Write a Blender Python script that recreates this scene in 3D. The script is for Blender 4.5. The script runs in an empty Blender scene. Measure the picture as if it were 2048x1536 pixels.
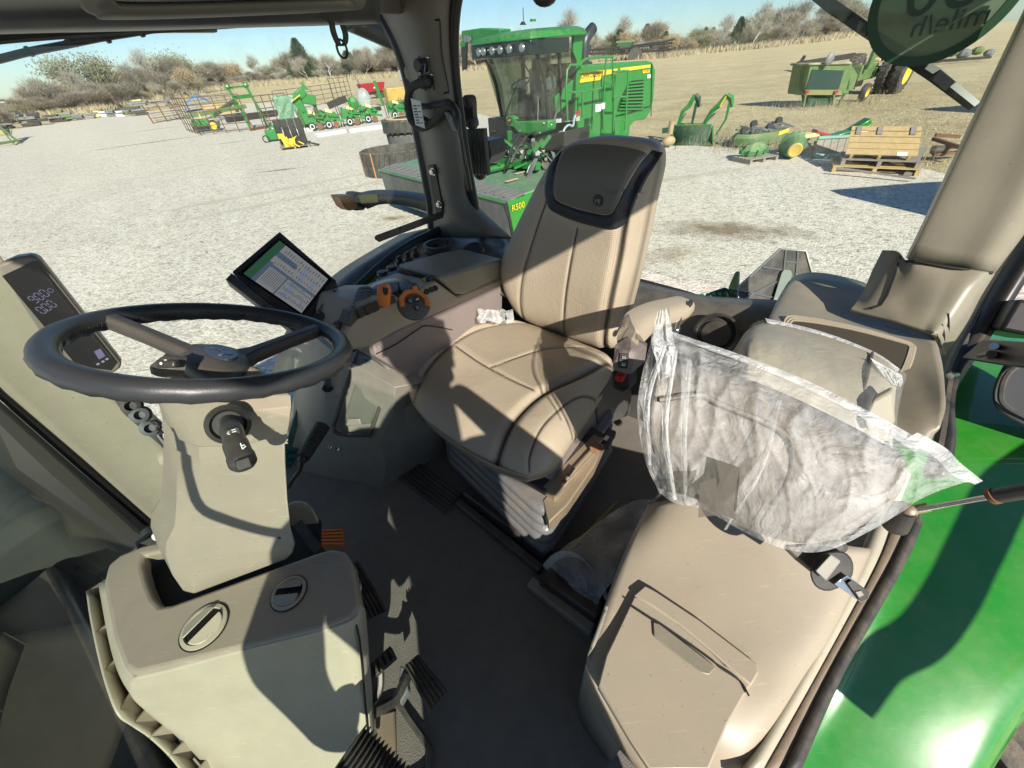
import bpy, math, random
from mathutils import Vector, Matrix, noise
random.seed(7)
V=Vector
R=math.radians
scene=bpy.context.scene
COL=scene.collection
# ------------------------------------------------------------------ camera
FPX=770.0; PITCH=R(40.0); ROLL=R(4.5); H=3.0
CAM=V((0,0,H))
_f=V((0,math.cos(PITCH),-math.sin(PITCH))); _r0=V((1,0,0)); _u0=V((0,math.sin(PITCH),math.cos(PITCH)))
_r=_r0*math.cos(ROLL)-_u0*math.sin(ROLL); _u=_u0*math.cos(ROLL)+_r0*math.sin(ROLL)
cd=bpy.data.cameras.new('camera'); cam=bpy.data.objects.new('camera',cd); COL.objects.link(cam)
cd.sensor_width=36; cd.lens=36*FPX/2048; cd.clip_start=0.02; cd.clip_end=5000
m=Matrix((( _r.x,_u.x,-_f.x,0),(_r.y,_u.y,-_f.y,0),(_r.z,_u.z,-_f.z,H),(0,0,0,1)))
cam.matrix_world=m; scene.camera=cam
# measuring aids: a sight line from the photographer's eye met with a real plane of the place
def ray(x,y): return _f+_r*((x-1024)/FPX)-_u*((y-768)/FPX)
def P(x,y,z):
    d=ray(x,y); return CAM+d*((z-H)/d.z)
def D(x,y,t): return CAM+ray(x,y)*t
AX=V((math.cos(R(52)),math.sin(R(52)),0)); BX=V((math.sin(R(52)),-math.cos(R(52)),0)); ZX=V((0,0,1))
def W(a,b,z): return AX*a+BX*b+ZX*z           # cab axes: a rearwards, b to the cab's left, z up
def PL(x,y,p,n):
    d=ray(x,y); return CAM+d*((p-CAM).dot(n)/d.dot(n))
def PA(x,y,a): return PL(x,y,AX*a,AX)
def PB(x,y,b): return PL(x,y,BX*b,BX)
def lerp(a,b,t): return a+(b-a)*t
def proj(p):
    d=p-CAM; z=d.dot(_f); return 1024+FPX*d.dot(_r)/z,768-FPX*d.dot(_u)/z
def surf(g,x,y,off=.002):
    best=min((( (proj(p)[0]-x)**2+(proj(p)[1]-y)**2),i,j) for i,r_ in enumerate(g) for j,p in enumerate(r_)); p=g[best[1]][best[2]]; d=ray(x,y); t=(p-CAM).dot(_f); return CAM+d*(t-off)
# ------------------------------------------------------------------ mesh builder
def basis(d,up=None):
    d=d.normalized()
    up=V((0,0,1)) if up is None else up
    if abs(d.dot(up.normalized()))>.98: up=V((0,1,0)) if abs(d.y)<.9 else V((1,0,0))
    x=up.cross(d).normalized(); y=d.cross(x).normalized()
    return x,y,d
class MB:
    def __init__(s): s.v=[]; s.f=[]
    def add(s,vs,fs):
        n=len(s.v); s.v+= [V(p) for p in vs]; s.f+=[tuple(i+n for i in f) for f in fs]; return s
    def box(s,c,sz,ax=None):
        ax=ax or (V((1,0,0)),V((0,1,0)),V((0,0,1))); c=V(c)
        vs=[c+ax[0]*(sz[0]/2*i)+ax[1]*(sz[1]/2*j)+ax[2]*(sz[2]/2*k) for i in(-1,1) for j in(-1,1) for k in(-1,1)]
        return s.add(vs,[(0,1,3,2),(4,6,7,5),(0,4,5,1),(2,3,7,6),(0,2,6,4),(1,5,7,3)])
    def bar(s,p0,p1,w,h,up=None):
        p0=V(p0);p1=V(p1);x,y,d=basis(p1-p0,up)
        return s.box((p0+p1)/2,(w,h,(p1-p0).length),(x,y,d))
    def tube(s,pts,r,n=8,closed=False,cap=True):
        pts=[V(p) for p in pts]; m_=len(pts); rs=r if isinstance(r,(list,tuple)) else [r]*m_
        rings=[]; up=None
        for i in range(m_):
            a=pts[(i-1)%m_] if (closed or i>0) else pts[i]; b=pts[(i+1)%m_] if (closed or i<m_-1) else pts[i]
            x,y,d=basis(b-a,up)
            if up is not None and abs(up.dot(d))<.98:
                y=(up-d*up.dot(d)).normalized(); x=y.cross(d).normalized()
            up=y
            rings.append([pts[i]+(x*math.cos(2*math.pi*k/n)+y*math.sin(2*math.pi*k/n))*rs[i] for k in range(n)])
        return s.loft(rings,cap=cap and not closed,loop=closed)
    def loft(s,rings,cap=True,loop=False):
        n=len(rings[0]); vs=[p for r_ in rings for p in r_]; fs=[]; m_=len(rings)
        for i in range(m_ if loop else m_-1):
            j=(i+1)%m_
            for k in range(n):
                l=(k+1)%n; fs.append((i*n+k,i*n+l,j*n+l,j*n+k))
        if cap and not loop: fs.append(tuple(range(n))[::-1]); fs.append(tuple((m_-1)*n+k for k in range(n)))
        return s.add(vs,fs)
    def cyl(s,p0,p1,r0,r1=None,n=16,cap=True):
        return s.tube([p0,p1],[r0,r0 if r1 is None else r1],n,cap=cap)
    def lathe(s,base,axis,prof,n=24):     # prof: (radius, height along axis)
        x,y,d=basis(V(axis)); base=V(base)
        rings=[[base+d*h+(x*math.cos(2*math.pi*k/n)+y*math.sin(2*math.pi*k/n))*max(r_,1e-5) for k in range(n)] for r_,h in prof]
        return s.loft(rings,cap=False)
    def prism(s,poly,vec):
        poly=[V(p) for p in poly]; vec=V(vec); n=len(poly)
        return s.add(poly+[p+vec for p in poly],[tuple(range(n)),tuple(range(2*n-1,n-1,-1))]+[(i,n+i,n+(i+1)%n,(i+1)%n) for i in range(n)])
    def grid(s,rows,loopu=False):
        n=len(rows[0]); vs=[p for r_ in rows for p in r_]; fs=[]
        for i in range(len(rows)-1):
            for k in range(n if loopu else n-1):
                l=(k+1)%n; fs.append((i*n+k,i*n+l,(i+1)*n+l,(i+1)*n+k))
        return s.add(vs,fs)
    def ball(s,c,r_,sc=(1,1,1),n=12,m_=8,ax=None):
        ax=ax or (V((1,0,0)),V((0,1,0)),V((0,0,1))); c=V(c); rings=[]
        for i in range(m_+1):
            t=math.pi*i/m_; rr=max(math.sin(t),1e-4)
            rings.append([c+ax[0]*(r_*sc[0]*rr*math.cos(2*math.pi*k/n))+ax[1]*(r_*sc[1]*rr*math.sin(2*math.pi*k/n))+ax[2]*(r_*sc[2]*math.cos(t)) for k in range(n)])
        return s.loft(rings)
    def build(s,name,mat,parent=None,bevel=0,smooth=40,subsurf=0,solid=0,seg=2,attr=None):
        off=V((0,0,0)); p=parent
        while p is not None: off+=V(p.location); p=p.parent
        me=bpy.data.meshes.new(name); me.from_pydata([v-off for v in s.v],[],s.f); me.validate()
        import bmesh as _b
        bm=_b.new(); bm.from_mesh(me)
        if len(bm.faces)<30000:_b.ops.recalc_face_normals(bm,faces=bm.faces)
        bm.to_mesh(me); bm.free()
        o=bpy.data.objects.new(name,me); COL.objects.link(o)
        if isinstance(mat,(list,tuple)):
            for q in mat: me.materials.append(q)
        else: me.materials.append(mat)
        if parent is not None: o.parent=parent
        if smooth:
            me.shade_smooth(); me.set_sharp_from_angle(angle=R(smooth))
        if attr is not None:
            at=me.attributes.new('mask','FLOAT','POINT')
            for i,val in enumerate(attr): at.data[i].value=val
        if solid:
            md=o.modifiers.new('t','SOLIDIFY'); md.thickness=solid; md.offset=-1
        if bevel:
            md=o.modifiers.new('b','BEVEL'); md.width=bevel; md.segments=seg; md.limit_method='ANGLE'; md.angle_limit=R(35); md.harden_normals=False
        if subsurf:
            md=o.modifiers.new('s','SUBSURF'); md.levels=subsurf; md.render_levels=subsurf
        return o
def cr(p0,p1,p2,p3,t):
    return ((p1*2)+(p2-p0)*t+(p0*2-p1*5+p2*4-p3)*t*t+(p1*3-p0-p2*3+p3)*t*t*t)*.5
def spline(pts,n):
    out=[]; m_=len(pts)
    for i in range(m_-1):
        a=pts[i-1] if i else pts[0]*2-pts[1]; d=pts[i+2] if i+2<m_ else pts[-1]*2-pts[-2]
        for k in range(n): out.append(cr(a,pts[i],pts[i+1],d,k/n))
    out.append(pts[-1].copy()); return out
def cspline(pts,n):
    m_=len(pts); out=[]
    for i in range(m_):
        for k in range(n): out.append(cr(pts[i-1],pts[i],pts[(i+1)%m_],pts[(i+2)%m_],k/n))
    return out
def patch(rows,nu=6,nv=6):
    rr=[spline([V(p) for p in r_],nu) for r_ in rows]
    cols=[spline([r_[k] for r_ in rr],nv) for k in range(len(rr[0]))]
    return [[c[i] for c in cols] for i in range(len(cols[0]))]
def tag(o,label=None,cat=None,group=None,kind=None):
    if label: o['label']=label
    if cat: o['category']=cat
    if group: o['group']=group
    if kind: o['kind']=kind
    return o
def thing(name,label,cat,loc=(0,0,0),group=None):
    o=bpy.data.objects.new(name,None); COL.objects.link(o); o.location=loc; o.empty_display_size=.1
    return tag(o,label,cat,group)
def text_mb(txt,org,ex,ey,size,thick=0.0005,mirror=False,align='LEFT',spacing=1.0):
    cu=bpy.data.curves.new('t','FONT'); cu.body=txt; cu.size=1; cu.extrude=0; cu.align_x=align; cu.space_character=spacing
    ob=bpy.data.objects.new('t',cu); COL.objects.link(ob); dg=bpy.context.evaluated_depsgraph_get()
    me=bpy.data.meshes.new_from_object(ob.evaluated_get(dg))
    ex=V(ex).normalized(); ey=V(ey).normalized(); en=ex.cross(ey).normalized()
    b=MB(); b.add([V(org)+ex*(v.co.x*size*(-1 if mirror else 1))+ey*(v.co.y*size) for v in me.vertices],[tuple(p.vertices) for p in me.polygons])
    bpy.data.objects.remove(ob); bpy.data.curves.remove(cu); bpy.data.meshes.remove(me)
    return b
# ------------------------------------------------------------------ materials
def nt(name):
    m_=bpy.data.materials.new(name); m_.use_nodes=True; t=m_.node_tree; t.nodes.clear()
    out=t.nodes.new('ShaderNodeOutputMaterial'); return m_,t,out
def N(t,ty,**kw):
    n=t.nodes.new(ty)
    for k,v_ in kw.items():
        if k in n.inputs: n.inputs[k].default_value=v_
        else: setattr(n,k,v_)
    return n
def c4(c): return (c[0],c[1],c[2],1)
def mixrgb(t,fac,a,b,mode='MIX'):
    n=t.nodes.new('ShaderNodeMix'); n.data_type='RGBA'; n.blend_type=mode
    for s_,x in((n.inputs[0],fac),(n.inputs[6],a),(n.inputs[7],b)):
        if hasattr(x,'is_output') or isinstance(x,bpy.types.NodeSocket): t.links.new(x,s_)
        elif isinstance(x,(int,float)): s_.default_value=x
        else: s_.default_value=c4(x)
    return n.outputs[2]
def ramp(t,src,stops):
    n=t.nodes.new('ShaderNodeValToRGB'); t.links.new(src,n.inputs[0]); e=n.color_ramp.elements
    while len(e)<len(stops): e.new(.5)
    for i,(p,c) in enumerate(stops): e[i].position=p; e[i].color=c4(c) if not isinstance(c,(int,float)) else (c,c,c,1)
    return n.outputs[0]
def mat(name,col,rough=.5,metal=0,bump=None,var=None,dust=None,coat=0,spec=.5,sheen=0,scratch=0):
    """bump=(scale,strength[,distance]); var=(scale,colour,amount); dust=(colour,amount) settles on upward faces"""
    m_,t,out=nt(name); b=N(t,'ShaderNodeBsdfPrincipled',Roughness=rough,Metallic=metal)
    b.inputs['Specular IOR Level'].default_value=spec; b.inputs['Coat Weight'].default_value=coat; b.inputs['Coat Roughness'].default_value=.05
    t.links.new(b.outputs[0],out.inputs[0]); tc=N(t,'ShaderNodeTexCoord'); cur=None; base=c4(col)
    b.inputs['Base Color'].default_value=base
    def nz(scale,det=5,r_=.6):
        n=N(t,'ShaderNodeTexNoise',Scale=scale,Detail=det,Roughness=r_); t.links.new(tc.outputs['Object'],n.inputs['Vector']); return n.outputs['Fac']
    cur=col
    if var:
        f=ramp(t,nz(var[0]),[(.35,0.0),(.7,1.0)]); mm=N(t,'ShaderNodeMath',operation='MULTIPLY'); t.links.new(f,mm.inputs[0]); mm.inputs[1].default_value=var[2]
        cur=mixrgb(t,mm.outputs[0],cur,var[1])
    if dust:
        g=N(t,'ShaderNodeNewGeometry'); sp=N(t,'ShaderNodeSeparateXYZ'); t.links.new(g.outputs['Normal'],sp.inputs[0])
        up=ramp(t,sp.outputs[2],[(.1,0.15),(.9,1.0)])
        f=ramp(t,nz(9,6,.7),[(.4,0.0),(.72,1.0)])
        m1=N(t,'ShaderNodeMath',operation='MULTIPLY'); t.links.new(up,m1.inputs[0]); t.links.new(f,m1.inputs[1])
        m2=N(t,'ShaderNodeMath',operation='MULTIPLY'); t.links.new(m1.outputs[0],m2.inputs[0]); m2.inputs[1].default_value=dust[1]
        cur=mixrgb(t,m2.outputs[0],cur,dust[0])
        rr=N(t,'ShaderNodeMath',operation='MULTIPLY_ADD'); t.links.new(m2.outputs[0],rr.inputs[0]); rr.inputs[1].default_value=.4; rr.inputs[2].default_value=rough
        t.links.new(rr.outputs[0],b.inputs['Roughness'])
    if scratch:
        mp=N(t,'ShaderNodeMapping'); mp.inputs['Scale'].default_value=(3,40,12); mp.inputs['Rotation'].default_value=(.3,.5,.7); t.links.new(tc.outputs['Object'],mp.inputs[0])
        n=N(t,'ShaderNodeTexNoise',Scale=6,Detail=3); t.links.new(mp.outputs[0],n.inputs['Vector'])
        f=ramp(t,n.outputs['Fac'],[(.64,0.0),(.72,scratch*1.6)]); cur=mixrgb(t,f,cur,tuple(min(1,c*1.6+.04) for c in col))
        s1=ramp(t,nz(170,2,.5),[(.70,0.0),(.76,.55)]); cur=mixrgb(t,s1,cur,(.10,.085,.06)); s2=ramp(t,nz(1.7,7,.75),[(.50,0.0),(.75,.30)]); cur=mixrgb(t,s2,cur,tuple(c*.72 for c in col))
    if not isinstance(cur,(tuple,list)): t.links.new(cur,b.inputs['Base Color'])
    if bump:
        n=N(t,'ShaderNodeBump',Strength=bump[1],Distance=bump[2] if len(bump)>2 else .002); t.links.new(nz(bump[0],3),n.inputs['Height']); t.links.new(n.outputs[0],b.inputs['Normal'])
    return m_
DUST=(.42,.33,.22)
M={}
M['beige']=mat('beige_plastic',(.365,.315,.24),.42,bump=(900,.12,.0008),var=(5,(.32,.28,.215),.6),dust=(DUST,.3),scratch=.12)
M['beige_lt']=mat('pale_plastic',(.42,.385,.29),.38,bump=(900,.1,.0008),var=(22,(.36,.335,.25),.6),dust=(DUST,.25),scratch=.1)
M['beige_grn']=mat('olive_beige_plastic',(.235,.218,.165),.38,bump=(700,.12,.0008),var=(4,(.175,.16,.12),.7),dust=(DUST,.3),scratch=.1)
M['taupe_lt']=mat('light_taupe_plastic',(.295,.258,.20),.42,bump=(900,.14,.0008),var=(5,(.255,.22,.17),.6),dust=(DUST,.35),scratch=.14)
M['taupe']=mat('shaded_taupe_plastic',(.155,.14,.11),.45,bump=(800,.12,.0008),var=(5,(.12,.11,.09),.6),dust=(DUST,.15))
M['greyplas']=mat('grey_plastic',(.28,.265,.225),.42,bump=(700,.12,.0008),var=(6,(.15,.148,.13),.6),dust=(DUST,.3),scratch=.1)
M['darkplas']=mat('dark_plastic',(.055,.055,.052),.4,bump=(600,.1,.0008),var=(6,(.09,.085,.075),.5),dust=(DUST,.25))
M['mauve']=mat('mauve_plastic',(.235,.195,.185),.5,bump=(900,.1,.0006),var=(7,(.19,.16,.15),.6),dust=(DUST,.3),scratch=.12)
M['black']=mat('black_plastic',(.018,.018,.019),.38,var=(20,(.04,.038,.034),.6),dust=(DUST,.12))
M['rubber']=mat('black_rubber',(.032,.032,.032),.6,bump=(200,.2,.002),var=(12,(.06,.055,.048),.6),dust=(DUST,.3))
M['metalb']=mat('black_metal',(.03,.03,.032),.35,.3,var=(15,(.08,.07,.06),.5),dust=(DUST,.25))
M['chrome']=mat('bare_steel',(.62,.62,.62),.2,1,var=(30,(.4,.38,.35),.5))
M['rust']=mat('rusty_steel',(.25,.12,.06),.7,.4,bump=(60,.4,.002),var=(30,(.12,.07,.05),.8))
M['carpet']=mat('floor_mat_rubber',(.165,.152,.132),.7,bump=(260,.8,.003),var=(30,(.12,.11,.095),.5),dust=(DUST,.12))
M['orange']=mat('orange_plastic',(.72,.20,.03),.42,bump=(500,.15,.001),var=(20,(.55,.15,.03),.5),dust=(DUST,.2))
M['green']=mat('green_paint',(.018,.23,.014),.3,bump=(9,.05,.01),coat=1,var=(14,(.03,.20,.02),.5),dust=(DUST,.14),scratch=.18)
M['green_out']=mat('machine_green',(.012,.20,.028),.4,coat=.25,var=(2.5,(.03,.17,.045),.7),dust=(DUST,.35))
M['green_old']=mat('faded_green_paint',(.07,.16,.045),.6,var=(3,(.17,.20,.085),.8),dust=(DUST,.25))
M['green_dk']=mat('dark_green_steel',(.012,.07,.03),.5,var=(4,(.03,.05,.03),.7),dust=(DUST,.3))
M['yellow']=mat('yellow_paint',(.80,.55,.03),.45,var=(4,(.65,.42,.04),.5),dust=(DUST,.25))
M['yellow_faded']=mat('faded_yellow_paint',(.72,.60,.28),.6,var=(4,(.5,.42,.2),.7))
M['tyre']=mat('tyre_rubber',(.035,.035,.034),.8,bump=(30,.5,.01),var=(3,(.10,.095,.085),.8),dust=(DUST,.5))
M['wood']=mat('fresh_pallet_wood',(.56,.40,.19),.75,bump=(60,.4,.003),var=(8,(.42,.28,.13),.7))
M['woodold']=mat('weathered_wood',(.30,.27,.23),.85,bump=(60,.4,.003),var=(8,(.2,.17,.14),.7))
M['red']=mat('red_paint',(.35,.02,.03),.5,var=(3,(.25,.02,.03),.6))
M['white']=mat('white_plastic',(.75,.75,.73),.5,var=(6,(.6,.6,.58),.5))
M['lampw']=mat('lamp_reflector',(.30,.32,.33),.2,.7)
M['skyblue']=mat('blue_tarp',(.15,.35,.60),.5,bump=(4,.5,.05))
M['rustpipe']=mat('rusty_pipe',(.17,.10,.065),.7,.2,var=(6,(.09,.06,.045),.8))
M['greypart']=mat('grey_weathered_metal',(.22,.23,.23),.6,.2,var=(2,(.09,.09,.09),.8))
M['teal']=mat('teal_steel',(.06,.25,.20),.5,var=(9,(.1,.2,.17),.6))
M['screen_grey']=mat('grey_print',(.35,.35,.35),.4)
def glass(name,tint=(.97,1,.98),fac=1.0,haze=0.0,dirtscale=6):
    m_,t,out=nt(name); ge=N(t,'ShaderNodeNewGeometry'); dt=N(t,'ShaderNodeVectorMath',operation='DOT_PRODUCT'); t.links.new(ge.outputs['Normal'],dt.inputs[0]); t.links.new(ge.outputs['Incoming'],dt.inputs[1])
    ab_=N(t,'ShaderNodeMath',operation='ABSOLUTE'); t.links.new(dt.outputs['Value'],ab_.inputs[0]); om=N(t,'ShaderNodeMath',operation='SUBTRACT'); om.inputs[0].default_value=1; t.links.new(ab_.outputs[0],om.inputs[1])
    pw=N(t,'ShaderNodeMath',operation='POWER'); t.links.new(om.outputs[0],pw.inputs[0]); pw.inputs[1].default_value=4.5; sc=N(t,'ShaderNodeMath',operation='MULTIPLY_ADD',use_clamp=True); t.links.new(pw.outputs[0],sc.inputs[0]); sc.inputs[1].default_value=.92*min(1,fac); sc.inputs[2].default_value=.045*fac
    tr=N(t,'ShaderNodeBsdfTransparent'); tr.inputs[0].default_value=c4(tint)
    gl=N(t,'ShaderNodeBsdfGlossy',Roughness=.01); mx=N(t,'ShaderNodeMixShader')
    t.links.new(sc.outputs[0],mx.inputs[0]); t.links.new(tr.outputs[0],mx.inputs[1]); t.links.new(gl.outputs[0],mx.inputs[2])
    last=mx
    if haze:
        tc=N(t,'ShaderNodeTexCoord'); n=N(t,'ShaderNodeTexNoise',Scale=dirtscale,Detail=8,Roughness=.7); t.links.new(tc.outputs['Object'],n.inputs['Vector'])
        f=ramp(t,n.outputs['Fac'],[(.4,0.0),(.75,haze)]); df=N(t,'ShaderNodeBsdfDiffuse'); df.inputs[0].default_value=(.6,.58,.52,1)
        m2=N(t,'ShaderNodeMixShader'); t.links.new(f,m2.inputs[0]); t.links.new(mx.outputs[0],m2.inputs[1]); t.links.new(df.outputs[0],m2.inputs[2]); last=m2
    t.links.new(last.outputs[0],out.inputs[0]); return m_
M['glass']=glass('window_glass',(.96,.995,.975),.8,haze=.05)
M['glass_dark']=glass('tinted_glass',(.35,.45,.40),1.5,haze=.12)
M['glass_wind']=glass('windscreen_glass',(.80,.88,.83),1.6,haze=.06)
def emis(name,col,s):
    m_,t,out=nt(name); e=N(t,'ShaderNodeEmission',Strength=s); e.inputs[0].default_value=c4(col); t.links.new(e.outputs[0],out.inputs[0]); return m_
M['lcd_digit']=emis('lcd_digits',(.45,.42,.62),.30)
M['lcd_purple']=emis('lcd_purple_icon',(.40,.36,.62),.35)
# plastic film over the passenger seat
def film(name,fac,col=(.82,.84,.85),sp=.28,fc=.45):
    m_,t,out=nt(name); tc=N(t,'ShaderNodeTexCoord')
    tr=N(t,'ShaderNodeBsdfTransparent'); gl=N(t,'ShaderNodeBsdfPrincipled',Roughness=.22); gl.inputs['Base Color'].default_value=c4(col)
    gl.inputs['Coat Weight'].default_value=.5; gl.inputs['Transmission Weight'].default_value=0
    n=N(t,'ShaderNodeTexNoise',Scale=11,Detail=7,Roughness=.65,Distortion=.8); t.links.new(tc.outputs['Object'],n.inputs['Vector'])
    f=ramp(t,n.outputs['Fac'],[(.30,max(0,fac-sp)),(.70,min(1,fac+sp))])
    lw=N(t,'ShaderNodeLayerWeight',Blend=.35); ad=N(t,'ShaderNodeMath',operation='MULTIPLY_ADD'); t.links.new(lw.outputs['Facing'],ad.inputs[0]); ad.inputs[1].default_value=fc; t.links.new(f,ad.inputs[2]); ad.use_clamp=True
    mp=N(t,'ShaderNodeMapping'); mp.inputs['Scale'].default_value=(9,9,5); t.links.new(tc.outputs['Object'],mp.inputs[0])
    w=N(t,'ShaderNodeTexNoise',Scale=2.2,Detail=6,Roughness=.55,Distortion=2.5); t.links.new(mp.outputs[0],w.inputs['Vector'])
    v_=N(t,'ShaderNodeTexVoronoi',Scale=14,feature='DISTANCE_TO_EDGE'); t.links.new(w.outputs['Color'],v_.inputs['Vector'])
    bp=N(t,'ShaderNodeBump',Strength=.9,Distance=.012); t.links.new(w.outputs['Fac'],bp.inputs['Height'])
    b2=N(t,'ShaderNodeBump',Strength=.35,Distance=.004); t.links.new(v_.outputs['Distance'],b2.inputs['Height']); t.links.new(bp.outputs[0],b2.inputs['Normal']); t.links.new(b2.outputs[0],gl.inputs['Normal'])
    mx=N(t,'ShaderNodeMixShader'); t.links.new(ad.outputs[0],mx.inputs[0]); t.links.new(tr.outputs[0],mx.inputs[1]); t.links.new(gl.outputs[0],mx.inputs[2]); t.links.new(mx.outputs[0],out.inputs[0]); return m_
M['film']=film('clear_plastic_film',.21,(.80,.81,.81),.17,.36)
M['film_dense']=film('milky_plastic_film',.45,(.82,.84,.84),.2,.4)
# seat leather: 'mask' 0..1 = perforated centre, negative = seam
def leather(name,col,perf=True):
    m_,t,out=nt(name); b=N(t,'ShaderNodeBsdfPrincipled',Roughness=.42); t.links.new(b.outputs[0],out.inputs[0]); tc=N(t,'ShaderNodeTexCoord')
    at=N(t,'ShaderNodeAttribute'); at.attribute_name='mask'
    n=N(t,'ShaderNodeTexNoise',Scale=6,Detail=6); t.links.new(tc.outputs['Object'],n.inputs['Vector'])
    cur=mixrgb(t,ramp(t,n.outputs['Fac'],[(.35,0.0),(.7,.6)]),col,tuple(c*.82 for c in col))
    ge=N(t,'ShaderNodeTexNoise',Scale=700,Detail=2); t.links.new(tc.outputs['Object'],ge.inputs['Vector'])
    uv=N(t,'ShaderNodeUVMap'); uv.uv_map='uv'
    sc=N(t,'ShaderNodeVectorMath',operation='SCALE'); sc.inputs['Scale'].default_value=170; t.links.new(uv.outputs[0],sc.inputs[0])
    vo=N(t,'ShaderNodeTexVoronoi',Scale=1,Randomness=0.0); t.links.new(sc.outputs[0],vo.inputs['Vector'])
    dots=ramp(t,vo.outputs['Distance'],[(.22,1.0),(.34,0.0)])
    pm=N(t,'ShaderNodeMath',operation='MULTIPLY',use_clamp=True); t.links.new(dots,pm.inputs[0]); t.links.new(at.outputs['Fac'],pm.inputs[1])
    cur=mixrgb(t,pm.outputs[0],cur,tuple(c*.45 for c in col))
    sm=N(t,'ShaderNodeMath',operation='MULTIPLY',use_clamp=True); t.links.new(at.outputs['Fac'],sm.inputs[0]); sm.inputs[1].default_value=-1
    cur=mixrgb(t,sm.outputs[0],cur,(.05,.042,.032))
    t.links.new(cur,b.inputs['Base Color'])
    hh=N(t,'ShaderNodeMath',operation='MULTIPLY_ADD'); t.links.new(pm.outputs[0],hh.inputs[0]); hh.inputs[1].default_value=-1.2; t.links.new(ge.outputs['Fac'],hh.inputs[2])
    n4=N(t,'ShaderNodeTexNoise',Scale=22,Detail=4,Distortion=1.5); t.links.new(tc.outputs['Object'],n4.inputs['Vector'])
    bp=N(t,'ShaderNodeBump',Strength=.25,Distance=.0009); t.links.new(hh.outputs[0],bp.inputs['Height'])
    b2=N(t,'ShaderNodeBump',Strength=.18,Distance=.008); t.links.new(n4.outputs['Fac'],b2.inputs['Height']); t.links.new(bp.outputs[0],b2.inputs['Normal']); t.links.new(b2.outputs[0],b.inputs['Normal'])
    return m_
M['leather']=leather('beige_leather',(.40,.335,.25))
M['leather_hd']=mat('headrest_vinyl',(.13,.122,.10),.5,bump=(500,.2,.001),var=(5,(.105,.10,.085),.5))
M['leather_bk']=mat('black_leather',(.018,.02,.026),.42,bump=(400,.2,.001))
M['leather_gr']=mat('khaki_vinyl',(.30,.285,.225),.5,bump=(350,.3,.001),var=(5,(.24,.225,.17),.7),dust=(DUST,.5))
M['wheel_lea']=mat('wheel_leather',(.028,.03,.034),.38,bump=(500,.25,.001),var=(8,(.045,.045,.046),.6))
M['spoke']=mat('spoke_plastic',(.045,.043,.040),.42,var=(10,(.07,.064,.056),.7),dust=(DUST,.08))
# ------------------------------------------------------------------ light
_sd=ray(820,690).normalized()                     # the photographer's own phone throws its shadow there
world=bpy.data.worlds.new('World'); scene.world=world; world.use_nodes=True; wt=world.node_tree
sk=wt.nodes.new('ShaderNodeTexSky'); sk.sky_type='NISHITA'; sk.sun_disc=False
SUNV=-_sd; sk.sun_elevation=math.asin(SUNV.z); sk.sun_rotation=math.atan2(SUNV.x,SUNV.y); sk.air_density=1.0; sk.dust_density=.25; sk.ozone_density=1.6; sk.altitude=300
bg=wt.nodes['Background']; bg.inputs[1].default_value=.08
mxs=wt.nodes.new('ShaderNodeMix'); mxs.data_type='RGBA'; mxs.blend_type='MULTIPLY'; mxs.inputs[0].default_value=1; mxs.inputs[7].default_value=(.69,.81,.99,1); wt.links.new(sk.outputs[0],mxs.inputs[6]); wt.links.new(mxs.outputs[2],bg.inputs[0])
sl=bpy.data.lights.new('sun','SUN'); sl.energy=4.9; sl.angle=R(.53); sl.color=(1,.93,.82)
so=bpy.data.objects.new('sun',sl); COL.objects.link(so); so.rotation_euler=_sd.to_track_quat('-Z','Y').to_euler(); so.location=(0,0,30)
scene.view_settings.view_transform='Standard'; scene.view_settings.look='None'; scene.view_settings.exposure=.66; scene.view_settings.gamma=1
scene.cycles.max_bounces=8; scene.cycles.transparent_max_bounces=24; scene.cycles.diffuse_bounces=4
# ================================================================== CAB SHELL
def slab(name,pts,vec,mat_,parent=None,bevel=.004,smooth=35,seg=2):
    return MB().prism(pts,vec).build(name,mat_,parent,bevel=bevel,smooth=smooth,seg=seg)
def px(plane,c,*pp): return [plane(x,y,c) for x,y in pp]
ZF=1.75
fl=MB().prism([W(-.42,-1.55,ZF),W(1.5,-1.55,ZF),W(1.5,.34,ZF),W(.15,.30,ZF),W(-.42,.30,ZF)],V((0,0,-.05))).build('cab_floor',M['carpet'],None)
tag(fl,'dark grey rubber mat covering the cab floor between pedals and seat','floor',kind='structure')
# raised lip of the mat in front of the seat and the black rail channel behind it
rl=thing('mat_edge_trim','black channel trim along the mat edge in front of the driver seat','floor trim',W(.45,-.3,ZF))
b=MB(); b.bar(P(915,1004,ZF+.02),P(1083,1140,ZF+.02),.03,.035); b.build('lip',M['darkplas'],rl,bevel=.006)
b=MB(); b.bar(P(935,985,ZF+.05),P(1100,1108,ZF+.05),.05,.06); b.build('rail',M['metalb'],rl,bevel=.008)
b=MB(); b.bar(P(1060,1165,ZF+.02),P(1186,1262,ZF+.02),.035,.035); b.build('lip',M['greyplas'],rl,bevel=.006)
b=MB(); b.bar(P(1085,1150,ZF+.05),P(1200,1228,ZF+.05),.05,.06); b.build('rail',M['metalb'],rl,bevel=.008)
b=MB(); p0,p1,p2,p3=[P(*q,ZF+.004) for q in((792,955),(890,1028),(925,990),(838,925))]
b.prism([p0,p1,p2,p3],V((0,0,-.01)))
for k in range(6):
    t=(k+.6)/6.3; b.bar(lerp(p0,p3,t)+ZX*.005,lerp(p1,p2,t)+ZX*.005,.013,.009)
tg=b.build('ribbed_pad',M['darkplas'],None,bevel=.002); tag(tg,'small ribbed dark rubber pad set in the floor mat beside the seat base','mat pad')
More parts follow.
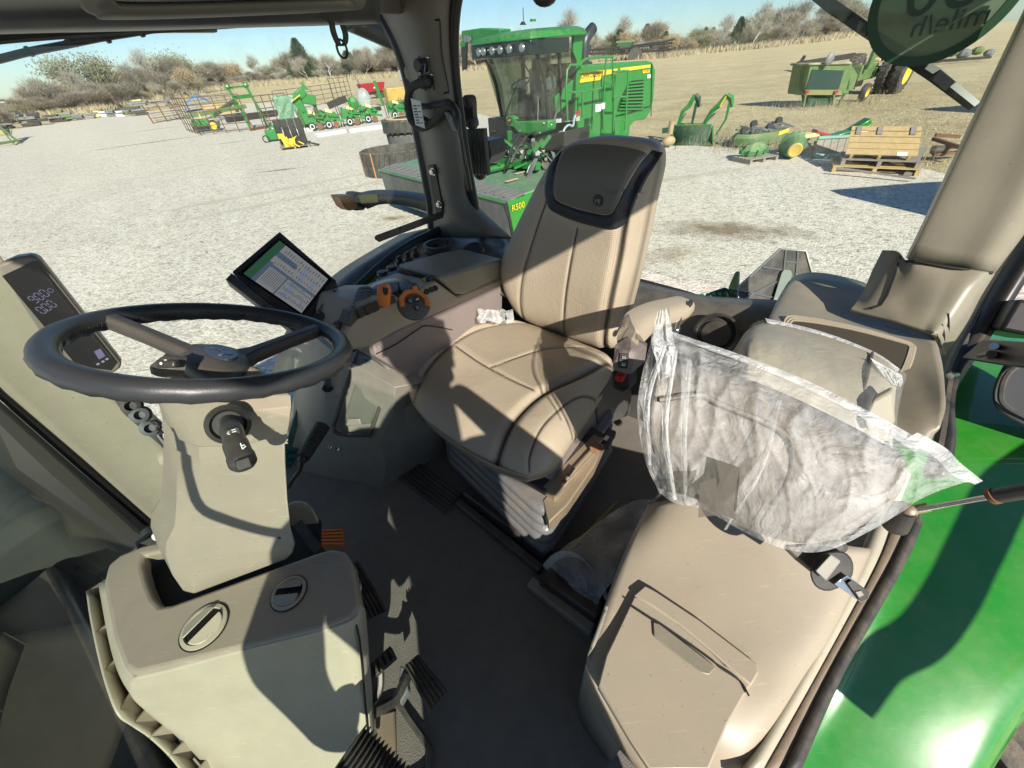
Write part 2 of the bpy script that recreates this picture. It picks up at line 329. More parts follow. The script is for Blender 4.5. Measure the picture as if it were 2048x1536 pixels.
# right wall below the side window
rw=thing('side_wall','dark lower right cab wall and sill under the side window','cab wall',W(.8,-1.5,ZF))
crv=[(597,975),(603,930),(614,840),(627,745),(662,650),(705,588),(765,530),(820,490),(885,458)]
cp=spline([PB(x,y,-1.45) for x,y in crv],5)
b=MB(); b.prism(cp+[W(1.6,-1.45,2.3),W(1.6,-1.45,ZF-.1),W(.25,-1.45,ZF-.1)],BX*-.03); b.build('wall_panel',M['darkplas'],rw)
b=MB(); b.tube(cp,.021,10); b.build('seal',mat('green_black_rubber',(.02,.04,.038),.35),rw)
cp2=spline([PB(x,y,-1.40) for x,y in ((668,690),(690,640),(730,590),(790,545),(850,505),(905,480))],4)
b=MB(); b.grid([cp2,[p+BX*.16-ZX*.03 for p in cp2]]); b.build('sill',M['darkplas'],rw,solid=.02)
# the outside arc of the right fender seen past the sill
ff=MB(); r1=spline([PB(x,y,-1.75) for x,y in ((600,760),(625,680),(665,610),(735,540),(800,495),(872,452))],5)
ff.grid([r1,[p-BX*.35-ZX*.10 for p in r1]]).build('outer_fender',M['darkplas'],None,solid=.02)
tag(bpy.data.objects['outer_fender'],'dark grey curved fender rim outside the side window beyond the armrest console','fender')
# greenish lower corner pane and teal step
gp=slab('corner_pane',px(PB,-1.47,(575,880),(630,700),(648,690),(618,860),(600,960),(575,975)),BX*-.006,mat('green_tinted_pane',(.26,.36,.31),.25,var=(5,(.18,.27,.23),.7)),None,bevel=0)
tag(gp,'green tinted lower corner pane between steering column and side console','pane')
st=thing('cab_step','teal perforated metal step plate outside the lower corner pane','step',PB(590,925,-1.4))
b=MB(); b.prism(px(PB,-1.42,(568,880),(600,905),(606,940),(580,968),(566,965)),BX*-.02); b.build('plate',M['teal'],st,bevel=.004)
b=MB()
for i in range(4):
    for j in range(3):
        c=PB(575+j*9+i*1.5,905+i*14,-1.415); b.lathe(c,BX,[(.004,0),(.009,0),(.009,.006),(.004,.006)],8)
b.build('studs',mat('dark_teal',(.03,.13,.11),.5),st)
# ------------------------------------------------------------------ rear right pillar (middle of picture)
pr=thing('rear_right_pillar','shaded beige roof pillar with cable harness between the two windows','pillar',W(1.4,-1.4,2.3))
L_=[(735,-30),(765,25),(800,95),(822,170),(838,260),(853,340),(865,410),(868,470)]
R_=[(915,-30),(906,25),(903,95),(908,170),(920,260),(932,340),(945,410),(1015,478)]
rows=[]
for (a,b_),(c,d) in zip(L_,R_):
    rows.append([PA(a,b_,1.44),PA(a+8,b_,1.40),PA(lerp(a,c,.45),lerp(b_,d,.45),1.34),PA(lerp(a,c,.8),lerp(b_,d,.8),1.36),PA(c,d,1.43)])
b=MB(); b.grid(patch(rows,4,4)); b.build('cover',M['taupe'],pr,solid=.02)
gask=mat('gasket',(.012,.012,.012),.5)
b=MB(); cl=spline([PA(x-3,y,1.40) for x,y in L_]+[PA(868,476,1.40)],5); b.tube(cl,.024,8); b.build('gasket',gask,pr)
b=MB(); cl=spline([PA(x+4,y,1.40) for x,y in R_[:-1]]+[PA(955,440,1.42),PA(975,465,1.44),PA(1040,500,1.44)],5); b.tube(cl,.02,8); b.build('gasket',gask,pr)
# inset panel on the pillar with its groove
pts=[(842,48),(850,42),(874,40),(880,46),(884,110),(897,178),(893,185),(866,182)]
b=MB(); b.tube(cspline([PA(x,y,1.338) for x,y in pts],4),.003,5,closed=True); b.build('panel_groove',gask,pr)
for (x,y) in((848,66),(851,88)):
    b=MB(); b.box(PA(x,y,1.335),(.045,.02,.055),(BX,AX,ZX)); b.build('socket',M['black'],pr,bevel=.004)
for (x,y) in((853,130),(860,163)):
    b=MB(); c=PA(x,y,1.33); b.box(c,(.06,.02,.055),(BX,AX,ZX)); b.cyl(c,c-AX*.05,.022,.02,14); o_=b.build('connector',M['black'],pr,bevel=.003)
    b=MB(); b.ball(c-AX*.012+BX*.024+ZX*.02,.006); b.ball(c-AX*.012-BX*.024-ZX*.02,.006); b.build('screw',M['chrome'],o_)
b=MB(); b.tube([PA(849,128,1.30),PA(849,140,1.29),PA(850,150,1.30)],.003,5); b.build('chain',M['chrome'],pr)
b=MB(); c=PA(823,145,1.40); b.lathe(c,-AX,[(.03,0),(.03,.01),(.022,.02),(.001,.022)],20); b.build('knob',M['beige_grn'],pr)
# harness
b=MB(); pth=[(852,165),(835,168),(820,180),(815,210),(822,240),(840,255),(862,248),(880,228),(895,212)]
b.tube(spline([PA(x,y,1.28) for x,y in pth],5),.013,9); 
for i,pp in enumerate(spline([PA(x,y,1.28) for x,y in pth],5)): b.ball(pp,.0145,n=8,m_=4)
b.build('cable',M['rubber'],pr)
b=MB(); b.tube(spline([PA(x,y,1.30) for x,y in((838,213),(860,212),(880,208),(900,205),(915,225),(918,255),(925,300),(935,350),(940,380))],4),.010,8)
b.tube(spline([PA(x,y,1.27) for x,y in((895,210),(906,222),(908,240),(915,258),(910,240),(900,225))],4),.006,6)
b.tube(spline([PA(x,y,1.29) for x,y in((845,235),(870,245),(900,225),(912,235),(922,280),(930,330))],4),.008,6); b.build('cable',M['black'],pr)
b=MB(); 
for dx in(0,4,8): b.tube(spline([PA(x+dx,y,1.27) for x,y in((890,225),(900,245),(908,262))],3),.0022,5)
b.build('wire',mat('grey_wire',(.3,.3,.3),.5),pr)
b=MB(); c=PA(836,227,1.262); ex=(BX*.97-ZX*.2).normalized(); ey=ex.cross(-AX); b.box(c,(.05,.002,.085),(ex,AX,ZX)); tgx=b.build('paper_tag',M['white'],pr)
b=MB()
for k in range(7): b.box(c-AX*.002+ZX*(-.03+k*.009)-BX*.008,(.018,.001,.004),(BX,AX,ZX))
for k in range(4): b.box(c-AX*.002+ZX*(-.03+k*.018)+BX*.013,(.012,.001,.003),(BX,AX,ZX))
b.build('barcode',M['black'],tgx)
# slotted mounting bracket with bolts
b=MB(); b.prism(px(PA,1.335,(859,330),(872,328),(889,412),(885,428),(874,425)),AX*-.012); brk=b.build('bracket',M['metalb'],pr,bevel=.003)
for (x,y) in((867,343),(880,408)):
    b=MB(); c=PA(x,y,1.32); b.lathe(c,-AX,[(.016,0),(.016,.004),(.011,.004),(.011,.016),(.001,.017)],6); b.build('bolt',M['chrome'],brk)
b=MB(); q=[PA(885,424,1.30),PA(872,420,1.30)]
b.prism([PA(886,432,1.26),PA(888,420,1.26),D(752,470,1.25),D(748,474,1.25),D(757,480,1.25)],V((0,0,-.008))); arm=b.build('bracket',M['metalb'],pr,bevel=.002)
b=MB()
for t in(.12,.28,.44,.6,.78):
    c=lerp(D(757,474,1.25),PA(884,427,1.26),t)+ZX*.001; b.cyl(c,c+ZX*.003,.0055,n=10)
b.build('holes',gask,arm)
# phone clamp and work lamp seen on the pillar's far side
c=PA(936,225,1.52); t_=thing('phone_holder','black oblong clamp holder fixed beside the rear right pillar','holder',c)
b=MB(); b.prism(cspline([PA(x,y,1.5) for x,y in((924,196),(934,190),(944,197),(946,230),(950,250),(944,257),(932,254),(925,230))],3),AX*.03); b.build('body',M['black'],t_,bevel=.004)
for q_ in((938,204),(944,248)): b=MB(); b.ball(PA(*q_,1.5),.022); b.build('roller',M['rubber'],t_)
c=PA(962,308,1.62); t_=thing('work_lamp','black finned work lamp mounted outside the rear window by the pillar','work lamp',c)
b=MB(); b.prism(px(PA,1.62,(940,281),(978,282),(983,312),(975,330),(942,332)),AX*.12); 
for k in range(6): b.box(PA(941+k*6.5,305,1.60),(.008,.03,.19),(BX,AX,ZX))
b.build('housing',M['black'],t_,bevel=.004)
b=MB(); b.cyl(PA(958,328,1.68),PA(962,356,1.68),.025); b.ball(PA(960,345,1.68),.035); b.build('bracket',M['metalb'],t_)
# ------------------------------------------------------------------ headliner, visor
cl_=MB(); cl_.prism([W(-.6,-1.42,3.42),W(1.6,-1.42,3.42),W(1.6,.72,3.42),W(.4,.64,3.42),W(-.43,.48,3.42),W(-.6,.46,3.42)],V((0,0,.12))); 
ce=cl_.build('cab_ceiling',M['beige'],None,bevel=.02); tag(ce,'shaded beige headliner of the cab','ceiling',kind='structure')
vz=thing('roof_visor','shaded beige moulded roof lining above the side window','roof lining',W(.6,-1.4,3.15))
def visrow(y0,b_): return [PB(x,y0+dy,b_) for x,dy in((-120,10),(0,5),(100,2),(200,0),(350,-4),(520,-9),(700,-14),(760,-16))]
b=MB(); rows=[visrow(64,-1.40),visrow(60,-1.30),visrow(40,-1.26),visrow(0,-1.2),visrow(-45,-1.0)]
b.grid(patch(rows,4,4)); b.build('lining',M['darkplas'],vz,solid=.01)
def vpt(x,y,b_): return PB(x,y,b_)
rows=[[vpt(150,-60,-1.05),vpt(160,10,-1.13),vpt(190,32,-1.15),vpt(230,40,-1.16),vpt(450,34,-1.16),vpt(690,22,-1.16),vpt(728,12,-1.15),vpt(735,-40,-1.05)],
      [vpt(185,-60,-1.0),vpt(190,0,-1.10),vpt(210,22,-1.13),vpt(245,30,-1.14),vpt(450,25,-1.14),vpt(680,13,-1.14),vpt(712,4,-1.13),vpt(716,-40,-1.0)],
      [vpt(215,-60,-1.02),vpt(220,-12,-1.10),vpt(235,8,-1.12),vpt(260,15,-1.13),vpt(450,11,-1.13),vpt(670,2,-1.13),vpt(695,-8,-1.12),vpt(700,-45,-1.0)]]
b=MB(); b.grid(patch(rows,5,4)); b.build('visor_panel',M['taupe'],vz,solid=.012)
b=MB(); b.tube(spline([PB(x,y,-1.44) for x,y in((-60,75),(0,68),(150,58),(350,48),(560,36),(740,22))],3),.015,8); b.build('seal',gask,vz)
# strap with ring
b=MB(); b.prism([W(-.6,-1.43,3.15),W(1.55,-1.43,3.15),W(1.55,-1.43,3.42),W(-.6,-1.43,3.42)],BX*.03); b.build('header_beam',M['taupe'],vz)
sp=thing('strap_loop','black webbing strap with a steel ring hanging from the window header','strap',PB(670,40,-1.3))
b=MB(); pth=spline([PB(x,y,-1.3) for x,y in((662,36),(665,60),(672,80),(680,92),(690,88),(692,70),(686,50))],5)
b.grid([[p-AX*.009+ZX*0 for p in pth],[p+AX*.009 for p in pth]]); b.build('webbing',M['rubber'],sp,solid=.004)
b=MB(); c=PB(684,98,-1.3); b.tube([c+(AX*math.cos(a)+ZX*1.25*math.sin(a))*.017 for a in [k*math.pi/10 for k in range(20)]],.0035,6,closed=True); b.build('ring',M['metalb'],sp)
b=MB(); b.box(PB(668,33,-1.33),(.05,.03,.02),(AX,BX,ZX)); b.build('mount',M['black'],sp,bevel=.003)
# front mirror arm / grab rail outside
t_=thing('mirror_arm','black tubular mirror arm with a brace outside the upper side window','mirror arm',PB(200,75,-1.8))
b=MB(); b.tube(spline([PB(x,y,-1.8) for x,y in((-60,132),(0,118),(60,103),(130,90),(200,76),(290,62),(345,52))],3),.0085,8); b.build('arm',M['metalb'],t_)
b=MB(); b.tube([PB(128,92,-1.8),PB(150,72,-1.8),PB(170,58,-1.8)],.007,8); b.build('brace',M['metalb'],t_)
for (x,y) in((58,103),(213,77),(281,65)):
    b=MB(); b.tube([PB(x-3,y+1,-1.8),PB(x+4,y-1,-1.8)],.011,8); b.build('clamp',M['black'],t_)
b=MB(); b.box(PB(372,48,-1.75),(.16,.03,.04),(AX,BX,ZX)); b.build('bracket',M['greyplas'],t_,bevel=.004)
t_=MB(); t_.tube([PB(690,38,-1.75),PB(740,60,-1.75),PB(800,88,-1.75),PB(850,120,-1.75)],.035,10); o_=t_.build('roof_brace',M['darkplas'],None); tag(o_,'dark grey slanted brace outside the upper corner of the side window','brace')
# ------------------------------------------------------------------ rear left pillar (right of picture) with its lower cover
pl=thing('rear_left_pillar','wide beige rear left pillar with fan shaped vent slots','pillar',W(1.4,.35,2.3))
rows=[[PA(2085,-60,1.48),PA(2092,-60,1.41),PA(2110,-60,1.395),PA(2175,-60,1.39),PA(2235,-60,1.385),PA(2262,-60,1.43)],
      [PA(2004,110,1.48),PA(2009,111,1.41),PA(2024,112,1.395),PA(2090,115,1.39),PA(2150,117,1.385),PA(2182,118,1.43)],
      [PA(1900,330,1.48),PA(1905,331,1.41),PA(1918,334,1.395),PA(1998,352,1.39),PA(2070,366,1.385),PA(2108,375,1.43)],
      [PA(1811,516,1.48),PA(1815,518,1.41),PA(1827,522,1.395),PA(1900,537,1.39),PA(1958,546,1.385),PA(1988,550,1.43)]]
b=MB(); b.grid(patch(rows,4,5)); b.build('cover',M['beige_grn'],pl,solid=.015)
b=MB(); b.lathe(PA(2042,272,1.40),-AX,[(.024,-.01),(.024,.004),(.018,.004),(.018,-.004),(.001,-.004)],20); b.build('socket',M['darkplas'],pl)
rows=[[PA(1765,500,1.46),PA(1795,503,1.43),PA(1812,520,1.41),PA(1830,521,1.39),PA(1905,534,1.375),PA(1978,544,1.37),PA(1990,548,1.44)],
      [PA(1745,540,1.43),PA(1772,543,1.40),PA(1798,550,1.38),PA(1830,554,1.36),PA(1890,566,1.34),PA(1948,580,1.335),PA(1964,590,1.43)],
      [PA(1725,585,1.39),PA(1745,590,1.36),PA(1775,598,1.34),PA(1810,606,1.325),PA(1865,620,1.30),PA(1910,640,1.295),PA(1932,650,1.41)],
      [PA(1700,618,1.34),PA(1730,628,1.32),PA(1765,637,1.30),PA(1800,646,1.28),PA(1845,660,1.26),PA(1876,672,1.25),PA(1890,712,1.33)]]
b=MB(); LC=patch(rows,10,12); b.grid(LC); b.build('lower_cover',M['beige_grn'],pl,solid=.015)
b=MB(); b.tube([surf(LC,x,y,.004) for x,y in((1813,522),(1830,523),(1905,536),(1985,546))],.004,6); b.tube([surf(LC,x,y) for x,y in((1800,512),(1790,550),(1775,590),(1762,610),(1740,618))],.0022,5); b.build('groove',gask,pl)
for (x0,y0,x1,y1) in((1874,668,1882,696),(1885,648,1890,688),(1898,626,1896,676)):
    b=MB(); p0,p1,pm=surf(LC,x0,y0,.001),surf(LC,x1,y1,.001),surf(LC,(x0+x1)/2,(y0+y1)/2,.001); b.tube([p0,pm,p1],[.0008,.0028,.0008],6); b.build('vent_slot',gask,pl)
# black window frame tube right of the pillar and the latch bracket
fr=thing('door_frame','black rear left door frame beside the beige pillar','door frame',W(1.3,.5,2.3))
fpx=[(2120,360),(2055,455),(1995,550),(1940,645),(1895,730),(1880,790),(1872,850),(1862,900),(1845,950)]; fq=[(2160,400),(2095,495),(2035,590),(1978,680),(1930,750),(1905,800),(1890,850),(1876,900),(1860,955)]
bb=[.56,.56,.56,.55,.51,.47,.44,.42,.40]
b=MB(); b.grid([spline([PB(x,y,q) for (x,y),q in zip(fpx,bb)],4),spline([PB(x,y,q+.02) for (x,y),q in zip(fq,bb)],4)]); b.build('frame',M['black'],fr,solid=.03)
b=MB(); b.tube(spline([PB(x+12,y,q-.01) for (x,y),q in zip(fpx,bb)],4),.010,6); b.build('seal',M['rubber'],fr)
b=MB(); b.prism([PB(x,y,.50) for x,y in((1922,716),(1965,678),(2060,684),(2050,735),(1995,728))],BX*.02); o_=b.build('latch_plate',M['metalb'],fr,bevel=.003)
b=MB(); b.cyl(PB(1988,692,.50),PB(1988,692,.485),.008); b.build('stud',M['chrome'],o_)
b=MB(); b.tube([PB(1957,712,.49),PB(1985,706,.485)],.005,6); b.cyl(PB(1983,708,.50),PB(1983,708,.485),.009); b.build('pin',M['metalb'],o_)
b=MB(); b.cyl(PB(1900,752,.41),PB(1912,750,.44),.007); b.build('bolt',M['chrome'],fr)
b=MB(); b.bar(PB(1985,640,.62),PB(2080,640,.62),.09,.12,BX); b.build('crossbar',M['black'],fr,bevel=.01)
do=thing('open_door','black edge of the open cab door at the right border','door',W(.9,.8,2.4))
# rear shelf / left side trim with cup tray
sh=thing('rear_shelf','dusty beige moulded shelf with a recessed tray behind the passenger seat','shelf',W(1.1,.2,2.3))
rows=[[D(x,y,d) for x,y,d in ((1538,640,1.20),(1560,590,1.27),(1590,552,1.33),(1640,545,1.32),(1720,562,1.27),(1780,590,1.19))],
      [D(x,y,d) for x,y,d in ((1530,665,1.12),(1545,628,1.16),(1600,618,1.17),(1680,628,1.15),(1780,648,1.08),(1860,668,1.0))],
      [D(x,y,d) for x,y,d in ((1520,700,1.05),(1540,660,1.09),(1600,650,1.09),(1700,665,1.06),(1800,690,.99),(1882,715,.92))],
      [D(x,y,d) for x,y,d in ((1520,760,.98),(1560,720,1.0),(1640,720,1.0),(1740,740,.96),(1830,765,.89),(1890,790,.83))],
      [D(x,y,d) for x,y,d in ((1540,840,.92),(1600,800,.92),(1690,800,.91),(1770,820,.86),(1840,840,.81),(1882,850,.79))],
      [D(x,y,d) for x,y,d in ((1600,900,.88),(1660,870,.87),(1740,870,.85),(1800,880,.81),(1850,895,.79),(1868,870,.80))]]
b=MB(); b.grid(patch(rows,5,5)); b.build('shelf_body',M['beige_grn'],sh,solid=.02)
# tray recess: rim loops and dark inner
tr_=[(1570,640),(1600,634),(1700,652),(1800,680),(1825,690),(1828,702),(1812,748),(1795,760),(1760,752),(1600,715),(1566,700)]
def shz(x,y,off): 
    n=(W(0,0,1)); return PL(x,y,SHP-ray(1700,690).normalized()*off,SHN)
a0,a1,a2=D(1600,650,1.09),D(1882,715,.92),D(1740,740,.96); SHN=(a1-a0).cross(a2-a0).normalized(); SHP=a2-ray(1740,740)*.004
b=MB()
for k,o_ in enumerate((0,.5,1.0)):
    q=[PL(lerp(x,1700,k*.035),lerp(y,697,k*.07),SHP,SHN) for x,y in tr_]; b.tube(cspline(q,3),.0035,6,closed=True)
b.build('tray_rim',M['beige'],sh)
q=[PL(lerp(x,1700,.08),lerp(y,697,.16),SHP,SHN) for x,y in tr_]
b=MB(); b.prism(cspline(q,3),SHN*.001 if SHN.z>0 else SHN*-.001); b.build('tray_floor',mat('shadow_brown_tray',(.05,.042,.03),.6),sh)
b=MB(); b.tube([PL(x,y,SHP,SHN) for x,y in((1770,652),(1800,660),(1826,665))],.002,5); b.build('groove',gask,sh)
# dark storage flap and blue-black shaded side of the shelf
# rear window sill
rs=thing('rear_sill','dark rear sill with round speaker grille behind the seats','sill',W(1.4,-.3,2.2))
rows=[[PA(x,y,a) for x,y,a in((1000,478,1.46),(1100,520,1.47),(1240,560,1.48),(1390,598,1.48),(1470,606,1.48),(1545,610,1.47),(1600,615,1.45))],
      [PA(x,y,a) for x,y,a in((1000,505,1.36),(1100,545,1.38),(1240,590,1.38),(1390,622,1.38),(1470,630,1.38),(1545,640,1.38),(1600,650,1.36))],
      [PA(x,y,a) for x,y,a in((1000,600,1.28),(1100,640,1.30),(1240,700,1.3),(1390,700,1.3),(1470,705,1.3),(1545,720,1.3),(1600,740,1.3))],
      [PA(x,y,a) for x,y,a in((1000,700,1.27),(1100,760,1.28),(1240,850,1.28),(1390,900,1.28),(1470,900,1.28),(1545,900,1.28),(1600,900,1.28))]]
b=MB(); b.grid(patch(rows,4,4)); b.build('sill_body',M['darkplas'],rs,solid=.02)
b=MB(); b.tube(spline([PA(x,y,1.49) for x,y in((1000,470),(1100,512),(1240,552),(1380,590),(1400,602),(1470,612),(1545,612),(1640,600))],4),.012,8); b.build('seal',gask,rs)
c=PA(1432,668,1.27); b=MB(); b.lathe(c,(-AX*.8+ZX*.6),[(.07,-.02),(.07,.006),(.062,.010),(.058,.006),(.058,-.01),(.048,-.008),(.045,.004),(.012,.006),(.001,.006)],28); b.build('speaker_grille',M['black'],rs)
# tinted windows
gl=MB().prism([W(1.53,-1.45,2.3),W(1.53,.36,2.3),W(1.53,.30,3.40),W(1.53,-1.25,3.40)],AX*.005).build('rear_window',M['glass'],None,smooth=0); tag(gl,'clear rear window pane behind the driver seat','window')
gl=MB().prism([p-BX*.02 for p in cp]+[W(1.45,-1.47,3.12),W(-.05,-1.47,3.12),W(0,-1.47,2.2),W(.2,-1.47,1.75)],BX*-.005).build('side_window',M['glass'],None,smooth=0); tag(gl,'large clear right side window beyond the steering wheel','window')
# round speed sticker on the rear window (seen from behind, so mirrored)
sg=thing('speed_sticker','round green tinted speed sticker with mirrored mile/h lettering on the rear window','sticker',PA(1890,0,1.52))
c=PA(1893,-18,1.52); rad=(PA(1885,119,1.52)-c).length
b=MB(); b.lathe(c,AX,[(.001,0),(rad,0),(rad,.002),(.001,.002)],56); 
def trans(name,col,al):
    m_,t,out=nt(name); d=N(t,'ShaderNodeBsdfPrincipled',Roughness=.5); d.inputs['Base Color'].default_value=c4(col); tr=N(t,'ShaderNodeBsdfTransparent'); tr.inputs[0].default_value=(.55,.7,.55,1) if 'sticker' in name else (.8,.78,.72,1); mx=N(t,'ShaderNodeMixShader'); mx.inputs[0].default_value=al
    t.links.new(tr.outputs[0],mx.inputs[1]); t.links.new(d.outputs[0],mx.inputs[2]); t.links.new(mx.outputs[0],out.inputs[0]); return m_
b.build('disc',trans('sticker_film',(.13,.18,.12),.72),sg,smooth=0)
b=MB(); rings=[[c-AX*.002+(BX*math.cos(a)+ZX*math.sin(a))*rad*k for a in [i*2*math.pi/56 for i in range(56)]] for k in(.86,1.0)]; b.grid(rings,loopu=True); b.build('border',mat('dark_green_print',(.01,.05,.02),.5),sg)
ex=(PA(1990,40,1.52)-PA(1800,75,1.52)).normalized(); ey=AX.cross(ex)*-1
ey=ey if ey.z>0 else -ey
text_mb('mile/h',PA(1892,62,1.517),ex,ey,rad*.40,mirror=True,align='CENTER').build('lettering',mat('print_green_black',(.02,.05,.03),.5),sg,smooth=0)
text_mb('50',PA(1872,24,1.517),ex,ey,rad*.95,mirror=True,align='CENTER').build('lettering',bpy.data.materials['print_green_black'],sg,smooth=0)
# rear wiper arm
wp=thing('wiper_arm','black rear wiper crossing the rear window diagonally','wiper',PA(1800,100,1.6))
b=MB(); b.tube([PA(x,y,1.58) for x,y in((1600,-35),(1660,10),(1790,100),(1870,150),(1948,212))],[.011,.014,.013,.015,.012],6); b.build('arm',M['black'],wp)
b=MB(); b.bar(PA(1700,38,1.57),PA(1735,65,1.57),.03,.02); b.build('joint',M['metalb'],wp); b=MB(); b.bar(PA(1870,148,1.57),PA(1900,172,1.57),.026,.02); b.build('joint',M['metalb'],wp)
b=MB(); b.ball(PA(1090,-10,1.45),.04,(1,.5,.7)); b.build('roof_knob',M['black'],vz)
# side light boom outside
t_=thing('marker_light_boom','long dark grey arm with an amber reflector outside the side window','light arm',PB(760,405,-1.9))
rows=[[PB(x,y,-2.0) for x,y in((712,386),(760,379),(830,384),(900,398))],[PB(x,y,-1.93) for x,y in((712,400),(760,393),(830,398),(900,412))],[PB(x,y,-1.95) for x,y in((735,418),(770,408),(830,416),(900,440))]]
b=MB(); b.grid(patch(rows,4,4)); b.build('arm',M['darkplas'],t_,solid=.03)
b=MB(); b.prism(px(PB,-1.97,(712,385),(722,384),(732,402),(733,413),(730,420),(712,422),(700,400)),BX*-.08); b.build('end_cap',M['black'],t_,bevel=.006)
b=MB(); b.prism(px(PB,-1.96,(678,392),(704,390),(716,400),(714,418),(700,422),(690,415)),BX*-.08); b.build('amber_lens',mat('dusty_amber_lens',(.42,.13,.04),.4,dust=(DUST,.6)),t_,bevel=.006)
b=MB(); b.prism(px(PB,-1.925,(716,390),(752,388),(756,405),(722,407)),BX*.004); b.build('reflector',mat('dull_yellow_reflector',(.45,.40,.10),.4),t_)
# ================================================================== SEATS AND CONTROLS
def uvset(o,uvs):
    me=o.data; l=me.uv_layers.new(name='uv')
    for lp in me.loops: l.data[lp.index].uv=uvs[lp.vertex_index]
def sgauss(d,w): return math.exp(-(d/w)**2)
def seg_d(p,a,b):
    ax,ay=b[0]-a[0],b[1]-a[1]; t=max(0,min(1,((p[0]-a[0])*ax+(p[1]-a[1])*ay)/(ax*ax+ay*ay+1e-12)))
    return math.hypot(p[0]-a[0]-ax*t,p[1]-a[1]-ay*t)
def poly_d(p,pl_): return min(seg_d(p,pl_[i],pl_[i+1]) for i in range(len(pl_)-1))
def inside(p,poly):
    c=False; j=len(poly)-1
    for i in range(len(poly)):
        if (poly[i][1]>p[1])!=(poly[j][1]>p[1]) and p[0]<(poly[j][0]-poly[i][0])*(p[1]-poly[i][1])/(poly[j][1]-poly[i][1]+1e-12)+poly[i][0]: c=not c
        j=i
    return c
def smooth2(pl_,n=5):
    return [(q.x,q.y) for q in spline([V((a,b,0)) for a,b in pl_],n)]
seat=thing('driver_seat','beige leather driver seat with black trimmed headrest and perforated panels','seat',W(.8,-.62,ZF))
# --- cushion: local plan axes (b across, a back); outline given in photo sight lines on the cushion plane
SO=W(.5,-.62,2.17); 
def cpx(x,y,z=2.195):
    p=P(x,y,z); return (p.dot(BX)+.62, p.dot(AX)-.5)
outl=[cpx(*q) for q in((1052,940),(960,905),(870,845),(822,790),(808,735),(835,690),(900,660),(975,645),(1035,640),(1120,668),(1215,708),(1222,745),(1190,800),(1150,860),(1105,920))]
outl=smooth2(outl+[outl[0]],5)[:-1]
cx=sum(p[0] for p in outl)/len(outl); cy=sum(p[1] for p in outl)/len(outl)
s1=smooth2([cpx(*q) for q in((1050,650),(975,672),(919,703),(870,745),(822,800))])
s2=smooth2([cpx(*q) for q in((1218,725),(1160,768),(1085,805),(1035,850),(1000,900),(985,925))])
s3=smooth2([cpx(*q) for q in((915,715),(990,760),(1068,800))])
s4=smooth2([cpx(*q) for q in((1170,708),(1080,718),(985,752))])
s5=smooth2([cpx(*q) for q in((1215,790),(1150,815),(1095,865),(1062,915),(1058,935))])
ppoly=[cpx(*q) for q in((1050,655),(975,675),(922,706),(1066,795),(1110,785),(1215,718),(1130,680))]
vs=[];fs=[];msk=[];uvs=[]
NR,NT=84,len(outl)*3
ol=[]
for i in range(len(outl)):
    a=outl[i]; b_=outl[(i+1)%len(outl)]
    for k in range(4): ol.append((lerp(a[0],b_[0],k/4),lerp(a[1],b_[1],k/4)))
NT=len(ol)
def cush_h(x,y,rr):
    h=.045*(1-rr**6)+.02
    w1=poly_d((x,y),s1); w2=poly_d((x,y),s2)
    onR=0
    h-=.012*sgauss(w1,.010)+.022*sgauss(w2,.016)+.004*sgauss(poly_d((x,y),s3),.006)+.005*sgauss(poly_d((x,y),s4),.006)+.003*sgauss(poly_d((x,y),s5),.004)
    # side bolsters stand a little prouder
    q=(x-cx); h+=.022*max(0,abs(q)/.25)**3*(1-rr**8)
    h+=.003*noise.noise(V((x*9,y*9,.3)))
    h-=.03*max(0,(.10-y)/.10)**2*.5
    return h
for j in range(NR+1):
    rr=math.sin(math.pi/2*j/NR)
    for i in range(NT):
        x=lerp(cx,ol[i][0],rr); y=lerp(cy,ol[i][1],rr)
        h=cush_h(x,y,rr); vs.append(SO+BX*x+AX*y+ZX*h); uvs.append((x,y))
        d=min(poly_d((x,y),s_) for s_ in(s1,s2,s3,s4,s5))
        mv=1.0 if inside((x,y),ppoly) and d>.006 else 0.0
        if d<.006: mv=-max(0,1-d/.0048)*1.3
        if poly_d((x,y),s2)<.012: mv=-max(0,1-poly_d((x,y),s2)/.010)*1.4
        msk.append(mv)
for k,(o_,dz) in enumerate(((1.010,.004),(1.010,-.014),(.992,-.032),(.95,-.042))):
    for i in range(NT):
        x=lerp(cx,ol[i][0],o_); y=lerp(cy,ol[i][1],o_); vs.append(SO+BX*x+AX*y+ZX*dz); msk.append(-.5 if k==1 else 0); uvs.append((x,y))
for j in range(NR+4):
    for i in range(NT):
        l=(i+1)%NT; fs.append((j*NT+i,j*NT+l,(j+1)*NT+l,(j+1)*NT+i))
b=MB(); b.add(vs,fs); cu=b.build('seat_cushion',M['leather'],seat,attr=msk,smooth=60); uvset(cu,uvs)
# --- backrest on a leaning plane
BP=W(1.09,-.6,2.2); BN=(W(1.17,-.6,2.84)-BP); BUP=BN.normalized(); BNRM=BX.cross(BUP).normalized()
if BNRM.dot(AX)>0: BNRM=-BNRM
def bpx(x,y):
    p=PL(x,y,BP,BNRM)-BP; return (p.dot(BX),p.dot(BUP))
outb=[bpx(*q) for q in((1100,668),(1040,640),(1012,590),(1003,530),(1022,470),(1058,390),(1095,325),(1125,293),(1175,280),(1230,280),(1290,292),(1303,330),(1290,400),(1275,480),(1258,560),(1238,640),(1222,700),(1160,690))]
outb=smooth2(outb+[outb[0]],6)[:-1]
bcx=sum(p[0] for p in outb)/len(outb); bcy=sum(p[1] for p in outb)/len(outb)
ol=[]
for i in range(len(outb)):
    a=outb[i]; b_=outb[(i+1)%len(outb)]
    for k in range(4): ol.append((lerp(a[0],b_[0],k/4),lerp(a[1],b_[1],k/4)))
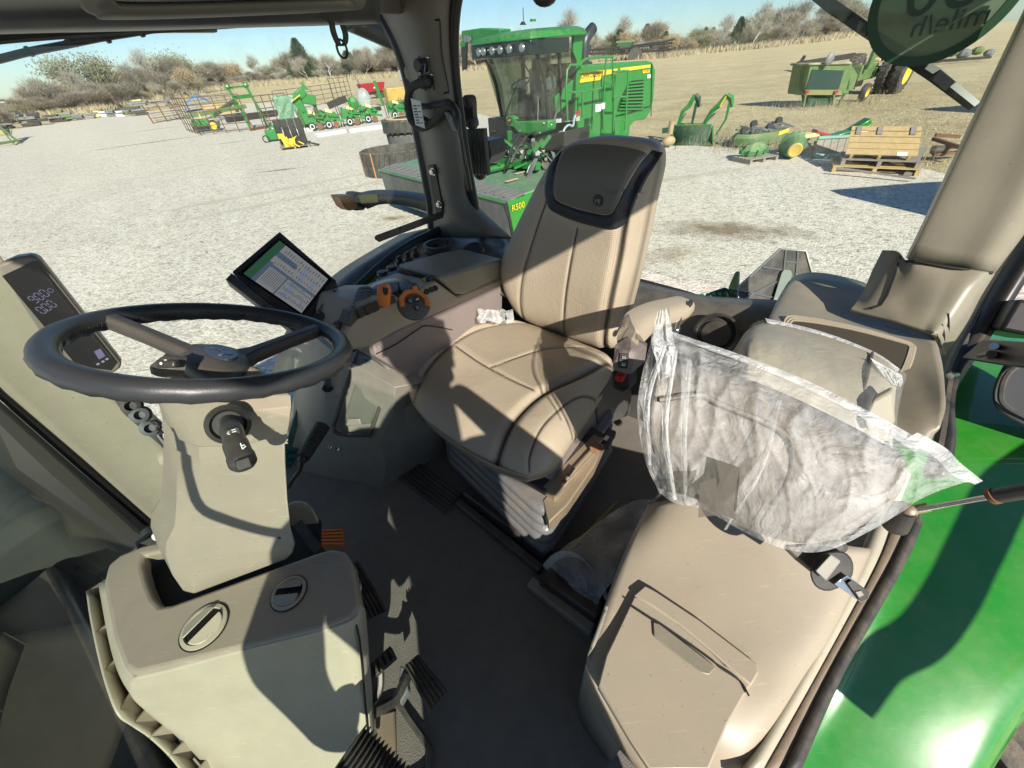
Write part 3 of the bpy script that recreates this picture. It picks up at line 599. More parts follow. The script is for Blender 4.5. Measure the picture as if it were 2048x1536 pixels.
NT=len(ol); NR=84
t1=smooth2([bpx(*q) for q in((1048,640),(1055,580),(1066,520),(1085,450),(1102,400))])
t2=smooth2([bpx(*q) for q in((1130,665),(1140,590),(1150,520),(1162,455))])
t3=smooth2([bpx(*q) for q in((1205,700),(1225,600),(1240,520),(1255,430),(1275,360),(1300,318))])
def back_h(x,y,rr):
    h=.05*(1-rr**8)+.01
    h-=.006*sgauss(poly_d((x,y),t1),.008)+.006*sgauss(poly_d((x,y),t2),.006)+.022*sgauss(poly_d((x,y),t3),.013)
    q=(x-bcx)/.24; h+=.03*max(0,abs(q))**2.5*(1-rr**10)*(1 if y<.5 else .3)
    h+=.010*sgauss(y-.18,.12)+.003*noise.noise(V((x*8,y*8,1.3)))
    return h
def bsurf(x,y,off=0,rr=None):
    if rr is None:
        rr=0
        # radial parameter towards the outline
        a=math.atan2(y-bcy,x-bcx); best=None
        for q in ol:
            d_=abs((math.atan2(q[1]-bcy,q[0]-bcx)-a+math.pi)%(2*math.pi)-math.pi)
            if best is None or d_<best[0]: best=(d_,q)
        rr=min(1,math.hypot(x-bcx,y-bcy)/math.hypot(best[1][0]-bcx,best[1][1]-bcy))
    return BP+BX*x+BUP*y+BNRM*(back_h(x,y,rr)-.03+off)
vs=[];fs=[];msk=[];uvs=[]
perf=[bpx(*q) for q in((1052,640),(1060,570),(1072,510),(1092,440),(1108,420),(1150,455),(1235,460),(1250,440),(1236,520),(1222,600),(1205,690),(1130,668))]
for j in range(NR+1):
    rr=math.sin(math.pi/2*j/NR)
    for i in range(NT):
        x=lerp(bcx,ol[i][0],rr); y=lerp(bcy,ol[i][1],rr)
        vs.append(bsurf(x,y,0,rr)); uvs.append((x,y)); d=min(poly_d((x,y),s_) for s_ in(t1,t2)); d3=poly_d((x,y),t3)
        msk.append(-max(0,1-d/.005,1-d3/.009)*1.3 if d<.005 or d3<.009 else (.7 if inside((x,y),perf) else 0.0))
# sides wrap back; the left flank (towards the camera) is deep
for k,(o_,dz) in enumerate(((1.02,-.03),(1.03,-.055),(1.02,-.09),(.97,-.12),(.85,-.14))):
    for i in range(NT):
        x=lerp(bcx,ol[i][0],o_); y=lerp(bcy,ol[i][1],o_); vs.append(BP+BX*x+BUP*y+BNRM*(dz-.02)); msk.append(-.6 if k==0 else 0); uvs.append((x,y))
for j in range(NR+5):
    for i in range(NT):
        l=(i+1)%NT; fs.append((j*NT+i,j*NT+l,(j+1)*NT+l,(j+1)*NT+i))
n0=(NR+5)*NT; fs.append(tuple(n0+i for i in range(NT)))
b=MB(); b.add(vs,fs); bk=b.build('backrest',M['leather'],seat,attr=msk,smooth=60); uvset(bk,uvs)
def decal(poly,off,name,mt,par,n=14,edge=.004):
    poly=smooth2(poly+[poly[0]],5)[:-1]; mx=sum(p[0] for p in poly)/len(poly); my=sum(p[1] for p in poly)/len(poly)
    rows=[]
    for j in range(n+1):
        t=j/n; o_=off if t<.96 else off*.0-.004
        rows.append([bsurf(lerp(mx,p[0],t),lerp(my,p[1],t),o_+(edge*(1-t**4))) for p in poly])
    b=MB(); b.grid(rows,loopu=True); return b.build(name,mt,par,smooth=60)
# black surround band as a strip between outer and inner curves
oc=[(1096,335),(1097,365),(1101,395),(1110,415),(1130,428),(1160,440),(1195,449),(1225,455),(1246,452),(1262,432),(1276,400),(1290,365),(1306,330),(1322,306)]
ic=[(1122,300),(1119,335),(1117,365),(1119,390),(1129,402),(1165,416),(1200,424),(1220,427),(1234,422),(1246,403),(1258,375),(1270,350),(1285,322),(1300,300)]
oc2=smooth2([bpx(*q) for q in oc],4); ic2=smooth2([bpx(*q) for q in ic],4)
rows=[[bsurf(lerp(p[0],q[0],t),lerp(p[1],q[1],t),(.001 if t in(0,1) else .006)) for p,q in zip(oc2,ic2)] for t in(0,.12,.35,.65,.88,1)]
b=MB(); b.grid(rows); b.build('headrest_band',M['leather_bk'],seat,smooth=60)
hp=[bpx(*q) for q in((1123,296),(1119,335),(1117,365),(1119,390),(1129,402),(1165,416),(1200,424),(1220,427),(1234,422),(1246,403),(1258,375),(1270,350),(1285,322),(1292,303),(1240,290),(1180,286),(1145,288))]
decal(hp,.005,'headrest_pad',M['leather_hd'],seat)
lp=[bpx(*q) for q in((1198,386),(1206,383),(1216,386),(1220,394),(1218,407),(1209,412),(1199,408),(1195,399))]
lg=decal(lp,.012,'logo_badge',M['leather_bk'],seat,n=4,edge=.001)
lc=bpx(1208,398); b=MB(); c=bsurf(*lc,.0165)
for dx,dy,ex_,ey_ in((-.008,.002,.008,.004),(.0,.003,.009,-.001),(-.004,.001,-.006,-.007),(.003,.0,.007,-.008)):
    b.bar(c+BX*dx+BUP*dy,c+BX*ex_+BUP*ey_,.002,.001,BNRM)
b.build('deer_mark',M['greyplas'],lg)
# --- left armrest
ar=[]
def ring(cpts): return [D(*q) for q in cpts]
secs=[ring(((1240,650,.88),(1278,662,.865),(1272,704,.855),(1231,688,.87))),ring(((1250,622,.93),(1296,640,.91),(1290,690,.89),(1238,670,.9))),
      ring(((1290,602,1.0),(1334,624,.97),(1324,660,.96),(1262,640,.98))),ring(((1338,591,1.1),(1380,612,1.06),(1374,641,1.06),(1322,628,1.08))),ring(((1352,589,1.14),(1391,604,1.1),(1386,630,1.1),(1340,614,1.12)))]
def rc(s_):
    out=[]
    for i in range(4):
        p=s_[i]; a_=lerp(p,s_[i-1],.28); c_=lerp(p,s_[(i+1)%4],.28)
        out+= [a_,a_*.25+p*.5+c_*.25,c_]
    return out
secs=[rc(s_) for s_ in secs]
rr=[[s_[k] for s_ in secs] for k in range(len(secs[0]))]; rr=[spline(q,5) for q in rr]; secs=[[q[i] for q in rr] for i in range(len(rr[0]))]
b=MB(); b.loft(secs); b.build('armrest',M['leather'],seat,smooth=60)
b=MB(); b.prism([D(x,y,.845) for x,y in((1229,689),(1271,705),(1266,742),(1260,750),(1227,741),(1224,732))],AX*.05+BX*.01); ap=b.build('armrest_end_panel',M['mauve'],seat,bevel=.005)
n_=(D(1271,705,.845)-D(1229,689,.845)).cross(D(1227,741,.845)-D(1229,689,.845)).normalized(); n_=-n_ if n_.dot(ray(1250,720))>0 else n_
b=MB(); b.prism([D(x,y,.845)+n_*.001 for x,y in((1238,706),(1257,708),(1254,738),(1235,735))],n_*.004); sw=b.build('switch_plate',M['black'],ap,bevel=.002)
for (x0,y0) in((1246,715),(1245,729)):
    b=MB(); c=D(x0,y0,.845)+n_*.006; ex=(D(x0+9,y0+1,.845)-D(x0,y0,.845)).normalized(); ey=n_.cross(ex)
    b.box(c,(.012,.010,.004),(ex,ey,n_)); k_=b.build('rocker_switch',M['darkplas'],ap,bevel=.0015)
for (x0,y0) in((1246,715),(1245,729)):
    b=MB(); c=D(x0,y0,.845)+n_*.0085
    for i in range(3): b.box(c+ex*(-.003+i*.003),(.0016,.004+.001*(i%2),.0004),(ex,ey,n_))
    b.box(c-ey*.003,(.009,.0012,.0004),(ex,ey,n_)); b.build('icon',M['white'],ap)
b=MB(); b.prism([D(x,y,.87) for x,y in((1222,742),(1262,752),(1264,780),(1248,790),(1222,776))],AX*.04); bu=b.build('belt_buckle',M['black'],seat,bevel=.008)
b=MB(); b.prism([D(x,y,.862) for x,y in((1231,748),(1249,753),(1244,767),(1228,761))],AX*.02); b.build('red_release_button',mat('red_plastic',(.5,.03,.02),.4),bu,bevel=.003)
b=MB(); b.tube([D(1362,624,1.04),D(1356,650,1.03),D(1350,662,1.03)],.006,6); b.ball(D(1352,660,1.02),.012); b.build('armrest_pivot',M['chrome'],seat)
b=MB(); b.box(D(1378,612,1.08),(.03,.012,.025),(AX,BX,ZX)); b.build('adjuster',M['black'],seat,bevel=.002)
# --- skirt, suspension bellows, slide rails
b=MB(); b.prism([PB(x,y,-.335) for x,y in((1085,950),(1112,915),(1150,860),(1180,815),(1212,800),(1210,830),(1195,862),(1160,895),(1130,940),(1108,965))],BX*-.05); b.build('side_skirt',M['mauve'],seat,bevel=.008)
b=MB(); b.prism([PB(x,y,-.33) for x,y in((1190,800),(1235,745),(1265,780),(1262,830),(1215,850),(1195,850))],BX*-.06); b.build('side_skirt',M['darkplas'],seat,bevel=.008)
b=MB(); b.prism([P(840,832,2.07),P(1090,985,2.07),P(1210,868,2.07),P(1010,740,2.05)],V((0,0,-.02))); b.build('seat_frame',M['metalb'],seat,bevel=.004)
tan=mat('dusty_steel',(.32,.25,.17),.45,.3,var=(18,(.16,.13,.10),.8),dust=(DUST,.7))
b=MB(); b.bar(P(1096,990,2.055),P(1200,880,2.055),.05,.03); b.bar(P(1130,962,2.07),P(1205,878,2.07),.012,.02); rlb=b.build('slide_rail',tan,seat,bevel=.004)
b=MB(); b.box(P(1142,944,2.085),(.035,.008,.004),(AX,BX,ZX)); b.build('slot',gask,rlb)
b=MB(); b.cyl(P(1128,962,2.075),P(1128,962,2.09),.008,n=6); b.build('bolt',M['rust'],rlb); b=MB(); b.cyl(P(1192,896,2.08),P(1192,896,2.09),.018); b.build('bolt',M['rust'],rlb)
bel=mat('bellows_rubber',(.13,.137,.148),.32,bump=(80,.3,.003),var=(10,(.13,.12,.105),.7),dust=(DUST,.3))
b=MB()
def rrect(z,inf):
    c0,c1,c2,c3=P(1092,1094,1.86),P(893,880,1.93),W(.98,-.80,1.9),W(.98,-.32,1.9)
    c=(c0+c1+c2+c3)/4; pts=[]
    for i,(q,pv,nx) in enumerate(((c0,c3,c1),(c1,c0,c2),(c2,c1,c3),(c3,c2,c0))):
        for t in(0,.25,.5,.75,1):
            a_=q+(pv-q).normalized()*.06; b2=q+(nx-q).normalized()*.06
            pts.append((a_*(1-t)**2+q*2*t*(1-t)+b2*t*t))
    out=[]
    for p in pts:
        d=(p-c); d.z=0; out.append(V((c.x,c.y,z))+d+d.normalized()*inf)
    return out
prof=[]
zz=1.82
for k in range(5):
    for dz,inf in((0,.002),(.008,.024),(.022,.033),(.036,.024),(.042,.004)): prof.append((zz+dz,inf-.004*k))
    zz+=.045
b.loft([rrect(z,i) for z,i in prof]); b.build('suspension_bellows',bel,seat,smooth=70)
b=MB(); b.loft([rrect(1.77,.0),rrect(1.815,.0)]); b.build('base_plate',tan,seat)
b=MB(); b.prism([P(x,y,2.045) for x,y in((1085,1000),(1098,1045),(1135,1010),(1190,930),(1212,880),(1205,870))],V((0,0,-.05))); b.build('bracket_plate',tan,seat,bevel=.004)
b=MB(); c=P(1126,1002,1.97); b.lathe(c,(BX-AX*.2+ZX*.3),[(.022,-.01),(.022,.012),(.016,.018),(.001,.019)],14); kb=b.build('adjuster_knob',M['chrome'],seat)
b=MB()
for dx,dy in((-.006,0),(.006,0),(0,.006),(0,-.006)): b.ball(c+(BX-AX*.2+ZX*.3).normalized()*.019+AX*dx+ZX*dy,.002,n=6,m_=4)
b.build('knob_holes',gask,kb)
b=MB(); b.box(P(1215,878,2.06),(.07,.03,.03),(AX,BX,ZX)); lk=b.build('height_lever',M['black'],seat,bevel=.006)
b=MB(); b.box(P(1213,876,2.078),(.02,.012,.001),(AX,BX,ZX)); b.build('icon',M['white'],lk)
b=MB(); b.prism([P(1065,1085,1.80),P(1105,1098,1.80),P(1118,1070,1.80),P(1095,1060,1.8)],V((0,0,-.02))); b.build('foot_bracket',tan,seat,bevel=.003)
# ------------------------------------------------------------------ control armrest (right of the seat)
ca=thing('control_armrest','beige control armrest with orange lever and orange dial beside the driver seat','armrest console',W(.8,-.95,2.3))
b=MB(); top=px(PB,-.865,(700,640),(722,608),(770,592),(812,590),(845,575),(873,562),(893,577),(915,593),(1003,557),(1006,570),(960,590),(883,624),(795,663),(746,692),(705,702),(688,680))
b.prism(top,BX*-.19-ZX*.01); b.build('arm_body',M['beige'],ca,bevel=.008)
b=MB(); b.prism(px(PB,-.858,(877,556),(893,570),(915,590),(930,590),(1006,556),(1006,517),(960,528)),BX*-.20+ZX*.005); b.build('arm_pad',M['beige_grn'],ca,bevel=.012)
b=MB(); b.prism(px(PB,-.87,(746,690),(795,661),(883,622),(960,588),(1006,568),(1004,650),(955,670),(900,700),(860,740),(840,775),(808,748),(753,714)),BX*-.12); b.build('side_panel',M['mauve'],ca,bevel=.006)
b=MB(); b.tube(spline([PB(x,y,-.8665) for x,y in((752,708),(790,690),(835,660),(850,652),(880,655),(905,660))],4),.0018,5); b.build('groove',gask,ca)
# joystick/roller hump with finger ridges
sil=mat('silver_grey_paint',(.17,.20,.215),.28,.4,dust=(DUST,.2))
rows=[[D(x,y,d) for x,y,d in((705,640,1.03),(712,612,1.06),(722,590,1.10),(738,578,1.16))],
      [D(x,y,d) for x,y,d in((735,632,1.05),(738,595,1.06),(748,570,1.10),(762,562,1.17))],
      [D(x,y,d) for x,y,d in((770,612,1.09),(775,580,1.09),(785,562,1.13),(795,556,1.20))],
      [D(x,y,d) for x,y,d in((800,600,1.13),(808,578,1.13),(815,566,1.17),(822,560,1.24))],
      [D(x,y,d) for x,y,d in((845,590,1.20),(845,578,1.21),(848,570,1.24),(850,565,1.28))]]
b=MB(); b.grid(patch(rows,5,5)); b.build('grip_hump',sil,ca,solid=.01)
def ridges(p0s,p1s,n,name):
    b=MB()
    for k in range(n):
        t=k/(n-1); a_=[D(*[lerp(u,v_,t) for u,v_ in zip(s_,e_)]) for s_,e_ in zip(p0s,p1s)]; b.tube(spline(a_,4),.0055,6)
    return b.build(name,mat('grip_rubber',(.10,.115,.125),.35),ca)
ridges([(703,622,1.0),(712,618,1.01),(728,612,1.03),(735,612,1.04)],[(716,583,1.06),(722,577,1.06),(734,575,1.07),(742,578,1.08)],7,'ridged_roller')
ridges([(800,565,1.14),(805,580,1.10),(812,590,1.09)],[(830,568,1.18),(838,580,1.16),(842,588,1.14)],6,'ridged_roller')
b=MB(); b.prism(px(PB,-.86,(694,650),(703,625),(735,612),(775,600),(790,592),(796,606),(760,618),(725,632),(702,655)),BX*-.04); b.build('slider_bezel',M['darkplas'],ca,bevel=.004)
for k,(x,y) in enumerate(((722,624),(737,618),(749,613))):
    b=MB(); b.box(PB(x,y,-.853),(.022,.008,.028),(AX,BX,ZX)); b.build('slider_slot',M['black'],ca,bevel=.002)
# orange hand lever
b=MB(); ax_=[D(768,606,.99),D(768,592,.975),D(768,578,.965),D(766,570,.965)]; b.tube(spline(ax_,4),[.0155,.0160,.0165,.0168,.017,.0172,.0172,.0172,.017,.0165,.016,.014,.010],14); lv=b.build('orange_lever',M['orange'],ca,smooth=60)
b=MB(); b.prism([D(x,y,.945) for x,y in((765,574),(777,576),(776,588),(771,592),(766,586))],ray(770,580).normalized()*.004); b.build('thumb_button',M['black'],lv,bevel=.001)
# dial with orange rim
dn=(BX*.75+ZX*.75-AX*.2).normalized(); dc=D(828,608,1.045)
b=MB(); b.lathe(dc,dn,[(.001,-.01),(.044,-.01),(.044,.002),(.040,.004),(.001,.004)],32); dl=b.build('dial_base',M['darkplas'],ca)
x_,y_,_=basis(dn); 
upv=(ZX-dn*ZX.dot(dn)).normalized(); rt=upv.cross(dn).normalized(); rt=rt if rt.dot(ray(900,600)-ray(800,600))>0 else -rt
b=MB(); rings=[]
for a in [R(-35+k*7.5) for k in range(29)]:
    dr=rt*math.cos(a)+upv*math.sin(a); wv=.0012*(k_ if False else math.sin(a*40))
    rings.append([dc+dr*(.028)+dn*.004,dc+dr*.028+dn*.012,dc+dr*(.038+wv)+dn*.012,dc+dr*(.041+wv)+dn*.004])
b.loft(rings); b.build('orange_dial_rim',M['orange'],dl,smooth=30)
d2=rt*math.cos(R(-20))+upv*math.sin(R(-20)); d3=rt*math.cos(R(60))+upv*math.sin(R(60)); b=MB(); b.box(dc+d3*.042+dn*.01,(.014,.010,.012),(rt,upv,dn)); b.build('dial_tab',M['orange'],dl,bevel=.002); b=MB(); b.box(dc+d2*.036+dn*.008,(.012,.02,.010),(rt,upv,dn)); b.build('dial_tab',M['orange'],dl,bevel=.002)
for (u_,v2) in((-.008,.010),(.012,.006),(.0,-.014)):
    b=MB(); c=dc+rt*u_+upv*v2+dn*.004; b.lathe(c,dn,[(.001,0),(.0085,0),(.0085,.004),(.001,.005)],16); q=b.build('round_button',M['black'],dl)
b=MB()
for (u_,v2) in((-.008,.010),(.0,-.014)):
    c=dc+rt*u_+upv*v2+dn*.0095; b.tube([c+(rt*math.cos(a)+upv*math.sin(a))*.0035 for a in [i*math.pi/5 for i in range(10)]],.0005,4,closed=True); b.bar(c-upv*.0025,c-upv*.0055,.001,.0006,dn)
b.box(dc+rt*.012+upv*.006+dn*.0095,(.009,.003,.0004),(rt,upv,dn)); b.build('icon',M['white'],dl)
for i,(x,y,d) in enumerate(((793,590,1.10),(806,585,1.12),(853,584,1.12),(862,580,1.14),(870,577,1.16))):
    b=MB(); b.lathe(D(x,y,d),dn,[(.001,0),(.009,0),(.009,.004),(.001,.005)],14); b.build('round_button',M['black'],ca)
b=MB(); b.box(D(856,562,1.24),(.05,.03,.03),(AX,BX,ZX)); b.box(D(862,566,1.22),(.03,.02,.05),(AX,BX,ZX)); b.build('rear_switch',M['black'],ca,bevel=.006)
b=MB(); b.box(D(851,560,1.21),(.022,.015,.01),(AX,BX,ZX)); b.build('yellow_label',mat('yellow_green_label',(.45,.42,.06),.5),ca)
b=MB(); b.prism([D(x,y,1.30) for x,y in((838,568),(862,540),(872,552),(868,575))],AX*.03); b.build('grey_flap',sil,ca,bevel=.004)
# row of sockets and cup holder behind
sk_=thing('socket_panel','dark socket strip with plugs and small ring behind the control armrest','socket panel',D(810,520,1.5))
b=MB(); b.prism([D(752,558,1.38),D(853,505,1.62),D(860,512,1.6),D(800,552,1.42),D(765,566,1.34)],V((0,0,-.03))); b.build('panel',M['darkplas'],sk_,bevel=.003)
for k in range(5):
    t=k/4.6; b=MB(); c=lerp(D(766,552,1.37),D(842,510,1.57),t)+ZX*.004; b.lathe(c,ZX,[(.001,0),(.019,0),(.017,.014),(.001,.014)],14)
    if k>=2: b.box(c+ZX*.02,(.02,.012,.03),(AX,BX,ZX))
    b.build('socket',M['black'],sk_,bevel=.002)
b=MB(); c=D(813,527,1.46); b.tube([c+(AX*math.cos(a)+ZX*math.sin(a))*.016 for a in [i*math.pi/8 for i in range(16)]],.002,5,closed=True); b.build('ring',M['chrome'],sk_)
b=MB(); c=D(836,500,1.55); b.tube([c+(AX*math.cos(a)*.4+ZX*math.sin(a))*.022 for a in [i*math.pi/8 for i in range(16)]],.0015,5,closed=True); b.build('ring',M['black'],sk_)
b=MB(); c=D(876,490,1.62)-ZX*.10; b.lathe(c,ZX,[(.05,0),(.052,.10),(.062,.102),(.062,.108),(.050,.108),(.044,.01),(.001,.01)],28); o_=b.build('cup_holder',M['darkplas'],None); tag(o_,'dark round cup holder at the foot of the rear right pillar','cup holder')
b=MB(); b.prism([D(x,y,1.60) for x,y in((868,486),(890,478),(893,523),(883,526),(876,490))],AX*.004); o_=b.build('strap_end',M['black'],None); tag(o_,'black strap end hanging out of the cup holder','strap')
t_=thing('corner_trim','dark moulded corner trim with round speaker behind the control armrest','corner trim',W(1.35,-1.2,2.2))
rows=[[D(x,y,d) for x,y,d in((862,462,1.98),(900,462,1.93),(960,455,1.85),(1015,480,1.78))],[D(x,y,d) for x,y,d in((855,490,1.85),(905,490,1.83),(960,475,1.78),(1020,500,1.7))],[D(x,y,d) for x,y,d in((855,520,1.72),(905,515,1.7),(960,505,1.65),(1020,520,1.6))],[D(x,y,d) for x,y,d in((870,590,1.55),(905,580,1.55),(960,570,1.52),(1030,600,1.5))]]
b=MB(); b.grid(patch(rows,4,4)); b.build('trim',M['darkplas'],t_,solid=.01)
b=MB(); c=D(943,505,1.63); b.lathe(c,(ZX-AX*.5),[(.055,-.01),(.055,.004),(.048,.008),(.044,.002),(.018,.002),(.001,.004)],24); b.build('speaker',M['black'],t_)
# lower right console with hatch
lc_=thing('side_console','grey green lower console with a lidded bin between side window and seat','console',W(.5,-1.1,ZF))
def cns(c): return [P(x,y,z) for x,y,z in c]
B0=cns(((597,945,1.74),(765,980,1.74),(905,898,1.74)))
B1=cns(((640,905,1.86),(772,932,1.84),(900,870,1.85)))
B2=cns(((650,860,1.98),(758,887,1.96),(870,860,1.97)))
B3=cns(((655,770,2.14),(785,830,2.1),(830,800,2.1)))
B4=cns(((676,712,2.26),(790,775,2.25),(842,765,2.22)))
B5=cns(((700,700,2.27),(756,722,2.26),(840,735,2.23)))
rows=[]
for q in(B0,B1,B2,B3,B4,B5): rows.append([q[0]-BX*.3+AX*.05,q[0],lerp(q[0],q[1],.5),q[1],lerp(q[1],q[2],.5),q[2],q[2]+AX*.35])
b=MB(); b.grid(rows); b.build('console_body',M['greyplas'],lc_,bevel=.012,solid=.01)
HN=(B4[0]-B2[0]).cross(B2[1]-B2[0]).normalized(); HN=-HN if HN.dot(ray(700,800))>0 else HN
hp_=lerp(B3[0],B3[1],.5)+HN*.014
def hq(x,y,o=0): return PL(x,y,hp_+HN*o,HN)
b=MB(); b.tube(cspline([hq(x,y) for x,y in((708,725),(722,704),(778,738),(776,768),(742,862),(735,870),(678,868),(668,852),(672,838))],3),.008,6,closed=True); b.build('hatch_surround',M['darkplas'],lc_)
b=MB(); b.prism([hq(x,y,.002) for x,y in((726,718),(770,746),(767,768),(741,848),(688,853),(684,845))],-HN*.012); ht=b.build('bin_lid',mat('grey_green_lid',(.12,.13,.11),.3,bump=(500,.1,.001),var=(4,(.15,.155,.13),.6),dust=(DUST,.3)),lc_,bevel=.004)
b=MB(); b.prism([hq(x,y,.014) for x,y in((696,838),(718,838),(722,850),(690,852))],-HN*.012); b.build('lid_handle',M['greyplas'],ht,bevel=.003)
for (x,y) in((661,893),(675,898)):
    b=MB(); c=P(x,y,1.90); b.lathe(c,(BX*.8-AX*.4+ZX*.4),[(.009,-.01),(.009,.004),(.006,.004),(.006,.010),(.001,.011)],6); b.build('bolt',M['chrome'],lc_)
b=MB(); c=D(655,772,1.18); b.lathe(c,(BX-AX*.6),[(.012,-.04),(.012,0),(.016,0),(.016,.012),(.010,.014),(.006,.006),(.001,.006)],16); o_=b.build('power_socket',M['black'],lc_)
b=MB(); b.prism([D(x,y,1.24) for x,y in((645,755),(668,752),(672,790),(650,800))],AX*.02); b.build('socket_bracket',M['greyplas'],lc_,bevel=.003)
# coiled hose on a stem
def coil(p0,p1,r0,r1,n,name,par,mt):
    b=MB(); d=(p1-p0); rings=[]
    m_=n*6
    x,y,dd=basis(d)
    for i in range(m_+1):
        t=i/m_; rr=lerp(r0,r1,t)*(1+.13*math.cos(2*math.pi*i/6)); c=p0+d*t
        rings.append([c+(x*math.cos(a)+y*math.sin(a))*rr for a in [k*2*math.pi/16 for k in range(16)]])
    b.loft(rings); return b.build(name,mt,par,smooth=70)
hs=thing('ribbed_boot','grey brown ribbed rubber boot on a bent rod beside the side console','lever',D(630,880,1.28))
coil(D(645,852,1.28),D(606,915,1.2),.022,.019,14,'boot',hs,M['spoke'])
b=MB(); b.tube(spline([D(606,915,1.2),D(604,925,1.2),D(600,940,1.22),D(585,960,1.26),D(578,975,1.3)],4),.006,6); b.ball(D(606,918,1.2),.014); b.build('rod',M['black'],hs)
hs2=thing('ribbed_hose','large black corrugated hose at the bottom edge of the dash console','hose',D(715,1510,.62))
coil(D(700,1494,.64),D(800,1600,.62),.033,.034,14,'hose',hs2,M['spoke'])
# ------------------------------------------------------------------ steering wheel and column
WC=V((-.523,.609,2.641)); WN=V((.264,.291,.9196)).normalized()
WX=(BX-WN*BX.dot(WN)).normalized(); WY=WN.cross(WX)        # WX towards cab left, WY
if WY.dot(AX)<0: WY=-WY                                      # WY towards the driver
RW=.205
sc_=thing('steering_column','beige steering column with black three spoke wheel and stalk','steering column',P(470,1100,2.25))
b=MB(); rings=[]
for i in range(96):
    a=i*2*math.pi/96; d=WX*math.cos(a)+WY*math.sin(a); c=WC+d*RW; rr=.0178+.0012*math.sin(a*34)*(1 if (i%96)>0 else 0)
    if i in(10,11,38,39,58,86): rr-=.0012
    rings.append([c+(d*math.cos(t)*(1.0 if math.cos(t)>0 else 1.0)+WN*math.sin(t))*(rr if math.sin(t)<.2 else .0178) for t in [k*2*math.pi/14 for k in range(14)]])
b.loft(rings,loop=True); whl=b.build('steering_wheel',M['wheel_lea'],sc_,smooth=70)
b=MB()
for i in range(130):
    a=i*2*math.pi/130; d=WX*math.cos(a)+WY*math.sin(a); t=V((-d.y,d.x,0)).normalized(); c=WC+d*(RW-.0175); b.bar(c-WN*.003+t*.0012,c+WN*.003-t*.0012,.0012,.0012)
b.build('stitching',M['black'],whl)
# direction of the three spokes from the picture
def wp_(x,y): return PL(x,y,WC,WN)
HUB=WC-WN*.045
ends=[wp_(238,645),wp_(640,660),None]
for e in ends[:2]:
    d=(e-WC).normalized(); s0=WC+d*(RW-.012); side=WN.cross(d)
    pts=[(s0,.016,.013),(lerp(s0,HUB,.35),.015,.013),(lerp(s0,HUB,.7)+WN*-.002,.018,.014),(HUB+d*.03+WN*.004,.034,.016)]
    rings=[]
    for c,w,h in pts: rings.append([c+side*w+WN*h*.2,c+side*w*.6+WN*h,c-side*w*.6+WN*h,c-side*w+WN*h*.2,c-side*w*.7-WN*h,c+side*w*.7-WN*h])
    b=MB(); b.loft(rings); b.build('spoke',M['spoke'],whl,bevel=.003)
b=MB(); hw=[(-.085,-.018),(-.05,.030),(0,.045),(.05,.030),(.085,-.018),(.055,-.045),(0,-.055),(-.055,-.045)]
hr=[]
for sc2,hh in((.75,-.02),(.95,-.012),(1,0),(.98,.012),(.8,.022),(.4,.026)): hr.append([HUB+WX*x*sc2+WY*y*sc2+WN*hh for x,y in hw])
hr=[cspline(r_,4) for r_ in hr]; b.loft(hr); b.build('hub',M['spoke'],whl,smooth=60)
b=MB(); em=[(-.042,0),(-.03,.016),(0,.022),(.03,.016),(.042,0),(.03,-.014),(0,-.02),(-.03,-.014)]; b.prism(cspline([HUB+WX*x+WY*y+WN*.022 for x,y in em],3),WN*.006); eb=b.build('emblem',mat('emblem_slate',(.05,.06,.08),.25),whl)
b=MB(); 
for (x0,y0,x1,y1) in((-.018,-.002,.012,-.004),(.010,-.002,.02,.008),(.012,-.004,.022,-.010),(-.016,0,-.026,.004),(-.006,-.003,-.012,-.010)): b.bar(HUB+WX*x0+WY*y0*-1+WN*.0285,HUB+WX*x1+WY*y1*-1+WN*.0285,.005,.001,WN)
b.build('leaping_deer',M['screen_grey'],whl)
# column shroud: rings measured down the column; near faces plus faces turned away
def cring(vis,z,depth):
    v=[P(x,y,z) for x,y in vis]; back=V((-.74,.67,0))*depth
    return v+[v[-1]+back*.75,lerp(v[0],v[-1],.5)+back,v[0]+back*.7]
b=MB(); rg=[cring([(357,884),(400,905),(572,880)],2.50,.13),cring([(355,930),(402,945),(573,925)],2.46,.13),
  cring([(353,1000),(402,1005),(577,1000)],2.40,.13),cring([(350,1050),(395,1045),(583,1055)],2.36,.14),cring([(333,1085),(388,1085),(590,1080)],2.33,.15),
  cring([(331,1110),(392,1125),(592,1090)],2.31,.15),cring([(345,1150),(385,1160),(588,1105)],2.28,.15),cring([(370,1186),(388,1190),(575,1118)],2.25,.15)]
b.loft(rg); b.build('column_cover',M['taupe_lt'],sc_,bevel=.005,smooth=18)
b=MB(); rg=[]
for i in range(13):
    t=i/12; e=.003*(1 if i%2 else -1); z=lerp(2.535,2.495,t); y=lerp(860,905,t)
    r_=cring([(355+e*500,y-4+0),(398+e*200,y+12),(575-e*500,y-18)],z,.13); rg.append(r_)
b.loft(rg); b.build('bellows',M['taupe_lt'],sc_,smooth=20)
b=MB(); rg=[cring([(345,800),(400,792),(470,790),(582,790)],2.60,.12),cring([(338,822),(385,822),(470,825),(583,815)],2.585,.13),cring([(352,860),(392,866),(480,868),(580,848)],2.55,.13),cring([(357,880),(398,895),(480,893),(576,868)],2.525,.13)]
b.loft([rg[0]]+rg[1:]); b.build('switch_pod',M['taupe_lt'],sc_,bevel=.008)
b=MB(); up_=[WC-WN*.06]; b.loft([[q+(HUB-WC)*0 for q in cring([(370,752),(420,748),(470,748),(540,750)],2.60,.07)],cring([(350,790),(400,785),(470,785),(575,785)],2.585,.10)]); b.build('upper_shroud',M['taupe_lt'],sc_,bevel=.008)
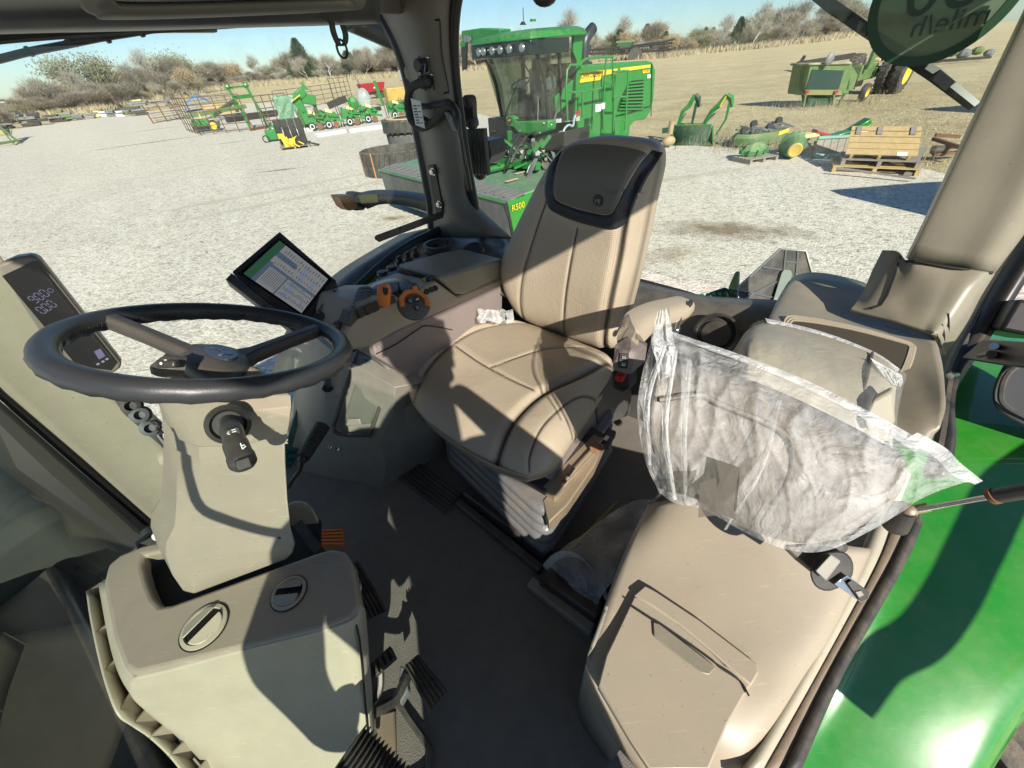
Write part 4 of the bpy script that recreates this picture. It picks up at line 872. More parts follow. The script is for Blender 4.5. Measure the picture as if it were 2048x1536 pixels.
for (x,y,z) in((365,1120,2.30),(560,1075,2.33)):
    b=MB(); c=P(x,y,z)+(CAM-P(x,y,z)).normalized()*.004; b.ball(c,.004,n=8,m_=4); b.build('screw',M['metalb'],sc_)
# stalk
c0=D(456,848,.60); dn=(CAM+V((0,0,-.10))-c0).normalized()
b=MB(); b.lathe(c0,dn,[(.001,-.01),(.030,-.01),(.030,.008),(.024,.012),(.020,.004),(.001,.004)],28); b.build('stalk_socket',M['black'],sc_)
b=MB(); q0,q1,q2,q3,q4=D(458,846,.60),D(464,862,.575),D(472,890,.56),D(482,915,.55),D(490,936,.545)
b.tube(spline([q0,q1,q2,q3,q4],4),[.014]*4+[.0150]*4+[.0165]*4+[.018]*3+[.016,.012],14); stk=b.build('stalk',M['spoke'],sc_,smooth=60)
nn=(CAM-q2).normalized()
for (x,y,d,w,h) in((467,866,.558,.018,.016),(487,928,.528,.018,.016)):
    b=MB(); c=D(x,y,d); b.box(c,(w,h,.004),basis(nn,(q4-q1))); b.build('button',M['black'],stk,bevel=.002)
b=MB(); 
ex,ey,_=basis(nn,(q4-q1)); ex=ex if ex.dot(_r)>0 else -ex
c=D(466,864,.555); b.tube([c-ex*.004+ey*.002,c-ex*.007,c-ex*.004-ey*.002],.0007,4); b.bar(c-ex*.001,c+ex*.004,.001,.0006,nn); b.bar(c-ex*.001-ey*.003,c+ex*.004-ey*.003,.001,.0006,nn)
c=D(483,893,.5385); b.bar(c-ey*.005,c+ey*.004,.0012,.0006,nn); b.bar(c+ey*.004,c+ey*.001+ex*.005,.0012,.0006,nn); b.bar(c-ey*.001,c-ey*.001+ex*.004,.0012,.0006,nn); b.build('icon',M['white'],stk)
# lever behind wheel (left)
b=MB(); b.tube(spline([D(370,735,.63),D(345,732,.62),D(325,730,.615),D(312,722,.61)],4),[.018]*6+[.02]*4+[.016,.014,.010],10); l2=b.build('shuttle_lever',M['spoke'],sc_,smooth=60)
b=MB(); b.box(D(336,728,.598),(.03,.012,.012),(_r,_u,_f)); b.build('lever_switch',M['black'],l2,bevel=.003)
b=MB(); b.ball(D(324,727,.594),.003); b.box(D(331,722,.594),(.004,.004,.001),(_r,_u,_f)); b.build('icon',M['white'],l2)
# ------------------------------------------------------------------ dash console
dc_=thing('dash_console','beige front console with two round air vents and a ribbed edge','dash console',P(470,1250,2.2))
ZD=2.25
deck=[(205,1168),(214,1130),(240,1108),(285,1090),(330,1078),(336,1102),(285,1109),(284,1130),(292,1162),(306,1195),(322,1212),(346,1208),(640,1103),(664,1097),(690,1103),(706,1130),(720,1210),(700,1236),(640,1258),(268,1349),(246,1335),(226,1280)]
b=MB(); b.prism([P(x,y,ZD) for x,y in deck],V((0,0,-.035))); b.build('deck',M['taupe_lt'],dc_,bevel=.008,seg=3)
rows=[[(212,1165,2.246),(236,1290,2.244),(262,1350,2.242),(300,1350,2.243),(480,1302,2.243),(640,1262,2.243),(708,1238,2.243),(724,1212,2.243)],
      [(198,1166,2.225),(222,1292,2.215),(250,1362,2.21),(296,1372,2.21),(480,1325,2.212),(640,1285,2.214),(712,1262,2.214),(731,1220,2.21)],
      [(198,1172,2.19),(225,1305,2.18),(258,1385,2.17),(300,1400,2.16),(500,1360,2.16),(640,1320,2.17),(716,1300,2.17),(735,1260,2.16)],
      [(215,1200,2.1),(250,1330,2.10),(290,1420,2.10),(350,1440,2.08),(520,1425,2.06),(640,1400,2.08),(725,1390,2.08),(742,1350,2.06)],
      [(240,1240,1.98),(300,1380,2.0),(350,1470,2.0),(410,1500,1.99),(520,1495,1.97),(640,1480,1.98),(735,1480,1.98),(748,1440,1.94)],
      [(280,1300,1.84),(350,1450,1.88),(400,1536,1.9),(480,1570,1.88),(560,1580,1.87),(660,1580,1.87),(742,1580,1.85),(752,1540,1.82)]]
b=MB(); b.grid(patch([[P(*c) for c in r_] for r_ in rows],5,5)); b.build('front_panel',M['beige_lt'],dc_,solid=.01,smooth=30)
b=MB(); b.tube(spline([P(*c)+ZX*.003 for c in((702,1216,2.243),(716,1262,2.214),(722,1300,2.17),(730,1390,2.08),(738,1480,1.98))],4),.0022,5); b.build('seam',gask,dc_)
for (x,y,r0,ang) in((409,1253,.0375,62),(578,1186,.031,5)):
    c=P(x,y,ZD+.001); b=MB()
    b.lathe(c,ZX,[(r0*.80,-.02),(r0*.80,.002),(r0*.84,.0045),(r0*1.0,.003),(r0*1.03,-.001)],40); vr=b.build('air_vent',M['beige_lt'] if ang>30 else M['beige'],dc_)
    b=MB(); b.lathe(c,ZX,[(.001,.0006),(r0*.84,.0006)],24); b.build('vent_well',gask,vr)
    b=MB(); b.lathe(c,ZX,[(r0*1.02,-.001),(r0*1.07,-.001),(r0*1.07,.0012),(r0*1.02,.0012)],40); b.build('groove',gask,vr)
    d=(_r.copy()); d.z=0; d.normalize(); e=V((-d.y,d.x,0)); a=R(ang); d1=d*math.cos(a)+e*math.sin(a); e1=V((-d1.y,d1.x,0))
    for s_ in(-1,1):
        pts=[]; 
        for k in range(15):
            t=math.pi*k/14; pts.append(c+e1*s_*(r0*.20)+d1*(r0*.76*math.cos(t))+e1*s_*(r0*.62*math.sin(t)))
        vv=MB(); tl=[p+ZX*(.014-.013*abs((p-c).dot(e1))/r0*s_**2) for p in pts]
        vv.prism(tl,V((0,0,-.003))); vv.build('vent_flap',M['beige_lt'] if ang>30 else M['greyplas'],vr,bevel=.0015)
# dark pocket under the column
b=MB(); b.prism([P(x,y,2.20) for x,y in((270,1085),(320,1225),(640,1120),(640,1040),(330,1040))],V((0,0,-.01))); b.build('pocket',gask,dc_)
b=MB(); b.prism([D(x,y,.9) for x,y in((560,1040),(600,1010),(625,1012),(640,1040),(645,1100),(600,1110))],-BX*.03); b.build('side_lug',M['beige'],dc_,bevel=.01)
b=MB(); b.bar(P(598,1050,2.22),P(640,1105,2.22),.02,.02); b.build('dark_strut',M['black'],dc_)
b=MB(); b.prism([P(x,y,2.256) for x,y in((280,1086),(300,1076),(335,1068),(345,1080),(300,1090))],V((0,0,-.004))); b.build('front_tab',M['darkplas'],dc_)
b=MB(); b.ball(P(313,1074,2.27),.007,(1,1,1.6)); b.build('clip',M['white'],dc_)
# ribbed ledge
outer=[(172,1184),(180,1240),(198,1325),(215,1385),(235,1432),(262,1452),(300,1478),(345,1522),(395,1590)]
inner=[(206,1160),(215,1215),(232,1290),(250,1340),(268,1375),(300,1405),(345,1440),(390,1475),(440,1530)]
rz=[2.19,2.19,2.18,2.17,2.15,2.115,2.065,2.01,1.94]; ob_=[P(x,y,z) for (x,y),z in zip(outer,rz)]; ib=[P(x,y,z-.012) for (x,y),z in zip(inner,rz)]
b=MB()
so_=spline(ob_,4)
b.grid([so_,[p-ZX*.07 for p in so_]]); rbs=b.build('rib_rail',M['beige_lt'],dc_,solid=.004)
for (i,t) in((0,0),(1,.35),(2,.35),(3,.9),(5,0),(5,.9),(6,.8),(7,.6)):
    po=lerp(ob_[i],ob_[i+1],t); pi=lerp(ib[i],ib[i+1],t); b=MB(); n_=(pi-po).normalized(); sd=V((-n_.y,n_.x,0))*.0018
    b.prism([po+sd,pi+sd+n_*.012-ZX*.004,pi+sd+n_*.012-ZX*.06,po+sd-ZX*.07],-sd*2); b.build('rib',M['beige'],dc_)
b=MB(); b.prism([P(150,1130,1.79)]+[P(x-25,y+10,1.79) for x,y in outer]+[P(520,1700,1.79),P(520,1400,1.79),P(300,1200,1.79)],V((0,0,-.02))); b.build('void_shade_sheet',gask,dc_)  # black sheet whose colour stands in for the darkness of the void
# ------------------------------------------------------------------ front right post, gasket, windscreen, hood
ap_=thing('front_right_post','pale beige front right cab post seen beside the windscreen','post',PB(320,1040,-1.4))
b=MB(); rows=[[PB(x,y,-1.40) for x,y in q] for q in(((-250,480),(-200,450),(-150,420),(-90,400)),((-80,700),(0,600),(40,600),(70,600)),((0,778),(90,730),(180,760),(235,800)),((150,908),(210,860),(290,850),(335,892)),((312,1050),(325,1000),(350,960),(352,925)),((360,1090),(380,1060),(400,1000),(420,960)))]
b.grid(patch(rows,4,4)); b.build('post_cover',M['beige_lt'],ap_,solid=.03)
b=MB(); b.prism([PB(x,y,-1.375) for x,y in((-60,720),(-60,745),(150,930),(290,1050),(312,1052),(160,918),(0,782))],BX*.012); b.prism([PB(x,y,-1.36) for x,y in((-60,750),(-60,790),(100,945),(250,1072),(290,1052),(150,935))],BX*.010); b.build('gasket',gask,ap_)
b=MB(); b.lathe(D(334,917,1.06),(BX-AX*.3),[(.001,-.02),(.020,-.02),(.021,0),(.017,.010),(.001,.012)],20); b.build('round_knob',M['beige_lt'],ap_)
plug=mat('plug_grey',(.10,.105,.11),.35)
for i,(x,y,r0) in enumerate(((262,812,.020),(280,830,.019),(300,856,.019))):
    c=D(x,y,1.02); b=MB(); dr=(BX+ZX*.5-AX*.1); b.lathe(c-dr.normalized()*.03,dr,[(.001,0),(.024,0),(.024,.012),(r0,.014),(r0,.045),(r0*.6,.048),(r0*.55,.03),(.001,.03)],14); b.build('plug',plug if i else M['rubber'],ap_)
b=MB(); b.prism([D(x,y,1.03) for x,y in((228,796),(270,812),(330,880),(352,930),(346,920),(320,890),(250,830))],-BX*.02); b.build('plug_rail',M['rubber'],ap_)
b=MB(); b.tube(spline([D(298,840,1.0),D(312,850,.99),D(318,862,1.0),D(340,868,1.02)],4),.003,6); b.tube(spline([D(315,870,1.02),D(335,895,1.03),D(352,910,1.05)],4),.005,6); b.build('cable',M['black'],ap_)
# display strip
ds=thing('post_display','tall black post display with lit digits behind the steering wheel','display',D(120,620,.82))
dq=[D(x,y,z) for x,y,z in((-2,535,.74),(70,511,.76),(243,729,.90),(229,745,.895),(150,735,.87))]
dnm=(dq[1]-dq[0]).cross(dq[4]-dq[0]).normalized(); dnm=-dnm if dnm.dot(ray(100,600))>0 else dnm
dq=[PL(x,y,dq[0],dnm) for x,y in((-8,532),(30,515),(62,511),(76,517),(243,727),(240,737),(228,746),(150,742),(90,680))]
b=MB(); b.prism(dq,-dnm*.03); b.build('housing',mat('taupe_plastic',(.16,.145,.12),.3,dust=(DUST,.3)),ds,bevel=.006,seg=3)
def dsp(x,y,o=.0015): return PL(x,y,dq[0]+dnm*o,dnm)
b=MB(); b.prism([dsp(x,y,.0022) for x,y in((4,552),(66,523),(74,523),(234,725),(222,741),(154,732))],-dnm*.002); fc=b.build('screen',mat('screen_black',(.008,.008,.010),.08),ds,smooth=0)
b=MB(); b.tube([dsp(84,542,.003),dsp(150,628,.003)],.0012,4); b.tube([dsp(185,673,.003),dsp(224,716,.003)],.0012,4); b.build('trim_line',M['chrome'],ds)
# seven segment digits
def seg7(o,ex,ey,h,digs):
    b=MB(); w=h*.5; SEG={'0':'abcdef','9':'abcdfg'}
    x=0
    for d in digs:
        if d=='.': b.box(o+ex*(x-w*.22)+ey*h*.06,(h*.15,h*.15,.0005),(ex,ey,ex.cross(ey))); continue
        P4={'a':((0,h),(w,h)),'b':((w,h),(w,h/2)),'c':((w,h/2),(w,0)),'d':((0,0),(w,0)),'e':((0,0),(0,h/2)),'f':((0,h/2),(0,h)),'g':((0,h/2),(w,h/2))}
        for s_ in SEG[d]:
            (x0,y0),(x1,y1)=P4[s_]; p0=o+ex*(x+x0)+ey*y0; p1=o+ex*(x+x1)+ey*y1; dd=(p1-p0).normalized(); b.bar(p0+dd*h*.07,p1-dd*h*.07,h*.11,.0004,ex.cross(ey))
        x+=w*1.5
    return b
ex=(dsp(97,576)-dsp(67,594)).normalized(); ey=dnm.cross(ex); ey=ey if ey.dot(_u)>0 else -ey
h=(dsp(62,591)-dsp(75,608)).length
seg7(dsp(72,607,.0035),ex,ey,h*.8,'900').build('digits',M['lcd_digit'],ds,smooth=0)
seg7(dsp(87,628,.0035),ex,ey,h*.8,'0.00').build('digits',M['lcd_digit'],ds,smooth=0)
b=MB(); c=dsp(101,581,.0035); b.tube([c+(ex*math.cos(a)+ey*math.sin(a))*.004 for a in [i*math.pi/5 for i in range(10)]],.0006,4,closed=True); b.build('symbol',M['lcd_digit'],ds)
b=MB(); q=[dsp(x,y,.0035) for x,y in((188,703),(201,697),(211,712),(198,719))]; b.add(q,[(0,1,2,3)]); b.build('lit_icon',M['lcd_purple'],ds,smooth=0)
b=MB()
for (x,y) in((206,723),(214,718),(196,728)):
    c=dsp(x,y,.0035); b.box(c,(.006,.004,.0004),(ex,ey,dnm))
b.build('small_icon',mat('dim_print',(.22,.22,.25),.4),ds)
# ------------------------------------------------------------------ touch monitor
mo=thing('touch_monitor','black touchscreen monitor showing a pale tabular page beside the control armrest','monitor',D(570,560,1.1))
mq=[D(559,462,1.16),D(673,561,1.13),D(463,543,1.06)]; mn=(mq[1]-mq[0]).cross(mq[2]-mq[0]).normalized(); mn=-mn if mn.dot(ray(570,560))>0 else mn
def mp(x,y,o=0): return PL(x,y,mq[0]+mn*o,mn)
b=MB(); b.prism([mp(x,y) for x,y in((559,462),(673,561),(612,650),(595,655),(463,543))],-mn*.045); b.build('housing',M['black'],mo,bevel=.004)
b=MB(); b.prism([mp(x,y,.002) for x,y in((463,545),(597,655),(585,662),(450,558))],-mn*.03); b.build('edge_trim',M['darkplas'],mo,bevel=.003)
scr=[(559,481),(656,558),(603,626),(487,547)]
def ms(u,v,o=.003):   # u along the short top edge .. v down
    (x0,y0),(x1,y1),(x2,y2),(x3,y3)=scr; a=(lerp(x3,x0,u),lerp(y3,y0,u)); c=(lerp(x2,x1,u),lerp(y2,y1,u)); return mp(lerp(a[0],c[0],v),lerp(a[1],c[1],v),o)
def mrect(u0,u1,v0,v1,o): return [ms(u0,v0,o),ms(u1,v0,o),ms(u1,v1,o),ms(u0,v1,o)]
b=MB(); b.prism(mrect(-.05,1.04,-.05,1.05,.001),-mn*.001); b.build('bezel',mat('gloss_black',(.01,.01,.012),.1),mo)
b=MB(); b.add(mrect(0,1,0,1,.002),[(0,1,2,3)]); b.build('screen',emis('page_grey',(.27,.28,.29),.42),mo,smooth=0)
b=MB(); b.add(mrect(0,1,0,.13,.0026),[(0,1,2,3)]); b.build('title_bar',emis('page_green',(.03,.09,.05),.5),mo,smooth=0)
b=MB(); b.add(mrect(.0,.55,.13,.20,.0026),[(0,1,2,3)]); b.add(mrect(.45,.52,.13,1,.0026),[(0,1,2,3)]); b.add(mrect(0,.45,.50,.53,.0026),[(0,1,2,3)]); b.add(mrect(.70,.82,.13,.5,.0026),[(0,1,2,3)])
b.build('page_band',emis('page_blue',(.08,.11,.17),.5),mo,smooth=0)
rnd=random.Random(3)
b=MB()
for k in range(9): b.add(mrect(.08+.0,.43,.23+k*.03,.238+k*.03,.0030),[(0,1,2,3)])
for k in range(14):
    for j in range(3):
        u=.05+j*.14+rnd.random()*.03; v=.56+k*.031; b.add(mrect(u,u+.05+rnd.random()*.05,v,v+.010,.0030),[(0,1,2,3)])
for k in range(16):
    for j in range(3):
        u=.55+j*.15+rnd.random()*.03; v=.2+k*.05; b.add(mrect(u,u+.03+rnd.random()*.07,v,v+.012,.0030),[(0,1,2,3)])
b.build('page_text',emis('page_ink',(.05,.06,.08),.5),mo,smooth=0)
b=MB(); b.add(mrect(.04,.42,.6,.68,.0028),[(0,1,2,3)]); b.add(mrect(.56,.9,.62,.7,.0028),[(0,1,2,3)]); b.add(mrect(.56,.75,.84,.9,.0028),[(0,1,2,3)]); b.build('page_cells',emis('page_pale_blue',(.18,.22,.31),.5),mo,smooth=0)
kp=thing('button_pad','narrow black button pad mounted along the lower edge of the monitor','keypad',D(650,610,1.08))
kn=mn
def kpp(x,y,o=0): return PL(x,y,D(650,610,1.07)+kn*o,kn)
b=MB(); b.prism([kpp(x,y) for x,y in((668,577),(685,592),(680,606),(646,640),(633,643),(622,634))],-kn*.02); b.build('pad_body',M['black'],kp,bevel=.004)
for r_ in range(2):
    for k in range(6):
        t=(k+.7)/6.4; x=lerp(669,632,t)+r_*8; y=lerp(586,630,t)+r_*7; c=kpp(x,y,.001); ex=(kpp(632,630)-kpp(669,586)).normalized(); ey=kn.cross(ex)
        b=MB(); b.box(c,(.011,.010,.003),(ex,ey,kn)); q=b.build('pad_button',M['darkplas'],kp,bevel=.001)
b=MB()
for r_ in range(2):
    for k in range(6):
        t=(k+.7)/6.4; x=lerp(669,632,t)+r_*8; y=lerp(586,630,t)+r_*7; b.box(kpp(x,y,.0032),(.004+.002*(k%2),.002,.0003),(ex,ey,kn)); b.box(kpp(x+1,y-1,.0032),(.001,.005,.0003),(ex,ey,kn))
b.build('button_icons',M['screen_grey'],kp)
b=MB(); b.lathe(kpp(643,632,.001),kn,[(.001,0),(.010,0),(.010,.004),(.001,.005)],18); b.build('round_knob',mat('navy_knob',(.03,.05,.09),.3),kp)
b=MB(); b.prism([D(x,y,1.06) for x,y in((640,650),(684,630),(690,640),(690,655),(660,668))],AX*.03); b.box(D(682,655,1.02),(.03,.02,.04),(AX,BX,ZX)); b.build('mount_arm',M['black'],kp,bevel=.004)
# ------------------------------------------------------------------ pedals
pd=thing('brake_pedal','black ribbed brake pedal nearest the bottom of the picture','pedal',P(850,1365,1.86))
def pedal(th,c4_,z,rib=5,arm=None):
    q=[P(x,y,zz) for (x,y),zz in zip(c4_,z)]; n_=(q[1]-q[0]).cross(q[3]-q[0]).normalized(); n_=n_ if n_.z>0 else -n_
    b=MB(); b.prism(q,-n_*.012); b.build('plate',M['metalb'],th,bevel=.003)
    b=MB()
    for k in range(rib):
        t=(k+.5)/rib; b.bar(lerp(q[0],q[1],t)+n_*.003,lerp(q[3],q[2],t)+n_*.003,(q[1]-q[0]).length/rib*.55,.010,n_)
    b.build('rubber_pad',M['rubber'],th,bevel=.002)
pedal(pd,[(836,1308),(808,1332),(858,1426),(897,1384)],(1.90,1.90,1.87,1.87))
b=MB(); b.tube(spline([P(815,1350,1.88),P(806,1372,1.88),P(790,1400,1.88),P(745,1425,1.90),P(700,1440,1.9)],4),.013,8); b.build('arm',M['metalb'],pd)
b=MB(); b.prism([P(x,y,1.885) for x,y in((800,1330),(812,1338),(816,1380),(800,1408),(797,1370))],V((0,0,-.03))); b.build('worn_bracket',M['greypart'],pd,bevel=.003)
pd=thing('clutch_pedal','black ribbed pedal half hidden by the dash console','pedal',P(735,1185,1.9))
pedal(pd,[(716,1120),(690,1140),(735,1240),(775,1222)],(1.92,1.92,1.88,1.88))
b=MB(); b.tube([P(700,1180,1.9),P(660,1200,1.95)],.012,8); b.build('arm',M['metalb'],pd)
pd=thing('small_pedal','small black toothed lever pedal between the two brake pedals','pedal',P(755,1350,1.9))
b=MB(); b.bar(P(735,1352,1.94),P(787,1305,1.95),.03,.018); 
for k in range(5): b.box(lerp(P(742,1345,1.955),P(784,1307,1.965),k/4),(.008,.03,.012),(( P(787,1305,1.95)-P(735,1352,1.94)).normalized(),ZX.cross((P(787,1305,1.95)-P(735,1352,1.94)).normalized()),ZX))
b.build('pad',M['rubber'],pd,bevel=.002)
b=MB(); b.tube(spline([P(760,1330,1.93),P(758,1380,1.9),P(730,1420,1.88)],4),.010,8); b.build('arm',M['metalb'],pd)
og=thing('orange_pedal','small ribbed orange pad on the floor beside the steering column','pedal',P(665,1072,1.85))
b=MB(); q=[P(x,y,1.90) for x,y in((637,1060),(684,1057),(690,1092),(640,1092))]; b.prism(q,V((0,0,-.01))); b.build('pad',M['orange'],og,bevel=.002)
b=MB()
for k in range(5): t=(k+.5)/5; b.bar(lerp(q[0],q[3],t)+ZX*.002,lerp(q[1],q[2],t)+ZX*.002,.006,.006)
b.build('ribs',M['orange'],og,bevel=.001)
fp=thing('floor_pan','grey moulded foot rest well beside the pedals','foot well',P(800,1490,1.76))
b=MB(); b.tube(cspline([P(x,y,1.765) for x,y in((745,1440),(770,1415),(798,1410),(820,1440),(855,1490),(858,1515),(845,1560),(740,1600))],4),.008,6,closed=True); b.build('rim',M['darkplas'],fp)
b=MB(); b.prism([P(x,y,1.77) for x,y in((750,1430),(790,1420),(792,1560),(752,1560))],V((0,0,-.01))); b.build('heel_plate',tan,fp,bevel=.004)
b=MB(); b.tube(spline([P(712,1145,2.0),P(722,1165,2.0),P(720,1190,2.0),P(712,1205,2.0)],5),.0015,5); wl=b.build('wire_loop',M['chrome'],None); tag(wl,'thin steel wire loop hanging beside the dash console','wire')
# ------------------------------------------------------------------ left console box with lid
bx=thing('left_console_box','large beige console box with lidded bin below the passenger seat','console box',P(1400,1250,1.9))
rows=[[(1295,1010,2.10),(1340,1000,2.14),(1420,1000,2.16),(1560,1060,2.16),(1690,1090,2.14),(1745,1098,2.11)],
      [(1262,1075,2.10),(1330,1060,2.13),(1440,1080,2.14),(1560,1130,2.14),(1670,1170,2.12),(1712,1172,2.09)],
      [(1230,1150,2.10),(1330,1150,2.11),(1440,1180,2.12),(1560,1230,2.12),(1640,1250,2.11),(1675,1250,2.08)],
      [(1200,1240,2.10),(1300,1250,2.10),(1420,1280,2.105),(1520,1320,2.11),(1590,1340,2.10),(1626,1330,2.07)],
      [(1172,1330,2.08),(1290,1350,2.09),(1400,1390,2.10),(1480,1410,2.10),(1545,1430,2.09),(1574,1418,2.06)],
      [(1185,1400,2.03),(1290,1450,2.06),(1400,1480,2.07),(1460,1500,2.07),(1500,1515,2.06),(1526,1500,2.04)],
      [(1240,1500,1.95),(1300,1560,1.97),(1400,1590,1.98),(1450,1620,1.98),(1475,1620,1.98),(1490,1600,1.97)]]
b=MB(); b.grid(patch([[P(*c) for c in r_] for r_ in rows],5,5)); b.build('top_panel',M['beige'],bx,solid=.01)
sidep=[(1300,1002,2.10),(1262,1075,2.10),(1230,1150,2.10),(1200,1240,2.10),(1171,1330,2.08),(1185,1400,2.03),(1240,1500,1.95)]
b=MB(); a_=[P(*c) for c in sidep]; a_=spline(a_,4); b.grid([a_,[p-ZX*(p.z-1.745)+BX*.0 for p in a_]]); b.build('side_panel',M['greyplas'],bx,solid=.008)
# bin lid (proud panel) and surround
def bz(x,y,o=0):
    # follow the top panel height roughly
    return P(x,y,2.115+o)
lid=[(1268,1192),(1302,1200),(1330,1225),(1360,1250),(1420,1300),(1450,1330),(1506,1350),(1500,1372),(1455,1450),(1418,1540),(1300,1540),(1260,1480),(1196,1372),(1212,1310)]
b=MB(); b.prism([bz(x,y) for x,y in lid],V((0,0,-.02))); b.build('bin_lid',M['beige'],bx,bevel=.003)
b=MB(); b.prism([bz(x,y,.003) for x,y in((1268,1190),(1290,1170),(1312,1182),(1400,1240),(1513,1326),(1518,1345),(1503,1372),(1470,1345),(1420,1300),(1360,1250),(1305,1212))],V((0,0,-.02))); b.build('lid_rim',M['beige'],bx,bevel=.003)
b=MB(); pts=spline([bz(x,y,.004) for x,y in((1262,1212),(1305,1240),(1330,1255),(1420,1318),(1440,1335),(1480,1362),(1498,1392))],4); b.tube(pts,.0018,5); b.build('lid_seam',gask,bx)
b=MB(); q=[(1306,1243),(1320,1248),(1415,1320),(1432,1335),(1418,1350),(1400,1345),(1330,1292),(1308,1272)]; b.prism([bz(x,y,.005) for x,y in q],V((0,0,-.004))); b.build('finger_recess',M['beige_grn'],bx,bevel=.0018)
# black sill strip, step edge and mat border
ss=thing('door_sill','worn sandy door sill with black seal beside the green fender','door sill',P(1700,1300,2.0))
def strip(lft,rgt,z0,z1,name,mt):
    b=MB(); l=spline([P(x,y,z0) for x,y in lft],5); r_=spline([P(x,y,z1) for x,y in rgt],5); b.grid([l,r_]); return b.build(name,mt,ss,solid=.02)
gp0=[(1508,1570),(1638,1340),(1750,1131),(1785,1040),(1808,985),(1850,880)]
off=lambda l,d:[(x+d,y) for x,y in l]
Lr=[(1560,1570),(1668,1340),(1785,1131),(1827,1040),(1843,985),(1872,880)]; Ls=[(1590,1570),(1692,1340),(1810,1131),(1848,1040),(1865,985),(1892,880)]; Lt=[(1478,1570),(1612,1340),(1718,1131),(1756,1040),(1778,985),(1820,880)]
strip(Lt,gp0,2.075,2.07,'trim_edge',M['beige_lt']); strip(gp0,off(gp0,9),2.05,2.04,'seal',gask); strip(off(gp0,8),Lr,2.05,2.04,'sill_plate',mat('muddy_plate',(.26,.20,.14),.7,bump=(60,.5,.002),var=(9,(.15,.12,.09),.8))); strip(Lr,Ls,2.05,2.045,'edge_seal',M['rubber'])
# gas strut
gs=thing('gas_strut','shiny gas strut with rusty end joint reaching to the open door','gas strut',D(1800,1035,.72))
b=MB(); b.tube([D(1820,1022,.70),D(2000,990,.60),],.0045,10); b.build('rod',M['chrome'],gs)
b=MB(); b.tube([D(1985,993,.605),D(2040,984,.58),D(2140,968,.54)],.011,14); b.build('cylinder',M['metalb'],gs)
b=MB(); b.tube([D(1983,993,.606),D(1993,991,.60)],.0122,14); b.build('collar',M['rust'],gs)
b=MB(); b.ball(D(1815,1022,.70),.014); b.tube([D(1822,1021,.70),D(1858,1014,.685)],.008,10); b.build('ball_joint',tan,gs)
b=MB(); b.cyl(D(1808,1018,.70),D(1790,1052,.73),.018,.02,16); b.build('socket',M['metalb'],gs)
# seat belt buckle of the passenger seat
sb=thing('seatbelt_buckle','black seat belt tongue lying on the console edge below the wrapped seat','seat belt',D(1660,1130,.68))
b=MB(); b.prism(cspline([D(x,y,.67) for x,y in((1640,1110),(1685,1103),(1706,1125),(1700,1160),(1660,1182),(1630,1172),(1620,1140))],3),ray(1660,1140).normalized()*.012); b.build('buckle_frame',M['black'],sb,bevel=.003)
b=MB(); q=[D(x,y,.655) for x,y in((1630,1142),(1662,1108),(1682,1122),(1652,1162))]; b.prism(q,ray(1660,1140).normalized()*.006); b.build('roller_bar',M['greyplas'],sb,bevel=.003)
b=MB(); b.prism([D(x,y,.66) for x,y in((1668,1168),(1694,1150),(1736,1182),(1738,1196),(1722,1205))],ray(1700,1180).normalized()*.002); b.build('tongue',M['chrome'],sb,bevel=.0008)
b=MB(); b.prism([D(x,y,.655) for x,y in((1694,1166),(1704,1160),(1738,1184),(1736,1197),(1722,1204))],ray(1700,1180).normalized()*.004); b.build('tongue_cover',M['black'],sb,bevel=.001)
b=MB(); b.prism([D(x,y,.653) for x,y in((1711,1184),(1722,1182),(1728,1190),(1718,1195))],ray(1700,1180).normalized()*.002); b.build('slot',M['greyplas'],sb)
b=MB(); b.prism([D(x,y,.69) for x,y in((1560,1090),(1640,1085),(1690,1080),(1700,1100),(1660,1120),(1640,1160),(1590,1120))],ray(1640,1120).normalized()*.02); b.build('webbing',M['darkplas'],sb,bevel=.008)
# manuals in a plastic bag
mn_=thing('bagged_manuals','manuals in a torn clear bag on the floor between the seats','bag',P(1180,1110,1.85))
def mcor(z): return [P(x,y,z) for x,y in((1090,1125),(1290,985),(1370,960),(1220,1200))]
b=MB(); b.prism([P(x,y,1.90) for x,y in((1112,1125),(1265,995),(1330,1010),(1205,1180))],V((0,0,-.08))); b.build('book',mat('dark_book',(.03,.028,.025),.4,var=(12,(.10,.085,.06),.6)),mn_,bevel=.004)
b=MB(); b.bar(P(1130,1108,1.905),P(1238,1000,1.905),.005,.004); b.build('yellow_edge',mat('book_yellow',(.20,.17,.03),.6),mn_)
rows=[[(1090,1130,1.84),(1112,1108,1.92),(1150,1080,1.93),(1250,1010,1.95),(1310,1000,1.95)],[(1120,1150,1.86),(1135,1118,1.94),(1190,1100,1.94),(1270,1040,1.95),(1320,1020,1.96)],[(1150,1180,1.84),(1175,1150,1.93),(1215,1130,1.95),(1270,1070,1.96),(1320,1040,1.97)],[(1190,1215,1.80),(1205,1190,1.90),(1235,1150,1.94),(1280,1090,1.95),(1325,1050,1.96)]]
b=MB(); g=patch([[P(*c) for c in r_] for r_ in rows],7,7)
for i,r_ in enumerate(g):
    for j,p in enumerate(r_): p.z+=.012*noise.noise(p*14)
b.grid(g); b.build('film',M['film'],mn_,smooth=60)
b=MB(); g=spline([P(*c) for c in((1085,1130,1.86),(1104,1110,1.94),(1128,1102,1.95),(1160,1112,1.95),(1200,1160,1.93),(1208,1196,1.9))],6); b.grid([g,[p+V((.012,-.008,-.02)) for p in g]]); b.build('bag_hem',M['film_dense'],mn_)
b=MB(); b.prism([P(x,y,1.80) for x,y in((1088,1130),(1100,1118),(1165,1190),(1190,1230),(1150,1200))],V((0,0,-.04))); b.build('tray_edge',M['beige'],mn_)
